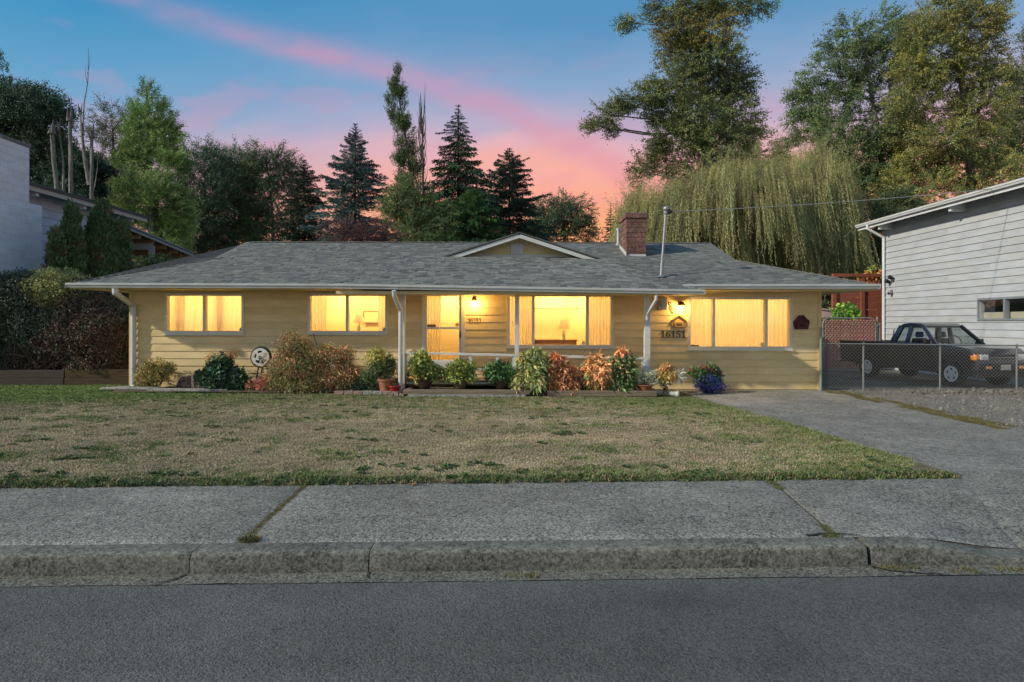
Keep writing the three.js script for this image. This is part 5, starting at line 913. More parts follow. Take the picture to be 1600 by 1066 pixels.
  obj('chassis', [box(.2, 4.4, .36, .44, -.42, -.34), box(.2, 4.4, .36, .44, .34, .42), rod(V(xr, cy, -.65), V(xr, cy, .65), .05), rod(V(xf, cy, -.65), V(xf, cy, .65), .04)], trimB, T);
  // wheels
  for (const [x, s] of [[xr, 1], [xf, 1], [xr, -1], [xf, -1]]) {
    const w = new THREE.Group(); w.name = 'wheel'; w.position.set(x, RW, s * (W - .115)); w.rotation.y = s > 0 ? 0 : Math.PI; w.rotation.z = 0; T.add(w);
    const ty = new THREE.LatheGeometry([[.205, -.10], [.29, -.105], [.322, -.085], [RW, -.05], [RW, .05], [.322, .085], [.29, .105], [.205, .10]].map(([a, b]) => new THREE.Vector2(a, b)), 40); ty.rotateX(Math.PI / 2); obj('tyre', ty, rubber, w);
    const sh = new THREE.Shape(); sh.absarc(0, 0, .2, 0, Math.PI * 2); for (let i = 0; i < 5; i++) { const a = i * 1.2566 + .31, h = new THREE.Path(); h.absellipse(Math.cos(a) * .125, Math.sin(a) * .125, .05, .032, 0, Math.PI * 2, true, a + 1.57); sh.holes.push(h); }
    const rg = new THREE.ExtrudeGeometry(sh, { depth: .012, bevelEnabled: true, bevelSize: .006, bevelThickness: .012, bevelSegments: 2, curveSegments: 20 }); rg.translate(0, 0, .075); obj('rim', rg, alloy, w); obj('hub_cap', new THREE.CylinderGeometry(.04, .05, .03, 16).rotateX(Math.PI / 2).translate(0, 0, .105), alloy, w); obj('brake_drum', new THREE.CylinderGeometry(.19, .19, .05, 20).rotateX(Math.PI / 2).translate(0, 0, .03), M.dark, w);
  }
}
// ================= trees and plants =================
const [barkMap, barkBump] = (() => { const f = (u, v) => .6 * (tn(u, v, 40, 10, 5) - .5) + .4 * (tn(u, v, 90, 30, 6) - .5) + .3 * (tn(u, v, 12, 12, 8) - .5); return [tex(256, (u, v) => { const q = f(u, v); return [.5 + q * .7, .5 + q * .68, .5 + q * .66]; }, true, [1, 1.2]), tex(256, (u, v) => .5 + f(u, v), false, [1, 1.2])]; })();
const bark = (r, g, b) => std(d2(r, g, b), .95, { map: barkMap, bumpMap: barkBump, bumpScale: .02 });
M.barkDark = bark(.075, .06, .048); M.barkGrey = bark(.19, .175, .15); M.barkPale = bark(.33, .31, .28); M.stem = bark(.12, .085, .055); M.barkDead = bark(.2, .185, .16);
M.leaf = phys(C(1, 1, 1), .5, { transmission: .2, thickness: 0, side: THREE.DoubleSide });
M.needle = std(C(1, 1, 1), .75, { side: THREE.DoubleSide });
function leafPos(pos, p, dir, n, len, wid, fold = .25, curl = .15) {             // a bent leaf: two folded halves
  const d = dir.clone().normalize(), s = d.clone().cross(n).normalize(), u = s.clone().cross(d).normalize();
  const a = p, b = p.clone().addScaledVector(d, len * .5).addScaledVector(s, wid / 2).addScaledVector(u, wid * fold), c = p.clone().addScaledVector(d, len).addScaledVector(u, -len * curl), e = p.clone().addScaledVector(d, len * .5).addScaledVector(s, -wid / 2).addScaledVector(u, wid * fold), m = p.clone().addScaledVector(d, len * .5);
  for (const q of [a, b, m, m, b, c, a, m, e, m, c, e]) pos.push(q.x, q.y, q.z);
}
const fromPos = (pos) => { const g = new THREE.BufferGeometry(); g.setAttribute('position', new THREE.Float32BufferAttribute(pos, 3)); g.computeVertexNormals(); return g; };
const rdir = () => { const z = rr(-1, 1), a = rr(0, Math.PI * 2), r = Math.sqrt(1 - z * z); return V(r * Math.cos(a), z, r * Math.sin(a)); };
function clump({ n = 22, R = .26, len = .13, wid = .08, droop = .3, s = 1, up = 0 }) {
  const old = seed; seed = s * 7919; const pos = [];
  for (let i = 0; i < n; i++) { const o = rdir().multiplyScalar(R * Math.cbrt(rnd())), d = rdir().add(o.clone().multiplyScalar(1.2 / R)).add(V(0, up - droop, 0)); leafPos(pos, o, d, rdir().add(V(0, 1.1, 0)), len * rr(.7, 1.25), wid * rr(.75, 1.2)); }
  seed = old; return fromPos(pos);
}
// a leafy spray: a forked twig along +x, about one metre long, hung with small leaves
function spray(s, len = .085, wid = .062, droop = .22) {
  const old = seed; seed = s * 60013; const pos = [];
  for (let i = 0; i < 8; i++) { const t0 = i ? rr(.05, .7) : 0, dir = i ? V(rr(.4, 1), rr(-.45, .5), rr(-.8, .8)).normalize() : V(1, 0, 0), L = i ? rr(.22, .5) : 1, o = V(t0, -droop * t0 * t0, 0);
    const m = Math.round(L * 15); for (let k = 0; k < m; k++) { const t = (k + rnd()) / m * L, p = o.clone().addScaledVector(dir, t).add(V(0, -droop * t * t, 0)).add(rdir().multiplyScalar(.05)); leafPos(pos, p, dir.clone().multiplyScalar(.5).add(rdir()).add(V(0, -.35, 0)), rdir().add(V(0, .9, 0)), len * rr(.65, 1.3), wid * rr(.7, 1.25)); } }
  seed = old; return fromPos(pos);
}
const SP = { broad: [1, 2, 3].map((s) => spray(s)), fine: [4, 5, 6].map((s) => spray(s, .075, .05)), big: [7, 8].map((s) => spray(s, .11, .08)) };
const CL = { broad: [1, 2, 3].map((s) => clump({ s })), fine: [4, 5].map((s) => clump({ s, n: 30, len: .10, wid: .055, R: .28 })), big: [6, 7].map((s) => clump({ s, n: 18, len: .19, wid: .13, R: .30 })) };
const rot = () => new THREE.Quaternion().setFromEuler(new THREE.Euler(rr(0, 6.28), rr(0, 6.28), rr(0, 6.28)));
const palette = (cols, j = .3) => { const c = pick(cols), v = rr(1 - j, 1 + j) * 2.0; return C(c[0] * v * rr(.93, 1.07), c[1] * v, c[2] * v * rr(.9, 1.1)); };
// a broadleaf tree: limbs from the trunk into each lobe of the crown, leaf clumps round the twigs
function leafyTree({ name = 'tree', label, group, d, trunk, r0, lobes, cols, kind = 'broad', dens = 1, cs = 1, barkM = M.barkDark, gap = .1, up = .12, category = 'tree', skew = .8, depthMix = 1 }) {
  const T = thing(name, label, category, [0, 0, 0], group), pts = trunk.map(([x, y]) => P(x, y, d)), base = pts[0];
  base.y = 0.05; T.position.copy(base); const L = (v) => v.clone().sub(base);
  const tg = [limb(pts.map(L), r0, r0 * .22, 9, pts.length * 5)], bl = [];
  const curve = new THREE.CatmullRomCurve3(pts, false, 'centripetal'), items = { 0: [], 1: [], 2: [] }, geos = SP[kind];
  for (const [x, y, rx, ry, dn = 1, cc] of lobes) {
    const k = d / FOC, c = P(x, y, d + rr(-1, 1) * (rx + ry) * .35 * k * depthMix), RX = rx * k, RY = ry * k, RZ = (rx + ry) / 2 * k * skew;
    let best = .3, bd = 1e9; for (let t = .12; t <= 1; t += .02) { const q = curve.getPoint(t), dd = Math.abs(q.y - (c.y - Math.hypot(q.x - c.x, q.z - c.z) * (Math.abs(q.x - c.x) > 2.4 ? .02 : .38))) + (q.y > c.y ? 3 : 0) + (q.distanceTo(c)) * .25; if (dd < bd) { bd = dd; best = t; } }
    const s = curve.getPoint(best), m = s.clone().lerp(c, .5).add(V(rr(-.2, .2), -c.distanceTo(s) * .06, rr(-.2, .2))), lr = Math.max(.035, Math.min(r0 * .5, .012 * c.distanceTo(s) + .03) * (1 - best * .4));
    bl.push(limb([s, m, c].map(L), lr, lr * .4, 6, 7));
    const tw = []; for (let i = 0; i < 7; i++) { const q = rdir(), e = c.clone().add(V(q.x * RX * .8, q.y * RY * .8, q.z * RZ * .8)); tw.push(e); bl.push(limb([c.clone().lerp(m, rr(0, .5)), c.clone().lerp(e, .5).add(V(0, RY * .1, 0)), e].map(L), lr * .38, .008, 5, 5)); }
    const n = Math.round(rx * ry * 3.14 / 13 * dens * dn / cs), nz = rr(0, 90);
    for (let i = 0; i < n; i++) {
      const q = rdir(), rad = Math.pow(rnd(), .5) * .88 * (1 + .3 * fbm(q.x * 2 + nz, q.y * 2, q.z * 2, 2) * 2), p = c.clone().add(V(q.x * RX * rad, q.y * RY * rad, q.z * RZ * rad));
      if (fbm(p.x * 1.15 + nz, p.y * 1.15, p.z * 1.15, 3) < -.2 + gap && rnd() < .9) continue;
      const sc = rr(.55, 1.2) * cs * .95 * Math.min(1.3, d / 36), out = V(q.x * RX + (p.x - s.x) * .35, q.y * RY + RY * up, q.z * RZ).normalize().add(rdir().multiplyScalar(.45)), qq = new THREE.Quaternion().setFromUnitVectors(V(1, 0, 0), out.normalize()), tone = 1 + fbm(p.x * .55, p.y * .55, p.z * .55 + 9, 3) * .9, co = palette(cc || cols).multiplyScalar(clamp(tone, .5, 1.6));
      items[i % geos.length].push([new THREE.Matrix4().compose(L(p), qq, V(sc, sc, sc)), co]);
    }
  }
  obj('trunk', tg, barkM, T); obj('limbs', bl, barkM, T).userData.kind = 'stuff';
  geos.forEach((g, i) => items[i].length && inst('foliage', g, M.leaf, items[i], T)); return T;
}
// conifer bough: twigs in a flat spray, thick with needles, along +x, one metre long
function bough(s, droop, dense = 1) {
  const old = seed; seed = s * 104729; const pos = [];
  for (let t = .06; t < 1; t += .032 / dense) for (const sd of [-1, 1]) {
    const L = (.34 * (1 - t) + .07) * rr(.6, 1.2), o = V(t, -droop * t * t + rr(-.015, .015), 0), dr = V(.75 * rr(.6, 1.2), rr(-.45, .12), sd * rr(.6, 1.1)).normalize();
    for (let k = 0; k < 1; k += .2) { const p = o.clone().addScaledVector(dr, L * k).add(V(0, -.10 * k * k, 0)); leafPos(pos, p, dr.clone().add(rdir().multiplyScalar(.55)), rdir().add(V(0, 1.3, 0)), rr(.07, .12), rr(.025, .045), .1, .1); }
  }
  for (let i = 0; i < 14; i++) leafPos(pos, V(rr(.8, .98), -droop * .85, 0), V(1, rr(-.3, .5), rr(-.6, .6)), rdir().add(V(0, 1, 0)), .11, .035, .1, .1);
  seed = old; return fromPos(pos);
}
const BO = [bough(1, .12), bough(2, .2), bough(3, .05)];
function conifer({ name = 'conifer', label, d, x, top, base = 420, prof, cols, r0 = .2, step = .35, per = 6, tilt = [.35, -.25], group, gap = 0, extra = [], lean = 0 }) {
  const T = thing(name, label, 'tree', [0, 0, 0], group), tp = P(x, top, d), bp = V(P(x - lean, base, d).x, .05, -d); T.position.copy(bp);
  const Hh = tp.y - bp.y, at = (y) => V((tp.x - bp.x) * y / Hh, y, 0), k = d / FOC;
  obj('trunk', limb([at(0), at(Hh * .4), at(Hh * .75), at(Hh)], r0, .02, 8, 14), M.barkDark, T);
  const items = [[], [], []], hw = (py_) => { if (py_ <= prof[0][0]) return prof[0][1]; for (let i = 1; i < prof.length; i++) if (py_ <= prof[i][0]) return lerp(prof[i - 1][1], prof[i][1], (py_ - prof[i - 1][0]) / (prof[i][0] - prof[i - 1][0])); return prof[prof.length - 1][1]; };
  let n = 0;
  for (let y = Hh - .12; y > Math.max(1.5, Hh - (base - top) * k); y -= step * rr(.7, 1.2) * lerp(.55, 1, clamp((Hh - y) / (Hh * .5), 0, 1))) {
    const f = (Hh - y) / ((base - top) * k), wpx = hw(top + (Hh - y) / k), a0 = rr(0, 6.28);
    for (let j = 0; j < per; j++) {
      if (rnd() < gap) continue;
      const az = a0 + j / per * 6.283 + rr(-.35, .35), L = Math.max(.18, wpx * k * rr(.7, 1.18)), te = lerp(tilt[0], tilt[1], Math.pow(f, .7)) + rr(-.12, .12);
      const q = new THREE.Quaternion().setFromEuler(new THREE.Euler(rr(-.25, .25), az, te, 'YZX')), th = Math.max(.55, Math.min(L, 1.6) / L);
      items[n++ % 3].push([new THREE.Matrix4().compose(at(y), q, V(L, L * Math.min(1, th + .1), L * th)), palette(cols, .3)]);
    }
  }
  for (const [ex, ey, L, az, te] of extra) { const q = new THREE.Quaternion().setFromEuler(new THREE.Euler(0, az, te, 'YZX')); items[n++ % 3].push([new THREE.Matrix4().compose(at(P(ex, ey, d).y - bp.y), q, V(L, L * .6, L * .5)), palette(cols, .2)]); }
  BO.forEach((g, i) => items[i].length && inst('boughs', g, M.needle, items[i], T)); return T;
}
const G = {
  pine: [[.028, .058, .03], [.042, .076, .034], [.022, .046, .028]], birch: [[.13, .19, .055], [.2, .26, .08], [.08, .13, .04]], dark: [[.036, .07, .03], [.05, .09, .034], [.03, .056, .03]], olive: [[.10, .11, .036], [.13, .13, .042], [.075, .09, .032]],
  gold: [[.19, .155, .04], [.155, .14, .04], [.13, .13, .04]], cotton: [[.095, .12, .04], [.135, .145, .045], [.065, .09, .036]], spruce: [[.055, .09, .085], [.075, .115, .105], [.04, .068, .062]], fir: [[.035, .07, .036], [.05, .085, .038], [.028, .055, .034]], poplar: [[.075, .115, .038], [.10, .14, .045], [.06, .09, .034]], wine: [[.075, .03, .028], [.055, .024, .024], [.095, .045, .035]],
};
// --- far wood that closes the horizon ---
{
  const items = [[], [], []], base = V(0, 0, -70);
  for (let i = 0; i < 5200; i++) { const x = rr(-75, 75), z = -rr(58, 92), h = 4.5 + 3.5 * fbm(x * .07, 1, z * .05, 3) + 2.5 * fbm(x * .3, 5, z * .2, 2) + (x > 22 ? 4 : 0), y = Math.pow(rnd(), .8) * h, s = rr(1.6, 3), p = V(x, y, z).sub(base); items[i % 3].push([new THREE.Matrix4().compose(p, rot(), V(s, s, s)), palette(G.dark)]); }
  CL.broad.forEach((g, i) => { const m = inst('far_wood', g, M.leaf, items[i]); m.position.copy(base); tag(m, 'low dark wood along the horizon behind all the trees', 'wood', 'far wood', 'stuff'); });
}
// --- left side trees ---
leafyTree({ name: 'pine_tree', label: 'dark pine tree at the left edge behind the white chimney', d: 33, trunk: [[45, 420], [47, 330], [42, 260], [36, 215]], r0: .26, kind: 'broad', cols: G.pine, dens: 2, gap: .02, lobes: [[5, 118, 9, 22, .7], [14, 160, 32, 24], [55, 165, 42, 24], [85, 185, 22, 22, .8], [25, 205, 45, 26], [70, 225, 32, 20], [20, 255, 45, 30], [60, 290, 50, 35], [15, 320, 45, 40], [80, 330, 40, 40], [-40, 200, 45, 50], [-50, 290, 50, 60]] });
leafyTree({ name: 'pine_tree', label: 'low dark pine behind the bare dead trunks', d: 39, trunk: [[130, 420], [128, 340], [120, 260]], r0: .25, kind: 'broad', cols: G.pine, dens: 1.9, gap: .02, lobes: [[120, 262, 30, 26], [150, 285, 34, 34], [110, 310, 40, 36], [160, 330, 36, 40], [130, 360, 50, 36], [95, 250, 22, 30]] });
leafyTree({ name: 'oak_tree', label: 'olive green tree top between the dead trunks and the bright green tree', d: 41, trunk: [[178, 420], [178, 300], [176, 200]], r0: .22, cols: [[.06, .075, .032], [.085, .09, .036]], kind: 'fine', dens: .9, gap: .14, lobes: [[172, 178, 20, 14], [195, 180, 17, 16], [160, 200, 20, 18], [186, 208, 24, 22], [172, 240, 22, 22], [190, 260, 22, 25]] });
{ // dead trunks
  const dead = (label, d, stems) => { const T = thing('dead_tree', label, 'dead tree', [0, 0, 0], 'dead standing trunks'), b = P(stems[0][0][0], 420, d); b.y = .05; T.position.copy(b); stems.forEach((s, i) => { const pts = s.map(([x, y]) => P(x, y, d + (i ? rr(-.2, .2) : 0)).sub(b)); if (!i) pts.unshift(V(pts[0].x, 0, 0)); const g = [limb(pts, s.r0 * .68, s.r1 * .5, 14, 40)], e = pts[pts.length - 1]; if (s.r1 > .04) for (let k = 0; k < 7; k++) { const a = k * .9, q = V(Math.cos(a) * s.r1 * .6, -.1, Math.sin(a) * s.r1 * .6); g.push(rod(e.clone().add(q), e.clone().add(q).add(V(rr(-.05, .05), rr(.2, .75), rr(-.05, .05))), s.r1 * .5, .01, 6)); } const p = g[0].attributes.position; for (let k = 0; k < p.count; k++) { const n = 1 + .12 * perlin.noise(p.getX(k) * 9, p.getY(k) * 1.6, p.getZ(k) * 9); p.setX(k, pts[0].x + (p.getX(k) - pts[0].x) * 1 + (n - 1) * .4); p.setZ(k, p.getZ(k) + (n - 1) * .4); } g[0].computeVertexNormals(); obj(i ? 'branch' : 'trunk', g, s.m || M.barkDead, T); }); return T; };
  const S = (r0, r1, ...p) => { p.r0 = r0; p.r1 = r1; return p; };
  dead('dark bare broken trunk, leftmost of the dead trunks behind the pale blue house', 29.5, [S(.26, .17, [90, 310], [84, 250], [81, 206]), S(.09, .05, [99, 300], [98, 250], [92, 204])]);
  dead('thick grey broken trunk with a pointed top, middle of the dead trunks', 29, [S(.27, .13, [111, 320], [110, 240], [109, 186])]);
  dead('forked pale dead trunk with one thin tall bare stem', 28.6, [S(.24, .11, [143, 325], [143, 270], [143, 212]), S(.16, .06, [140, 290], [132, 245], [128, 210], [125, 176]), S(.06, .012, [129, 215], [131, 165], [137, 125], [138, 74]), S(.02, .006, [136, 130], [133, 112], [135, 100]), S(.02, .006, [137, 115], [140, 95], [139, 84]), S(.03, .01, [132, 240], [121, 225], [120, 205]), S(.03, .008, [146, 300], [152, 260], [151, 225])]);
}
leafyTree({ name: 'birch_tree', label: 'bright green full tree above the patio cover at the left', d: 31, trunk: [[235, 430], [236, 330], [233, 230], [229, 140]], r0: .2, kind: 'broad', cols: G.birch, barkM: M.barkGrey, dens: 1.9, cs: .8, gap: .09, up: 1, lobes: [[230.0, 150, 7.6, 18.0, 0.7], [217.9, 178, 8.4, 16.2, 0.7], [248.0, 172, 10.1, 16.2, 0.7], [232.6, 190, 23.5, 23.4], [215.4, 215, 21.8, 25.2], [258.4, 208, 20.2, 25.2], [237.7, 240, 37.0, 30.6], [207.6, 255, 23.5, 30.6], [267.0, 255, 20.2, 32.4], [213.6, 305, 31.9, 37.8], [254.9, 305, 35.3, 39.6], [278.1, 325, 16.8, 32.4], [226.5, 350, 43.7, 36.0], [267.0, 362, 31.9, 30.6], [196.4, 340, 15.1, 30.6], [248.0, 400, 50.4, 30.6]] });
leafyTree({ name: 'alder_tree', label: 'dark slender tree right of the bright green tree', d: 46, trunk: [[322, 420], [321, 320], [318, 235]], r0: .2, kind: 'fine', cols: G.dark, barkM: M.barkGrey, dens: 1.9, gap: .1, lobes: [[316, 234, 15, 12], [300, 250, 16, 16, .7], [332, 250, 16, 18], [318, 272, 24, 22], [300, 300, 22, 26], [336, 305, 22, 28], [312, 345, 34, 34], [335, 375, 30, 30], [295, 375, 24, 30]] });
leafyTree({ name: 'alder_tree', label: 'dark tree with a flat twiggy top, second right of the bright green tree', d: 49, trunk: [[366, 420], [366, 320], [366, 245]], r0: .2, kind: 'fine', cols: [...G.dark, [.065, .085, .033]], barkM: M.barkGrey, dens: 1.9, gap: .08, lobes: [[366, 248, 18, 12], [352, 268, 20, 18], [378, 270, 20, 20], [362, 298, 30, 26], [350, 335, 30, 30], [382, 335, 26, 30], [366, 375, 40, 30]] });
leafyTree({ name: 'cottonwood_tree', label: 'wide round crowned tree just left of the dark cone shaped conifer', d: 47, trunk: [[425, 420], [425, 330], [415, 245]], r0: .22, kind: 'fine', cols: [[.042, .078, .032], [.06, .098, .036], [.08, .095, .034]], barkM: M.barkGrey, dens: 1.9, gap: .1, lobes: [[412, 240, 20, 12], [395, 258, 20, 18], [435, 256, 22, 18], [450, 272, 12, 20, .6], [412, 280, 34, 26], [394, 312, 26, 28], [432, 312, 24, 26, .7], [402, 350, 28, 28], [440, 345, 20, 24, .45], [425, 372, 30, 20, .5]] });
conifer({ name: 'fir_tree', label: 'dark dense cone shaped conifer left of the blue spruce', d: 43, x: 475, top: 249, base: 405, cols: [[.03, .048, .03], [.042, .058, .034]], prof: [[249, 4], [275, 18], [320, 34], [400, 46]], step: .3, per: 8, tilt: [.5, -.05] });
conifer({ name: 'spruce_tree', label: 'blue green spruce behind the left half of the roof', d: 38, x: 555, top: 193, base: 410, cols: G.spruce, prof: [[193, 2], [225, 16], [265, 36], [310, 54], [345, 68], [400, 84]], step: .33, per: 7, tilt: [.75, -.12], gap: .08 });
leafyTree({ name: 'plum_tree', label: 'burgundy leaved plum tree just above the roof below the spruce', d: 27, trunk: [[540, 420], [541, 390], [542, 365]], r0: .12, kind: 'fine', cols: G.wine, dens: 1.2, cs: .8, lobes: [[528, 362, 22, 14], [552, 360, 20, 13], [540, 374, 36, 14]] });
leafyTree({ name: 'plum_tree', label: 'smaller burgundy plum tree left of the tall poplar', d: 27.5, trunk: [[602, 420], [602, 390], [602, 368]], r0: .1, kind: 'fine', cols: G.wine, dens: 1.2, cs: .8, lobes: [[598, 362, 17, 13], [614, 366, 14, 12], [604, 376, 24, 10]] });
leafyTree({ name: 'poplar_tree', label: 'tall narrow leaning poplar left of the bare spindly poplar', d: 36, trunk: [[650, 420], [648, 330], [640, 260], [628, 180], [617, 118]], r0: .16, cols: G.poplar, barkM: M.barkGrey, kind: 'broad', dens: 2.5, cs: .68, gap: .15, depthMix: .5, up: 2.2, lobes: [[618, 120, 5, 10], [614, 140, 8, 14], [622, 150, 9, 14], [615, 165, 11, 13], [632, 168, 8, 16], [618, 185, 10, 14], [628, 200, 12, 18], [639, 215, 8, 18], [622, 225, 9, 14, .8], [636, 245, 14, 22], [624, 258, 9, 18], [646, 272, 10, 22], [634, 285, 14, 20], [640, 310, 12, 20]] });
{
  const T = thing('poplar_tree', 'bare spindly leafless poplar between the leafy poplar and the fir', 'tree'), d = 35.5, b = P(659, 420, d); b.y = .05; T.position.copy(b); const pl = (...p) => p.map(([x, y]) => P(x, y, d).sub(b));
  obj('trunk', limb([V(0, 0, 0), ...pl([660, 330], [661, 250], [657, 150])], .17, .02, 8, 18), M.barkDark, T);
  const bs = []; for (let i = 0; i < 46; i++) { const y = rr(175, 330), x = 659 + rr(-2, 2), s = rr(-1, 1) * lerp(5, 15, (y - 175) / 155); bs.push(limb(pl([x, y], [x + s * .7, y - rr(10, 18)], [x + s, y - rr(24, 60)]), .035, .006, 5, 5)); } obj('branches', bs, M.barkDark, T).userData.kind = 'stuff';
}
leafyTree({ name: 'ash_tree', label: 'olive green bushy tree at the foot of the tall poplars', d: 33, trunk: [[648, 420], [648, 385], [645, 330]], r0: .15, cols: [[.09, .135, .042], [.125, .16, .05], [.065, .1, .036]], kind: 'broad', dens: 2, cs: .8, gap: .08, lobes: [[628, 300, 14, 18, .8], [620, 325, 20, 24], [645, 325, 22, 22], [668, 330, 22, 26], [625, 360, 24, 26], [655, 362, 30, 30], [685, 350, 24, 30], [690, 380, 30, 24]] });
conifer({ name: 'fir_tree', label: 'tall ragged fir right of the bare poplar', d: 37, x: 716, top: 163, base: 410, cols: G.fir, prof: [[163, 2], [200, 18], [240, 32], [268, 50], [290, 56], [320, 68], [400, 80]], step: .36, per: 7, tilt: [.35, -.32], gap: .14, extra: [[716, 208, 1.25, 3.1, .12], [716, 270, 2.0, -.1, -.3], [716, 295, 2.6, 3.2, -.12]], r0: .22 });
conifer({ name: 'cedar_tree', label: 'rich green bushy cedar at the foot of the ragged fir', d: 34, x: 738, top: 296, base: 410, cols: [[.045, .10, .034], [.06, .125, .04], [.036, .075, .032]], prof: [[296, 6], [320, 30], [350, 48], [400, 60]], step: .26, per: 8, tilt: [.6, -.1], gap: .05 });
conifer({ name: 'cedar_tree', label: 'low dark green cedar between the olive bushy tree and the rich green cedar', d: 35, x: 690, top: 318, base: 410, cols: [[.036, .075, .032], [.05, .095, .036]], prof: [[318, 5], [345, 26], [400, 44]], step: .28, per: 7, tilt: [.6, -.1], gap: .05 });
conifer({ name: 'cedar_tree', label: 'deodar cedar with drooping tips and one long low branch to the right', d: 40, x: 796, top: 231, base: 410, cols: [[.034, .06, .042], [.05, .078, .052], [.028, .05, .038]], prof: [[231, 2], [255, 19], [285, 36], [310, 44], [345, 58], [400, 68]], step: .3, per: 8, tilt: [.55, -.05], gap: .1, extra: [[796, 322, 2.6, -.12, .38], [796, 326, 2.1, -.3, .35], [796, 262, 1.35, -.2, .5]], r0: .18 });
leafyTree({ name: 'maple_tree', label: 'distant grey green round tree behind the gablet', d: 56, trunk: [[880, 420], [881, 370], [882, 325]], r0: .25, cols: [[.045, .078, .04], [.06, .092, .045]], kind: 'broad', dens: 1.8, gap: .1, lobes: [[888, 318, 22, 14], [868, 332, 22, 18], [905, 334, 18, 18], [884, 345, 32, 18], [848, 345, 22, 22], [862, 366, 36, 18], [902, 362, 24, 18, .7], [920, 366, 10, 8, .4], [835, 370, 24, 18]] });
conifer({ name: 'fir_tree', label: 'small distant dark fir left of the brick chimney', d: 70, x: 954, top: 320, base: 392, cols: [[.035, .055, .036]], prof: [[320, 1], [345, 9], [385, 15]], step: .45, per: 7, tilt: [.4, -.1] });
// --- right side trees ---
leafyTree({ name: 'cottonwood_tree', label: 'huge cottonwood above the willow with a long bough reaching left', d: 38, trunk: [[1108, 430], [1106, 320], [1102, 220], [1096, 120], [1090, 10]], r0: .5, cols: G.cotton, barkM: M.barkGrey, dens: 1.15, gap: .06, lobes: [[1090, 8, 40, 24], [1035, 15, 26, 14, .9], [992, 36, 22, 10, .8], [1060, 5, 30, 12], [1135, 12, 42, 16], [1178, 8, 26, 9, .8], [1062, 50, 40, 26, 1, G.gold], [1108, 50, 46, 28, 1, G.gold], [1075, 92, 42, 28, 1, G.olive], [1122, 98, 38, 32], [1058, 130, 36, 28], [1108, 140, 50, 32, 1, G.olive], [1150, 130, 24, 30], [1020, 150, 26, 14], [985, 165, 26, 14], [958, 180, 24, 16], [935, 196, 14, 11, .8], [968, 202, 16, 10, .7], [1042, 172, 36, 24], [1096, 188, 50, 32], [1152, 175, 30, 32], [1060, 215, 44, 28], [1120, 225, 50, 32], [1165, 222, 24, 30, .8], [1035, 250, 34, 22], [1090, 265, 50, 26], [1010, 270, 18, 22, .7], [1150, 262, 40, 24], [1205, 235, 14, 18, .7], [1195, 262, 22, 20, .7]] });
leafyTree({ name: 'cottonwood_tree', label: 'dark green tree with an open left side next to the yellow green tree', d: 36, trunk: [[1392, 430], [1386, 330], [1375, 230], [1362, 150], [1350, 60]], r0: .34, cols: [[.075, .115, .042], [.105, .14, .048], [.055, .088, .038]], barkM: M.barkPale, dens: 1.35, gap: .12, lobes: [[1328, 45, 18, 16, .8], [1350, 62, 30, 18], [1385, 40, 26, 20], [1410, 60, 26, 24], [1305, 78, 26, 16, .8], [1340, 98, 32, 20], [1388, 95, 34, 24], [1278, 115, 20, 14, .8], [1315, 130, 34, 20], [1262, 148, 22, 15, .9], [1255, 180, 20, 14, .9], [1290, 170, 34, 22], [1345, 145, 26, 18, .5], [1400, 140, 30, 28], [1300, 205, 38, 24], [1252, 215, 18, 16, .8], [1350, 190, 36, 26], [1395, 200, 36, 32], [1330, 240, 50, 26], [1385, 260, 44, 34], [1300, 262, 36, 26, .7], [1350, 295, 46, 34], [1400, 320, 36, 34], [1330, 330, 34, 26, .7]] });
leafyTree({ name: 'golden_tree', label: 'large yellow green tree above the roof of the grey house', d: 34, trunk: [[1520, 430], [1519, 320], [1514, 240], [1505, 150], [1490, 30]], r0: .4, cols: [[.145, .155, .045], [.19, .18, .05], [.1, .12, .042]], barkM: M.barkGrey, dens: 1.1, gap: .14, lobes: [[1500, -5, 50, 22], [1470, 20, 36, 22], [1535, 12, 34, 20], [1505, 45, 52, 28, 1, G.gold], [1440, 55, 36, 24], [1550, 55, 24, 26], [1470, 85, 52, 30], [1525, 92, 44, 30, 1, G.gold], [1432, 110, 36, 26], [1490, 130, 58, 32], [1548, 135, 30, 30], [1425, 160, 34, 26], [1470, 178, 50, 30], [1530, 180, 46, 32], [1420, 210, 38, 28], [1475, 225, 50, 30], [1545, 228, 44, 34], [1440, 258, 44, 30, 1, G.gold], [1500, 268, 52, 30], [1555, 275, 40, 30], [1450, 300, 50, 28], [1410, 290, 34, 30]] });
leafyTree({ name: 'cottonwood_tree', label: 'dull green tree cut by the right edge of the picture', d: 42, trunk: [[1625, 430], [1625, 300], [1620, 100]], r0: .4, cols: [[.07, .085, .036], [.09, .1, .04]], dens: 1, gap: .12, lobes: [[1622, 65, 26, 20], [1596, 110, 16, 16, .8], [1625, 125, 40, 30], [1592, 150, 26, 28], [1630, 190, 50, 40], [1595, 200, 34, 34], [1600, 255, 46, 36], [1640, 60, 30, 40]] });
leafyTree({ name: 'hazel_shrub', label: 'dark leafy shrubs between the willow and the grey house corner', d: 31, category: 'shrub', trunk: [[1375, 440], [1372, 400], [1365, 360]], r0: .1, cols: [[.05, .075, .032], [.07, .095, .038]], dens: 1.1, lobes: [[1362, 345, 26, 26], [1385, 365, 26, 30], [1355, 385, 22, 20], [1375, 395, 28, 20], [1402, 330, 26, 30]] });
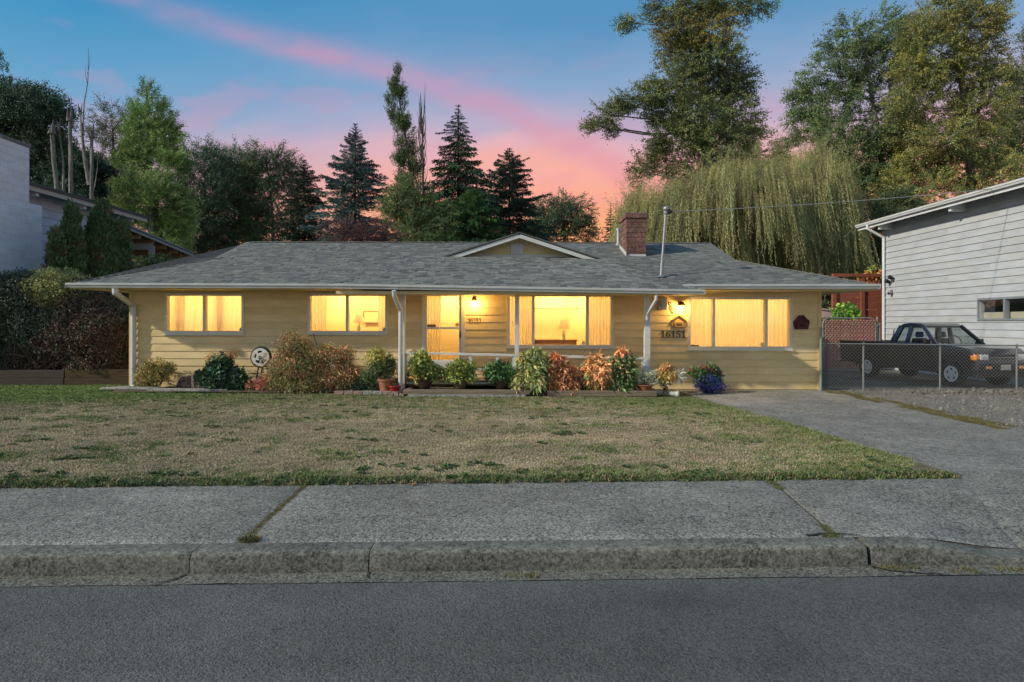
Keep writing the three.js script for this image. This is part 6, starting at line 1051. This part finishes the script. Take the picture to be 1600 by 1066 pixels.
// --- willow ---
{
  const d = 30, T = thing('willow_tree', 'broad yellow green weeping willow behind the right half of the roof', 'tree'), k = d / FOC, b = P(1165, 430, d + 1); b.y = .05; T.position.copy(b);
  const old = seed; seed = 4242; const mk = () => { const pos = []; let x = 0, z = 0; for (let y = 0; y > -1; y -= .017) { x += rr(-.006, .006); z += rr(-.006, .006); for (let q = 0; q < 1; q++) leafPos(pos, V(x, y, z), V(rr(-.8, .8), rr(-1.3, -.3), rr(-.8, .8)), rdir(), rr(.045, .075), rr(.010, .017), .15, .2); } return fromPos(pos); };
  const st = [mk(), mk(), mk()]; seed = old; const items = [[], [], []]; let n = 0;
  const lobes = [[1150, 330, 95, 72, 1], [1080, 345, 75, 62, 1], [1020, 350, 52, 62, 1], [990, 370, 24, 52, .6], [1215, 325, 80, 78, 1], [1275, 345, 60, 80, 1], [1160, 300, 65, 48, 1], [1250, 285, 60, 55, .9], [1305, 390, 46, 55, 1], [1230, 395, 60, 45, 1], [1120, 385, 60, 42, .9], [1290, 300, 40, 60, .7]];
  const br = [];
  for (const [lx, ly, rx, ry, dn] of lobes) {
    const c = P(lx, ly, d + rr(-1.2, 1.2)); const RX = rx * k, RY = ry * k, RZ = rx * k * .8;
    br.push(limb([V(0, .0, 0), V((c.x - b.x) * .3, 2.2, 0), V((c.x - b.x) * .75, (c.y - b.y) * .85, (c.z - b.z) * .6), c.clone().sub(b).add(V(0, RY * .6, 0))], .12, .03, 6, 10));
    const locks = Math.round(rx * ry / 46 * dn), lt = rr(.8, 1.15);
    for (let i = 0; i < locks; i++) {
      const a = rr(0, 6.283), u = rnd() * .98, s = Math.sqrt(1 - u * u), lc = c.clone().add(V(Math.cos(a) * s * RX, u * RY, Math.sin(a) * s * RZ));
      const tone = rr(.5, 1.4) * lt, gold = rnd(), len0 = rr(1.3, 2.7) * (.65 + .5 * (1 - u));
      const m = 12 + Math.floor(rnd() * 8);
      for (let j = 0; j < m; j++) {
        const p = lc.clone().add(V(rr(-.27, .27), rr(-.3, .25), rr(-.27, .27))), len = len0 * rr(.6, 1.15), sx = rr(.85, 1.3), out = lc.clone().sub(c).setY(0).normalize();
        const q = new THREE.Quaternion().setFromEuler(new THREE.Euler(rr(-.1, .1) - out.z * .16, rr(0, 0), out.x * .16 + rr(-.1, .1))).multiply(new THREE.Quaternion().setFromAxisAngle(V(0, 1, 0), rr(0, 6.28)));
        items[n++ % 3].push([new THREE.Matrix4().compose(p.sub(b), q, V(sx * 1.25, len, sx * 1.25)), C(2.35 * lerp(.15, .2, gold) * tone * rr(.85, 1.15), 2.3 * lerp(.165, .185, gold) * tone * rr(.9, 1.1), 2.2 * lerp(.07, .075, gold) * tone)]);
      }
    }
  }
  { const it = [[], [], []]; for (let i = 0; i < 900; i++) { const L = pick(lobes), c = P(L[0], L[1], d), a = rr(0, 6.283), u = rr(.25, 1), s = Math.sqrt(1 - u * u), o = V(Math.cos(a) * s * L[2] * k, u * L[3] * k, Math.sin(a) * s * L[2] * k * .8), p = c.clone().add(o.clone().multiplyScalar(rr(.9, 1.12))); const q = new THREE.Quaternion().setFromUnitVectors(V(1, 0, 0), o.normalize().add(V(rr(-.5, .5), rr(-.2, .5), rr(-.5, .5))).normalize()), sc = rr(.6, 1.2), t = rr(.6, 1.3) * 2.2; it[i % 3].push([new THREE.Matrix4().compose(p.sub(b), q, V(sc * 1.2, sc, sc)), C(.16 * t, .165 * t, .065 * t)]); } [4, 5, 6].forEach((s, i) => inst('crown_twigs', spray(s + 20, .085, .016, .55), M.leaf, it[i], T)); }
  obj('trunk', limb([V(0, 0, 0), V(.1, 1.2, 0), V(0, 2.6, 0)], .42, .3, 10), M.barkDark, T); obj('limbs', br, M.barkDark, T).userData.kind = 'stuff';
  st.forEach((g, i) => inst('hanging_strands', g, M.leaf, items[i], T));
}
// --- arborvitae at the left: dense upright sprays on a narrow cone ---
{
  const old = seed; seed = 99; const mk = () => { const pos = []; for (let i = 0; i < 26; i++) { const o = rdir().multiplyScalar(.10); leafPos(pos, o, V(o.x * 5, rr(.5, 1.2), o.z * 5), rdir(), rr(.07, .13), rr(.025, .05), .1, -.1); } return fromPos(pos); }, sp = [mk(), mk(), mk()]; seed = old;
  const arb = (label, x, top, w, d, yb = 600) => {
    const T = thing('arborvitae', label, 'tree', [0, 0, 0], null), b = P(x, yb, d); b.y = .3; T.position.copy(b); const H = P(x, top, d).y - b.y, R = w / 2 * d / FOC, items = [[], [], []], rAt = (t) => R * Math.pow(1 - t, .55) * (1 - Math.exp(-t * 14) * .25);
    obj('trunk', limb([V(0, -.3, 0), V(0, H * .5, 0), V(0, H * .92, 0)], .1, .02, 7), M.barkDark, T);
    const core = []; for (let i = 0; i <= 14; i++) core.push(new THREE.Vector2(Math.max(.01, rAt(i / 14 * .94) * .68), i / 14 * H * .93)); obj('dark_shade_core', new THREE.LatheGeometry(core, 18), std(C(.012, .014, .009), 1), T);  // near-black solid core; the shade inside the crown is put in its colour
    const N = Math.round(2600 * R * H / 2.6); for (let i = 0; i < N; i++) { const t = 1 - Math.pow(rnd(), .62) * .995, a = rr(0, 6.283), bump = 1 + .16 * fbm(Math.cos(a) * 2 + x, t * H * 1.6, Math.sin(a) * 2, 3) * 2, r = rAt(t) * rr(.74, 1.04) * bump, s = rr(.7, 1.3), v = clamp(1 + fbm(Math.cos(a) * 3, t * H * 2, Math.sin(a) * 3 + x, 2) * 1.2, .5, 1.7), brown = rnd() < .07 ? 1 : 0; items[i % 3].push([new THREE.Matrix4().compose(V(Math.cos(a) * r, t * H, Math.sin(a) * r), new THREE.Quaternion().setFromEuler(new THREE.Euler(rr(-.5, .5), rr(0, 6.28), rr(-.5, .5))), V(s, s * 1.2, s)), brown ? C(.2 * v, .13 * v, .06 * v) : C(.085 * v, .15 * v * rr(.9, 1.1), .05 * v)]); }
    sp.forEach((g, i) => inst('foliage', g, M.needle, items[i], T));
  };
  arb('slim green arborvitae, middle of the three beside the pale blue house', 112, 322, 44, 18.4); arb('wide green arborvitae, rightmost of the three beside the pale blue house', 158, 318, 72, 19.3); arb('short green arborvitae, leftmost of the three beside the pale blue house', 88, 358, 32, 17.9); arb('dull green arborvitae behind the house corner downspout', 190, 345, 34, 19.6);
}
// --- garden shrubs: stems and individual leaves ---
const LV = {
  small: (s) => clump({ s, n: 16, R: .085, len: .05, wid: .026, droop: .2 }), nandina: (s) => clump({ s, n: 15, R: .10, len: .062, wid: .022, droop: .5 }), round: (s) => clump({ s, n: 11, R: .085, len: .068, wid: .058, droop: .1 }), long: (s) => clump({ s, n: 9, R: .05, len: .15, wid: .045, droop: .75 }), hyd: (s) => clump({ s, n: 9, R: .09, len: .12, wid: .085, droop: .3 }), blade: (s) => clump({ s, n: 16, R: .03, len: .17, wid: .022, droop: -.25, up: .3 }), petal: (s) => clump({ s, n: 22, R: .055, len: .034, wid: .03, droop: 0 }), tiny: (s) => clump({ s, n: 22, R: .08, len: .028, wid: .02, droop: .1 }),
};
const LC = {}; for (const k of Object.keys(LV)) LC[k] = [11, 12].map((s) => LV[k](s + k.length));
function shrub({ name = 'shrub', label, category = 'shrub', d, base, by = .18, lobes, leaf = 'small', cols, dens = 1, group, stems = 9, cs = 1, flowers = [], gap = -.05 }) {
  const b = P(base, 600, d); b.y = by; const T = thing(name, label, category, [b.x, b.y, b.z], group), k = d / FOC, items = [[], []], sg = [];
  for (const [x, y, rx, ry, dn = 1, cc, lf] of lobes) {
    const c = P(x, y, d).sub(b), RX = rx * k, RY = ry * k, RZ = Math.min((rx + ry) / 2 * k, .55) * .85; c.z += rr(-.06, .06);
    for (let i = 0; i < Math.max(2, stems / lobes.length + 1); i++) { const q = rdir(); sg.push(limb([V(rr(-.05, .05) + c.x * .25, 0, rr(-.05, .05)), V(c.x * .65 + q.x * RX * .3, c.y * .55, q.z * RZ * .4), V(c.x + q.x * RX * .75, c.y + q.y * RY * .75, c.z + q.z * RZ * .7)], .011, .004, 5, 6)); }
    const n = Math.round(rx * ry * 3.14 / 7.5 * dens * dn / (cs * cs)), nz = rr(0, 50);
    for (let i = 0; i < n; i++) { const q = rdir(), rad = Math.pow(rnd(), .45) * (1 + .5 * fbm(q.x * 2.2 + nz, q.y * 2.2, q.z * 2.2, 2)), p = V(c.x + q.x * RX * rad, c.y + q.y * RY * rad, c.z + q.z * RZ * rad); if (p.y < .02) continue; if (fbm(p.x * 4 + nz, p.y * 4, p.z * 4, 2) < gap - .2) continue; const s = rr(.7, 1.3) * cs; items[i & 1].push([new THREE.Matrix4().compose(p, leaf === 'long' || leaf === 'nandina' ? new THREE.Quaternion().setFromEuler(new THREE.Euler(rr(-.6, .6), rr(0, 6.28), rr(-.6, .6))) : rot(), V(s, s, s)), palette(cc || cols, .38).multiplyScalar(1.2 * clamp(1 + fbm(p.x * 3 + nz, p.y * 3, p.z * 3, 2) * 1.1, .45, 1.6))]); }
  }
  if (stems) obj('stems', sg, M.stem, T).userData.kind = 'stuff';
  LC[leaf].forEach((g, i) => items[i].length && inst('foliage', g, M.leaf, items[i], T));
  for (const [x, y, s, col, up = 0] of flowers) { const c = P(x, y, d - .12).sub(b), g = LC.petal[0].clone().scale(s, s * .75, s); g.translate(c.x, c.y, c.z); obj('flower', g, phys(C(...col), .7, { transmission: .25, thickness: 0, side: THREE.DoubleSide }), T); if (up) obj('flower_stem', limb([V(c.x * .7, Math.max(.1, c.y - up), c.z), V(c.x, c.y - .03, c.z)], .006, .005, 5, 4), std(C(.07, .1, .03), .8), T); }
  return T;
}
function pot({ label, x, d, yb, w0, w1, h, mat, sh = 0 }) {
  const t = thing('plant_pot', label, 'plant pot', [px(x, d), yb, -d]);
  const pr = sh ? [[0, .02], [w0 * .8, 0], [w0, .01], [w1 * 1.04, h * .55], [w1, h * .9], [w1 + .018, h * .93], [w1 + .018, h], [w1 - .015, h], [w1 - .03, h * .9], [w0 * .8, .05], [0, .05]] : [[0, .02], [w0 * .9, 0], [w0, .01], [w1, h * .82], [w1 + .02, h * .83], [w1 + .022, h], [w1 - .012, h], [w1 - .02, h * .8], [w0 * .8, .05], [0, .05]];
  obj('pot_body', new THREE.LatheGeometry(pr.map((q) => new THREE.Vector2(...q)), 32), mat, t); obj('potting_soil', new THREE.CylinderGeometry(w1 - .02, w1 - .03, .02, 24).translate(0, h * .88, 0), M.dirt, t); return t;
}
const terra = std(d2(.33, .13, .065), .85, { map: dirtMap }), darkPot = phys(C(.035, .02, .016), .35, { clearcoat: .4 }), bluePot = phys(C(.01, .014, .09), .25, { clearcoat: .8 });
const N1 = [[.17, .155, .05], [.22, .14, .06], [.10, .135, .045], [.26, .12, .07], [.13, .14, .05]], N2 = [[.26, .13, .07], [.16, .15, .055], [.3, .15, .08], [.11, .125, .045]];
shrub({ label: 'small yellowish shrub beside the corner downspout', d: 15.25, base: 240, lobes: [[234, 582, 20, 22], [252, 580, 18, 18], [266, 576, 8, 8, .8, [[.16, .17, .06]]], [225, 598, 14, 12]], leaf: 'small', cols: [[.22, .17, .055], [.17, .15, .05], [.12, .13, .045], [.27, .19, .06]], dens: 1.1 });
shrub({ name: 'hydrangea', label: 'dark green hydrangea with dried brown stalks on top and dusky pink flower heads', d: 15.1, base: 345, leaf: 'hyd', lobes: [[345, 592, 24, 20], [330, 590, 16, 16], [362, 592, 20, 16], [378, 598, 14, 12], [345, 572, 14, 12]], cols: [[.028, .06, .028], [.04, .08, .034], [.02, .042, .024]], dens: .85, flowers: [[342, 581, 1.25, [.24, .09, .085]], [326, 592, 1.15, [.26, .08, .085]], [352, 586, .8, [.2, .08, .07]]] });
shrub({ name: 'dried_flower_stalks', label: 'tan dried flower stalks standing above the dark hydrangea', category: 'plant', d: 15.2, base: 345, leaf: 'nandina', lobes: [[332, 560, 10, 8], [345, 560, 12, 9], [358, 556, 10, 6, .8], [364, 552, 5, 4]], cols: [[.3, .19, .08], [.24, .14, .06]], dens: .75, stems: 14 });
shrub({ name: 'azalea', label: 'small pinkish red shrub left of the large nandina', d: 14.95, base: 407, leaf: 'small', lobes: [[408, 600, 9, 9], [396, 604, 7, 6, .8, [[.12, .12, .05], [.28, .1, .06]]], [414, 594, 6, 8]], cols: [[.32, .11, .085], [.38, .15, .11], [.18, .1, .05]], dens: 1 });
shrub({ name: 'nandina', label: 'large rounded green and russet shrub below the second window', d: 14.95, base: 462, leaf: 'nandina', lobes: [[460, 545, 26, 24], [455, 575, 40, 30], [480, 575, 30, 32], [440, 600, 28, 18], [475, 602, 36, 16], [455, 528, 14, 10, .8]], cols: N1, dens: 1.15, stems: 18 });
shrub({ name: 'nandina', label: 'russet and green shrub right of the largest shrub', d: 14.98, base: 528, leaf: 'nandina', lobes: [[525, 562, 26, 22], [520, 590, 32, 24], [545, 590, 18, 22], [512, 550, 14, 10], [540, 550, 12, 9]], cols: N2, dens: 1.15, stems: 16 });
shrub({ name: 'euonymus', label: 'yellow topped green shrub growing in the terracotta pot left of the post', d: 14.85, base: 592, by: .4, leaf: 'small', lobes: [[588, 558, 18, 14, 1, [[.24, .22, .06], [.18, .18, .06]]], [592, 578, 20, 18], [608, 572, 10, 16], [578, 590, 12, 12], [605, 592, 14, 9, 1, [[.18, .12, .06], [.14, .12, .05]]]], cols: [[.06, .095, .035], [.09, .12, .04], [.05, .07, .03]], dens: 1.15 });
shrub({ name: 'heather', label: 'low dark green clump between the russet shrub and the terracotta pot', d: 14.95, base: 572, leaf: 'small', lobes: [[570, 598, 14, 10], [558, 602, 14, 8], [585, 604, 10, 7]], cols: [[.04, .06, .035], [.05, .08, .04]], dens: 1 });
pot({ label: 'terracotta pot left of the white porch post', x: 603, d: 14.6, yb: .17, w0: .12, w1: .165, h: .30, mat: terra }); pot({ label: 'low bright red bowl beside the terracotta pot', x: 617, d: 14.5, yb: .19, w0: .09, w1: .125, h: .14, mat: phys(C(.36, .02, .015), .4, { clearcoat: .4 }) });
pot({ label: 'dark glazed pot right of the first porch post', x: 664, d: 14.5, yb: .235, w0: .1, w1: .155, h: .27, mat: darkPot, sh: 1 }); pot({ label: 'dark glazed pot below the front door', x: 719.5, d: 14.5, yb: .235, w0: .1, w1: .165, h: .28, mat: phys(C(.09, .06, .042), .4, { clearcoat: .4 }), sh: 1 }); pot({ label: 'dark glazed pot under the pink geranium', x: 783, d: 14.5, yb: .235, w0: .1, w1: .15, h: .27, mat: darkPot, sh: 1 });
const YG = [[.12, .15, .035], [.17, .19, .045], [.08, .11, .035]];
shrub({ name: 'choisya', label: 'yellow green plant with an orange tinge in the pot right of the first post', d: 14.5, base: 664, by: .46, leaf: 'round', lobes: [[655, 572, 14, 18], [668, 582, 18, 12], [650, 586, 10, 10, 1, [[.28, .17, .05], [.18, .17, .05]]], [680, 586, 10, 9], [662, 560, 8, 10, .8]], cols: YG, dens: 1.1 });
shrub({ name: 'choisya', label: 'round yellow green plant in the pot below the front door', d: 14.5, base: 719, by: .46, leaf: 'round', lobes: [[705, 582, 14, 11], [722, 576, 16, 12], [732, 584, 10, 12], [715, 588, 14, 9]], cols: YG, dens: 1.1 });
shrub({ name: 'geranium', label: 'green plant with pink red flowers in the pot left of the middle post', category: 'plant', d: 14.5, base: 780, by: .46, leaf: 'round', lobes: [[772, 582, 14, 13], [786, 580, 14, 14], [780, 592, 16, 8], [796, 588, 8, 10]], cols: [[.045, .11, .03], [.07, .145, .038], [.035, .08, .026]], dens: 1.1, flowers: [[769, 563, .75, [.55, .06, .07]], [787, 563.5, .75, [.55, .06, .08]], [759, 579, .6, [.55, .07, .05]], [775, 572, .55, [.5, .06, .06]], [758, 566, .5, [.5, .06, .07]]] });
shrub({ name: 'box_shrub', label: 'dark low shrub behind the first porch post', d: 14.95, base: 638, leaf: 'small', lobes: [[637, 594, 9, 12], [628, 598, 6, 8]], cols: [[.03, .05, .025]], dens: 1 });
shrub({ name: 'rhododendron', label: 'tall pale green and yellow long leaved shrub right of the middle post', d: 14.4, base: 830, leaf: 'long', lobes: [[838, 558, 12, 12], [828, 575, 20, 18], [845, 572, 14, 18], [815, 595, 16, 14, 1, [[.28, .25, .09], [.2, .2, .07]]], [838, 598, 20, 14], [820, 560, 8, 10, .8, [[.3, .24, .07], [.14, .17, .06]]]], cols: [[.15, .19, .075], [.21, .235, .095], [.1, .14, .05], [.27, .23, .085]], dens: .95 });
shrub({ name: 'rhododendron', label: 'deep red brown long leaved shrub right of the pale green one', d: 14.4, base: 878, leaf: 'long', lobes: [[872, 566, 13, 12], [866, 580, 13, 16], [884, 582, 16, 16], [896, 592, 12, 12], [872, 600, 18, 12], [892, 602, 14, 10]], cols: [[.24, .085, .04], [.30, .13, .055], [.17, .055, .035], [.34, .2, .08], [.2, .13, .05]], dens: 1 });
shrub({ name: 'rhododendron', label: 'orange tan long leaved shrub left of the dark green one', d: 14.4, base: 935, leaf: 'long', lobes: [[930, 566, 13, 14], [924, 582, 12, 16], [944, 582, 14, 18], [936, 600, 18, 13]], cols: [[.36, .19, .075], [.42, .25, .11], [.26, .14, .055], [.16, .16, .055], [.45, .24, .12]], dens: 1 });
shrub({ name: 'rhododendron', label: 'dark green long leaved shrub with reddish tips beside the right porch post', d: 14.4, base: 970, leaf: 'long', lobes: [[975, 562, 14, 13], [966, 578, 14, 18], [982, 580, 12, 18], [962, 600, 16, 12], [980, 600, 14, 10], [972, 550, 6, 5, 1, [[.32, .15, .07]]]], cols: [[.06, .11, .036], [.1, .16, .045], [.04, .075, .03], [.2, .15, .06]], dens: 1.05 });
pot({ label: 'terracotta bowl with grey succulents at the end of the porch bed', x: 1008, d: 14.35, yb: .25, w0: .12, w1: .17, h: .13, mat: terra });
shrub({ name: 'succulent', label: 'pale grey green succulent clump in the terracotta bowl', category: 'plant', d: 14.35, base: 1008, by: .34, leaf: 'small', lobes: [[1004, 590, 12, 6], [1016, 592, 11, 8], [1022, 588, 8, 6]], cols: [[.24, .26, .2], [.3, .32, .25], [.2, .2, .14]], dens: 1.2, cs: .8 });
shrub({ name: 'spurge', label: 'bright orange and yellow plant at the right end of the porch bed', category: 'plant', d: 14.35, base: 1040, leaf: 'round', lobes: [[1041, 578, 8, 8, 1, [[.3, .14, .06], [.34, .18, .08], [.2, .16, .06]]], [1034, 588, 9, 7], [1046, 588, 10, 8], [1040, 596, 12, 6, .8, [[.3, .28, .2], [.42, .36, .16]]]], cols: [[.34, .2, .05], [.4, .26, .08], [.26, .2, .06], [.16, .16, .06]], dens: 1.1, cs: .75 });
shrub({ name: 'dry_grass_tuft', label: 'few pale grass blades sticking out beside the orange plant', category: 'grass', d: 14.4, base: 1056, leaf: 'blade', lobes: [[1059, 588, 4, 4, 1.6]], cols: [[.4, .42, .36]], dens: 1.2, stems: 0 });
pot({ label: 'round blue glazed pot standing before the wall right of the bed', x: 1106, d: 15.0, yb: .13, w0: .14, w1: .2, h: .26, mat: bluePot, sh: 1 });
shrub({ name: 'geranium', label: 'red flowered geranium in the blue pot by the right hand wall', category: 'plant', d: 14.98, base: 1104, by: .38, leaf: 'round', lobes: [[1094, 583, 11, 8], [1112, 582, 12, 10], [1120, 590, 8, 8], [1102, 590, 16, 7]], cols: [[.03, .06, .024], [.045, .085, .03]], dens: 1, flowers: [[1082, 577.5, 1.1, [.34, .008, .03], .15], [1101.5, 572.5, 1.3, [.42, .01, .04], .12], [1113, 578, 1.1, [.36, .01, .06], .1], [1127, 582, 1.2, [.42, .02, .09], .1], [1096, 576, .6, [.34, .01, .03], .05]] });
shrub({ name: 'lobelia', label: 'trailing deep blue lobelia spilling round the blue pot', category: 'flowers', d: 14.85, base: 1105, by: .13, leaf: 'tiny', lobes: [[1098, 600, 13, 10], [1113, 602, 14, 11], [1126, 606, 10, 7], [1106, 594, 12, 8]], cols: [[.012, .022, .1], [.018, .03, .15], [.015, .03, .03], [.02, .02, .11]], dens: 1.3, stems: 0 });
// --- hedge behind the timber edging ---
{
  const H = thing('hedge', 'large dark tangled hedge with brown twiggy middle at the left edge', 'hedge', [-12, .4, -17.4]), b = V(-12, .4, -17.4), items = [[], []], twigs = [], d = 17;
  const lobes = [[20, 470, 50, 42, 0], [85, 455, 50, 30, 1], [130, 480, 40, 40, 2], [60, 510, 60, 40, 0], [110, 530, 55, 40, 2], [150, 530, 40, 50, 2], [20, 540, 50, 40, 0], [180, 520, 22, 60, 3], [180, 580, 24, 24, 3], [-30, 500, 50, 60, 0], [100, 436, 34, 14, 1], [40, 440, 30, 16, 0], [70, 560, 70, 25, 2], [150, 570, 40, 20, 2]];
  const cc = [[[.03, .045, .026], [.042, .055, .034], [.024, .034, .022]], [[.13, .13, .045], [.09, .1, .04], [.16, .16, .06]], [[.05, .032, .022], [.038, .03, .02], [.06, .03, .018], [.032, .036, .02]], [[.028, .05, .024], [.04, .065, .03], [.05, .04, .022]]];
  for (const [x, y, rx, ry, c] of lobes) { const dd = d + (c === 3 ? .9 : 0) + rr(-.1, .5), q0 = P(x, y, dd), k = dd / FOC; const N = Math.round(rx * ry * 3.14 / (c === 2 ? 8 : 5.5)); for (let i = 0; i < N; i++) { const q = rdir(), rad = Math.pow(rnd(), .33) * (1 + .4 * fbm(q.x * 2 + x, q.y * 2, q.z * 2, 2)), p = q0.clone().add(V(q.x * rx * k * rad, q.y * ry * k * rad, q.z * .65 * rad)); if (p.y < .45) continue; const s = rr(.8, 1.5); items[i & 1].push([new THREE.Matrix4().compose(p.sub(b), rot(), V(s, s, s)), palette(cc[c], .4).multiplyScalar(1.45)]); } }
  LC.small.forEach((g, i) => inst('foliage', g, M.leaf, items[i], H));
  const tw = []; for (let i = 0; i < 620; i++) { const p = P(rr(0, 195), rr(470, 590), rr(16.55, 17)).sub(b); if (p.y < .02) p.y = .02; const q = rdir().multiplyScalar(rr(.15, .6)); q.y = Math.abs(q.y) * rr(.2, 1.4) + .05; q.z *= .3; tw.push(limb([p, p.clone().addScaledVector(q, .5).add(rdir().multiplyScalar(.05)), p.clone().add(q)], .006, .003, 4, 4)); } obj('bare_twigs', tw, bark(.11, .085, .065), H).userData.kind = 'stuff';
  const core = []; for (const [x, y, rx, ry] of [[20, 505, 60, 60], [90, 520, 75, 65], [160, 540, 34, 62]]) { const g = new THREE.SphereGeometry(1, 14, 10), q = P(x, y, 17.7).sub(b); g.scale(rx * .0165, ry * .0165, .4); g.translate(q.x, q.y, q.z - .1); core.push(g); } obj('hedge_shade_core', core, std(C(.012, .010, .007), 1), H);  // solid near-black blobs, the hedge's inner shade painted as colour
  const sh = []; for (let i = 0; i < 24; i++) { const x = rr(60, 105), y0 = rr(436, 446), p = P(x, y0, 17).sub(b); sh.push(limb([p, p.clone().add(V(rr(-.04, .04), rr(.15, .35), rr(-.05, .05)))], .01, .006, 5, 3)); } obj('new_shoots', sh, std(C(.16, .18, .06), .8), H).userData.kind = 'stuff';
}
// --- shrubs behind ---
shrub({ name: 'laurel', label: 'yellow green laurel under the patio cover roof', d: 24, base: 245, by: .1, lobes: [[225, 418, 26, 16], [262, 414, 26, 16], [215, 440, 26, 20], [250, 440, 40, 20]], leaf: 'hyd', cols: [[.1, .12, .036], [.15, .16, .045], [.06, .08, .03]], dens: .45, cs: 1.4 });
shrub({ name: 'laurel', label: 'bright green shrub in front of the red board fence', d: 23.2, base: 1322, by: .1, lobes: [[1322, 486, 17, 13], [1312, 494, 12, 9], [1332, 492, 12, 10], [1322, 515, 18, 25]], leaf: 'hyd', cols: [[.1, .2, .03], [.15, .27, .04], [.07, .14, .03]], dens: .7, cs: 1.1 });
shrub({ name: 'vine', label: 'yellow orange vine growing over the red board fence', d: 26, base: 1362, by: 2.8, lobes: [[1358, 434, 18, 9], [1372, 430, 14, 9], [1350, 440, 10, 7], [1366, 422, 12, 6, 1, [[.14, .15, .045]]]], leaf: 'hyd', cols: [[.32, .2, .04], [.22, .16, .04], [.12, .12, .035], [.36, .14, .04]], dens: .6, cs: 1.3 });
leafyTree({ name: 'hazel_shrub', label: 'dark green bushes in the gap between the house eave and the red fence', category: 'shrub', d: 29, trunk: [[1290, 470], [1290, 455], [1290, 440]], r0: .06, cols: [[.045, .07, .03], [.06, .09, .036]], dens: 1.3, lobes: [[1288, 455, 22, 24], [1290, 480, 20, 20], [1275, 470, 18, 20]] });
leafyTree({ name: 'hazel_shrub', label: 'dark bushes under the willow strands behind the right end of the roof', category: 'shrub', d: 33.5, trunk: [[1270, 470], [1270, 440], [1270, 410]], r0: .06, cols: [[.045, .07, .03], [.06, .09, .036]], dens: 1.1, lobes: [[1290, 410, 40, 30], [1340, 405, 34, 34], [1240, 410, 40, 26], [1190, 400, 40, 26], [1130, 395, 40, 24], [1370, 420, 26, 26]] });
// fallen leaves on the pavement
[[645, 759, 'orange fallen leaf on the pavement edge left of the middle'], [701, 757, 'brown fallen leaf at the lawn edge near the middle']].forEach(([x, y, label], i) => { const p = P(x, y, 1600 / (y - 505)); const pos = []; for (const a of [-.9, 0, .9]) leafPos(pos, V(0, 0, 0), V(Math.sin(a), .12, Math.cos(a)), V(0, 1, 0), .06, .035, .15, .1); const m = obj('fallen_leaf', fromPos(pos), std(i ? C(.2, .1, .05) : C(.4, .17, .05), .8, { side: THREE.DoubleSide })); m.position.set(p.x, .168, p.z); m.rotation.y = i * 2; tag(m, label, 'leaf'); });
renderer.render(scene, camera);
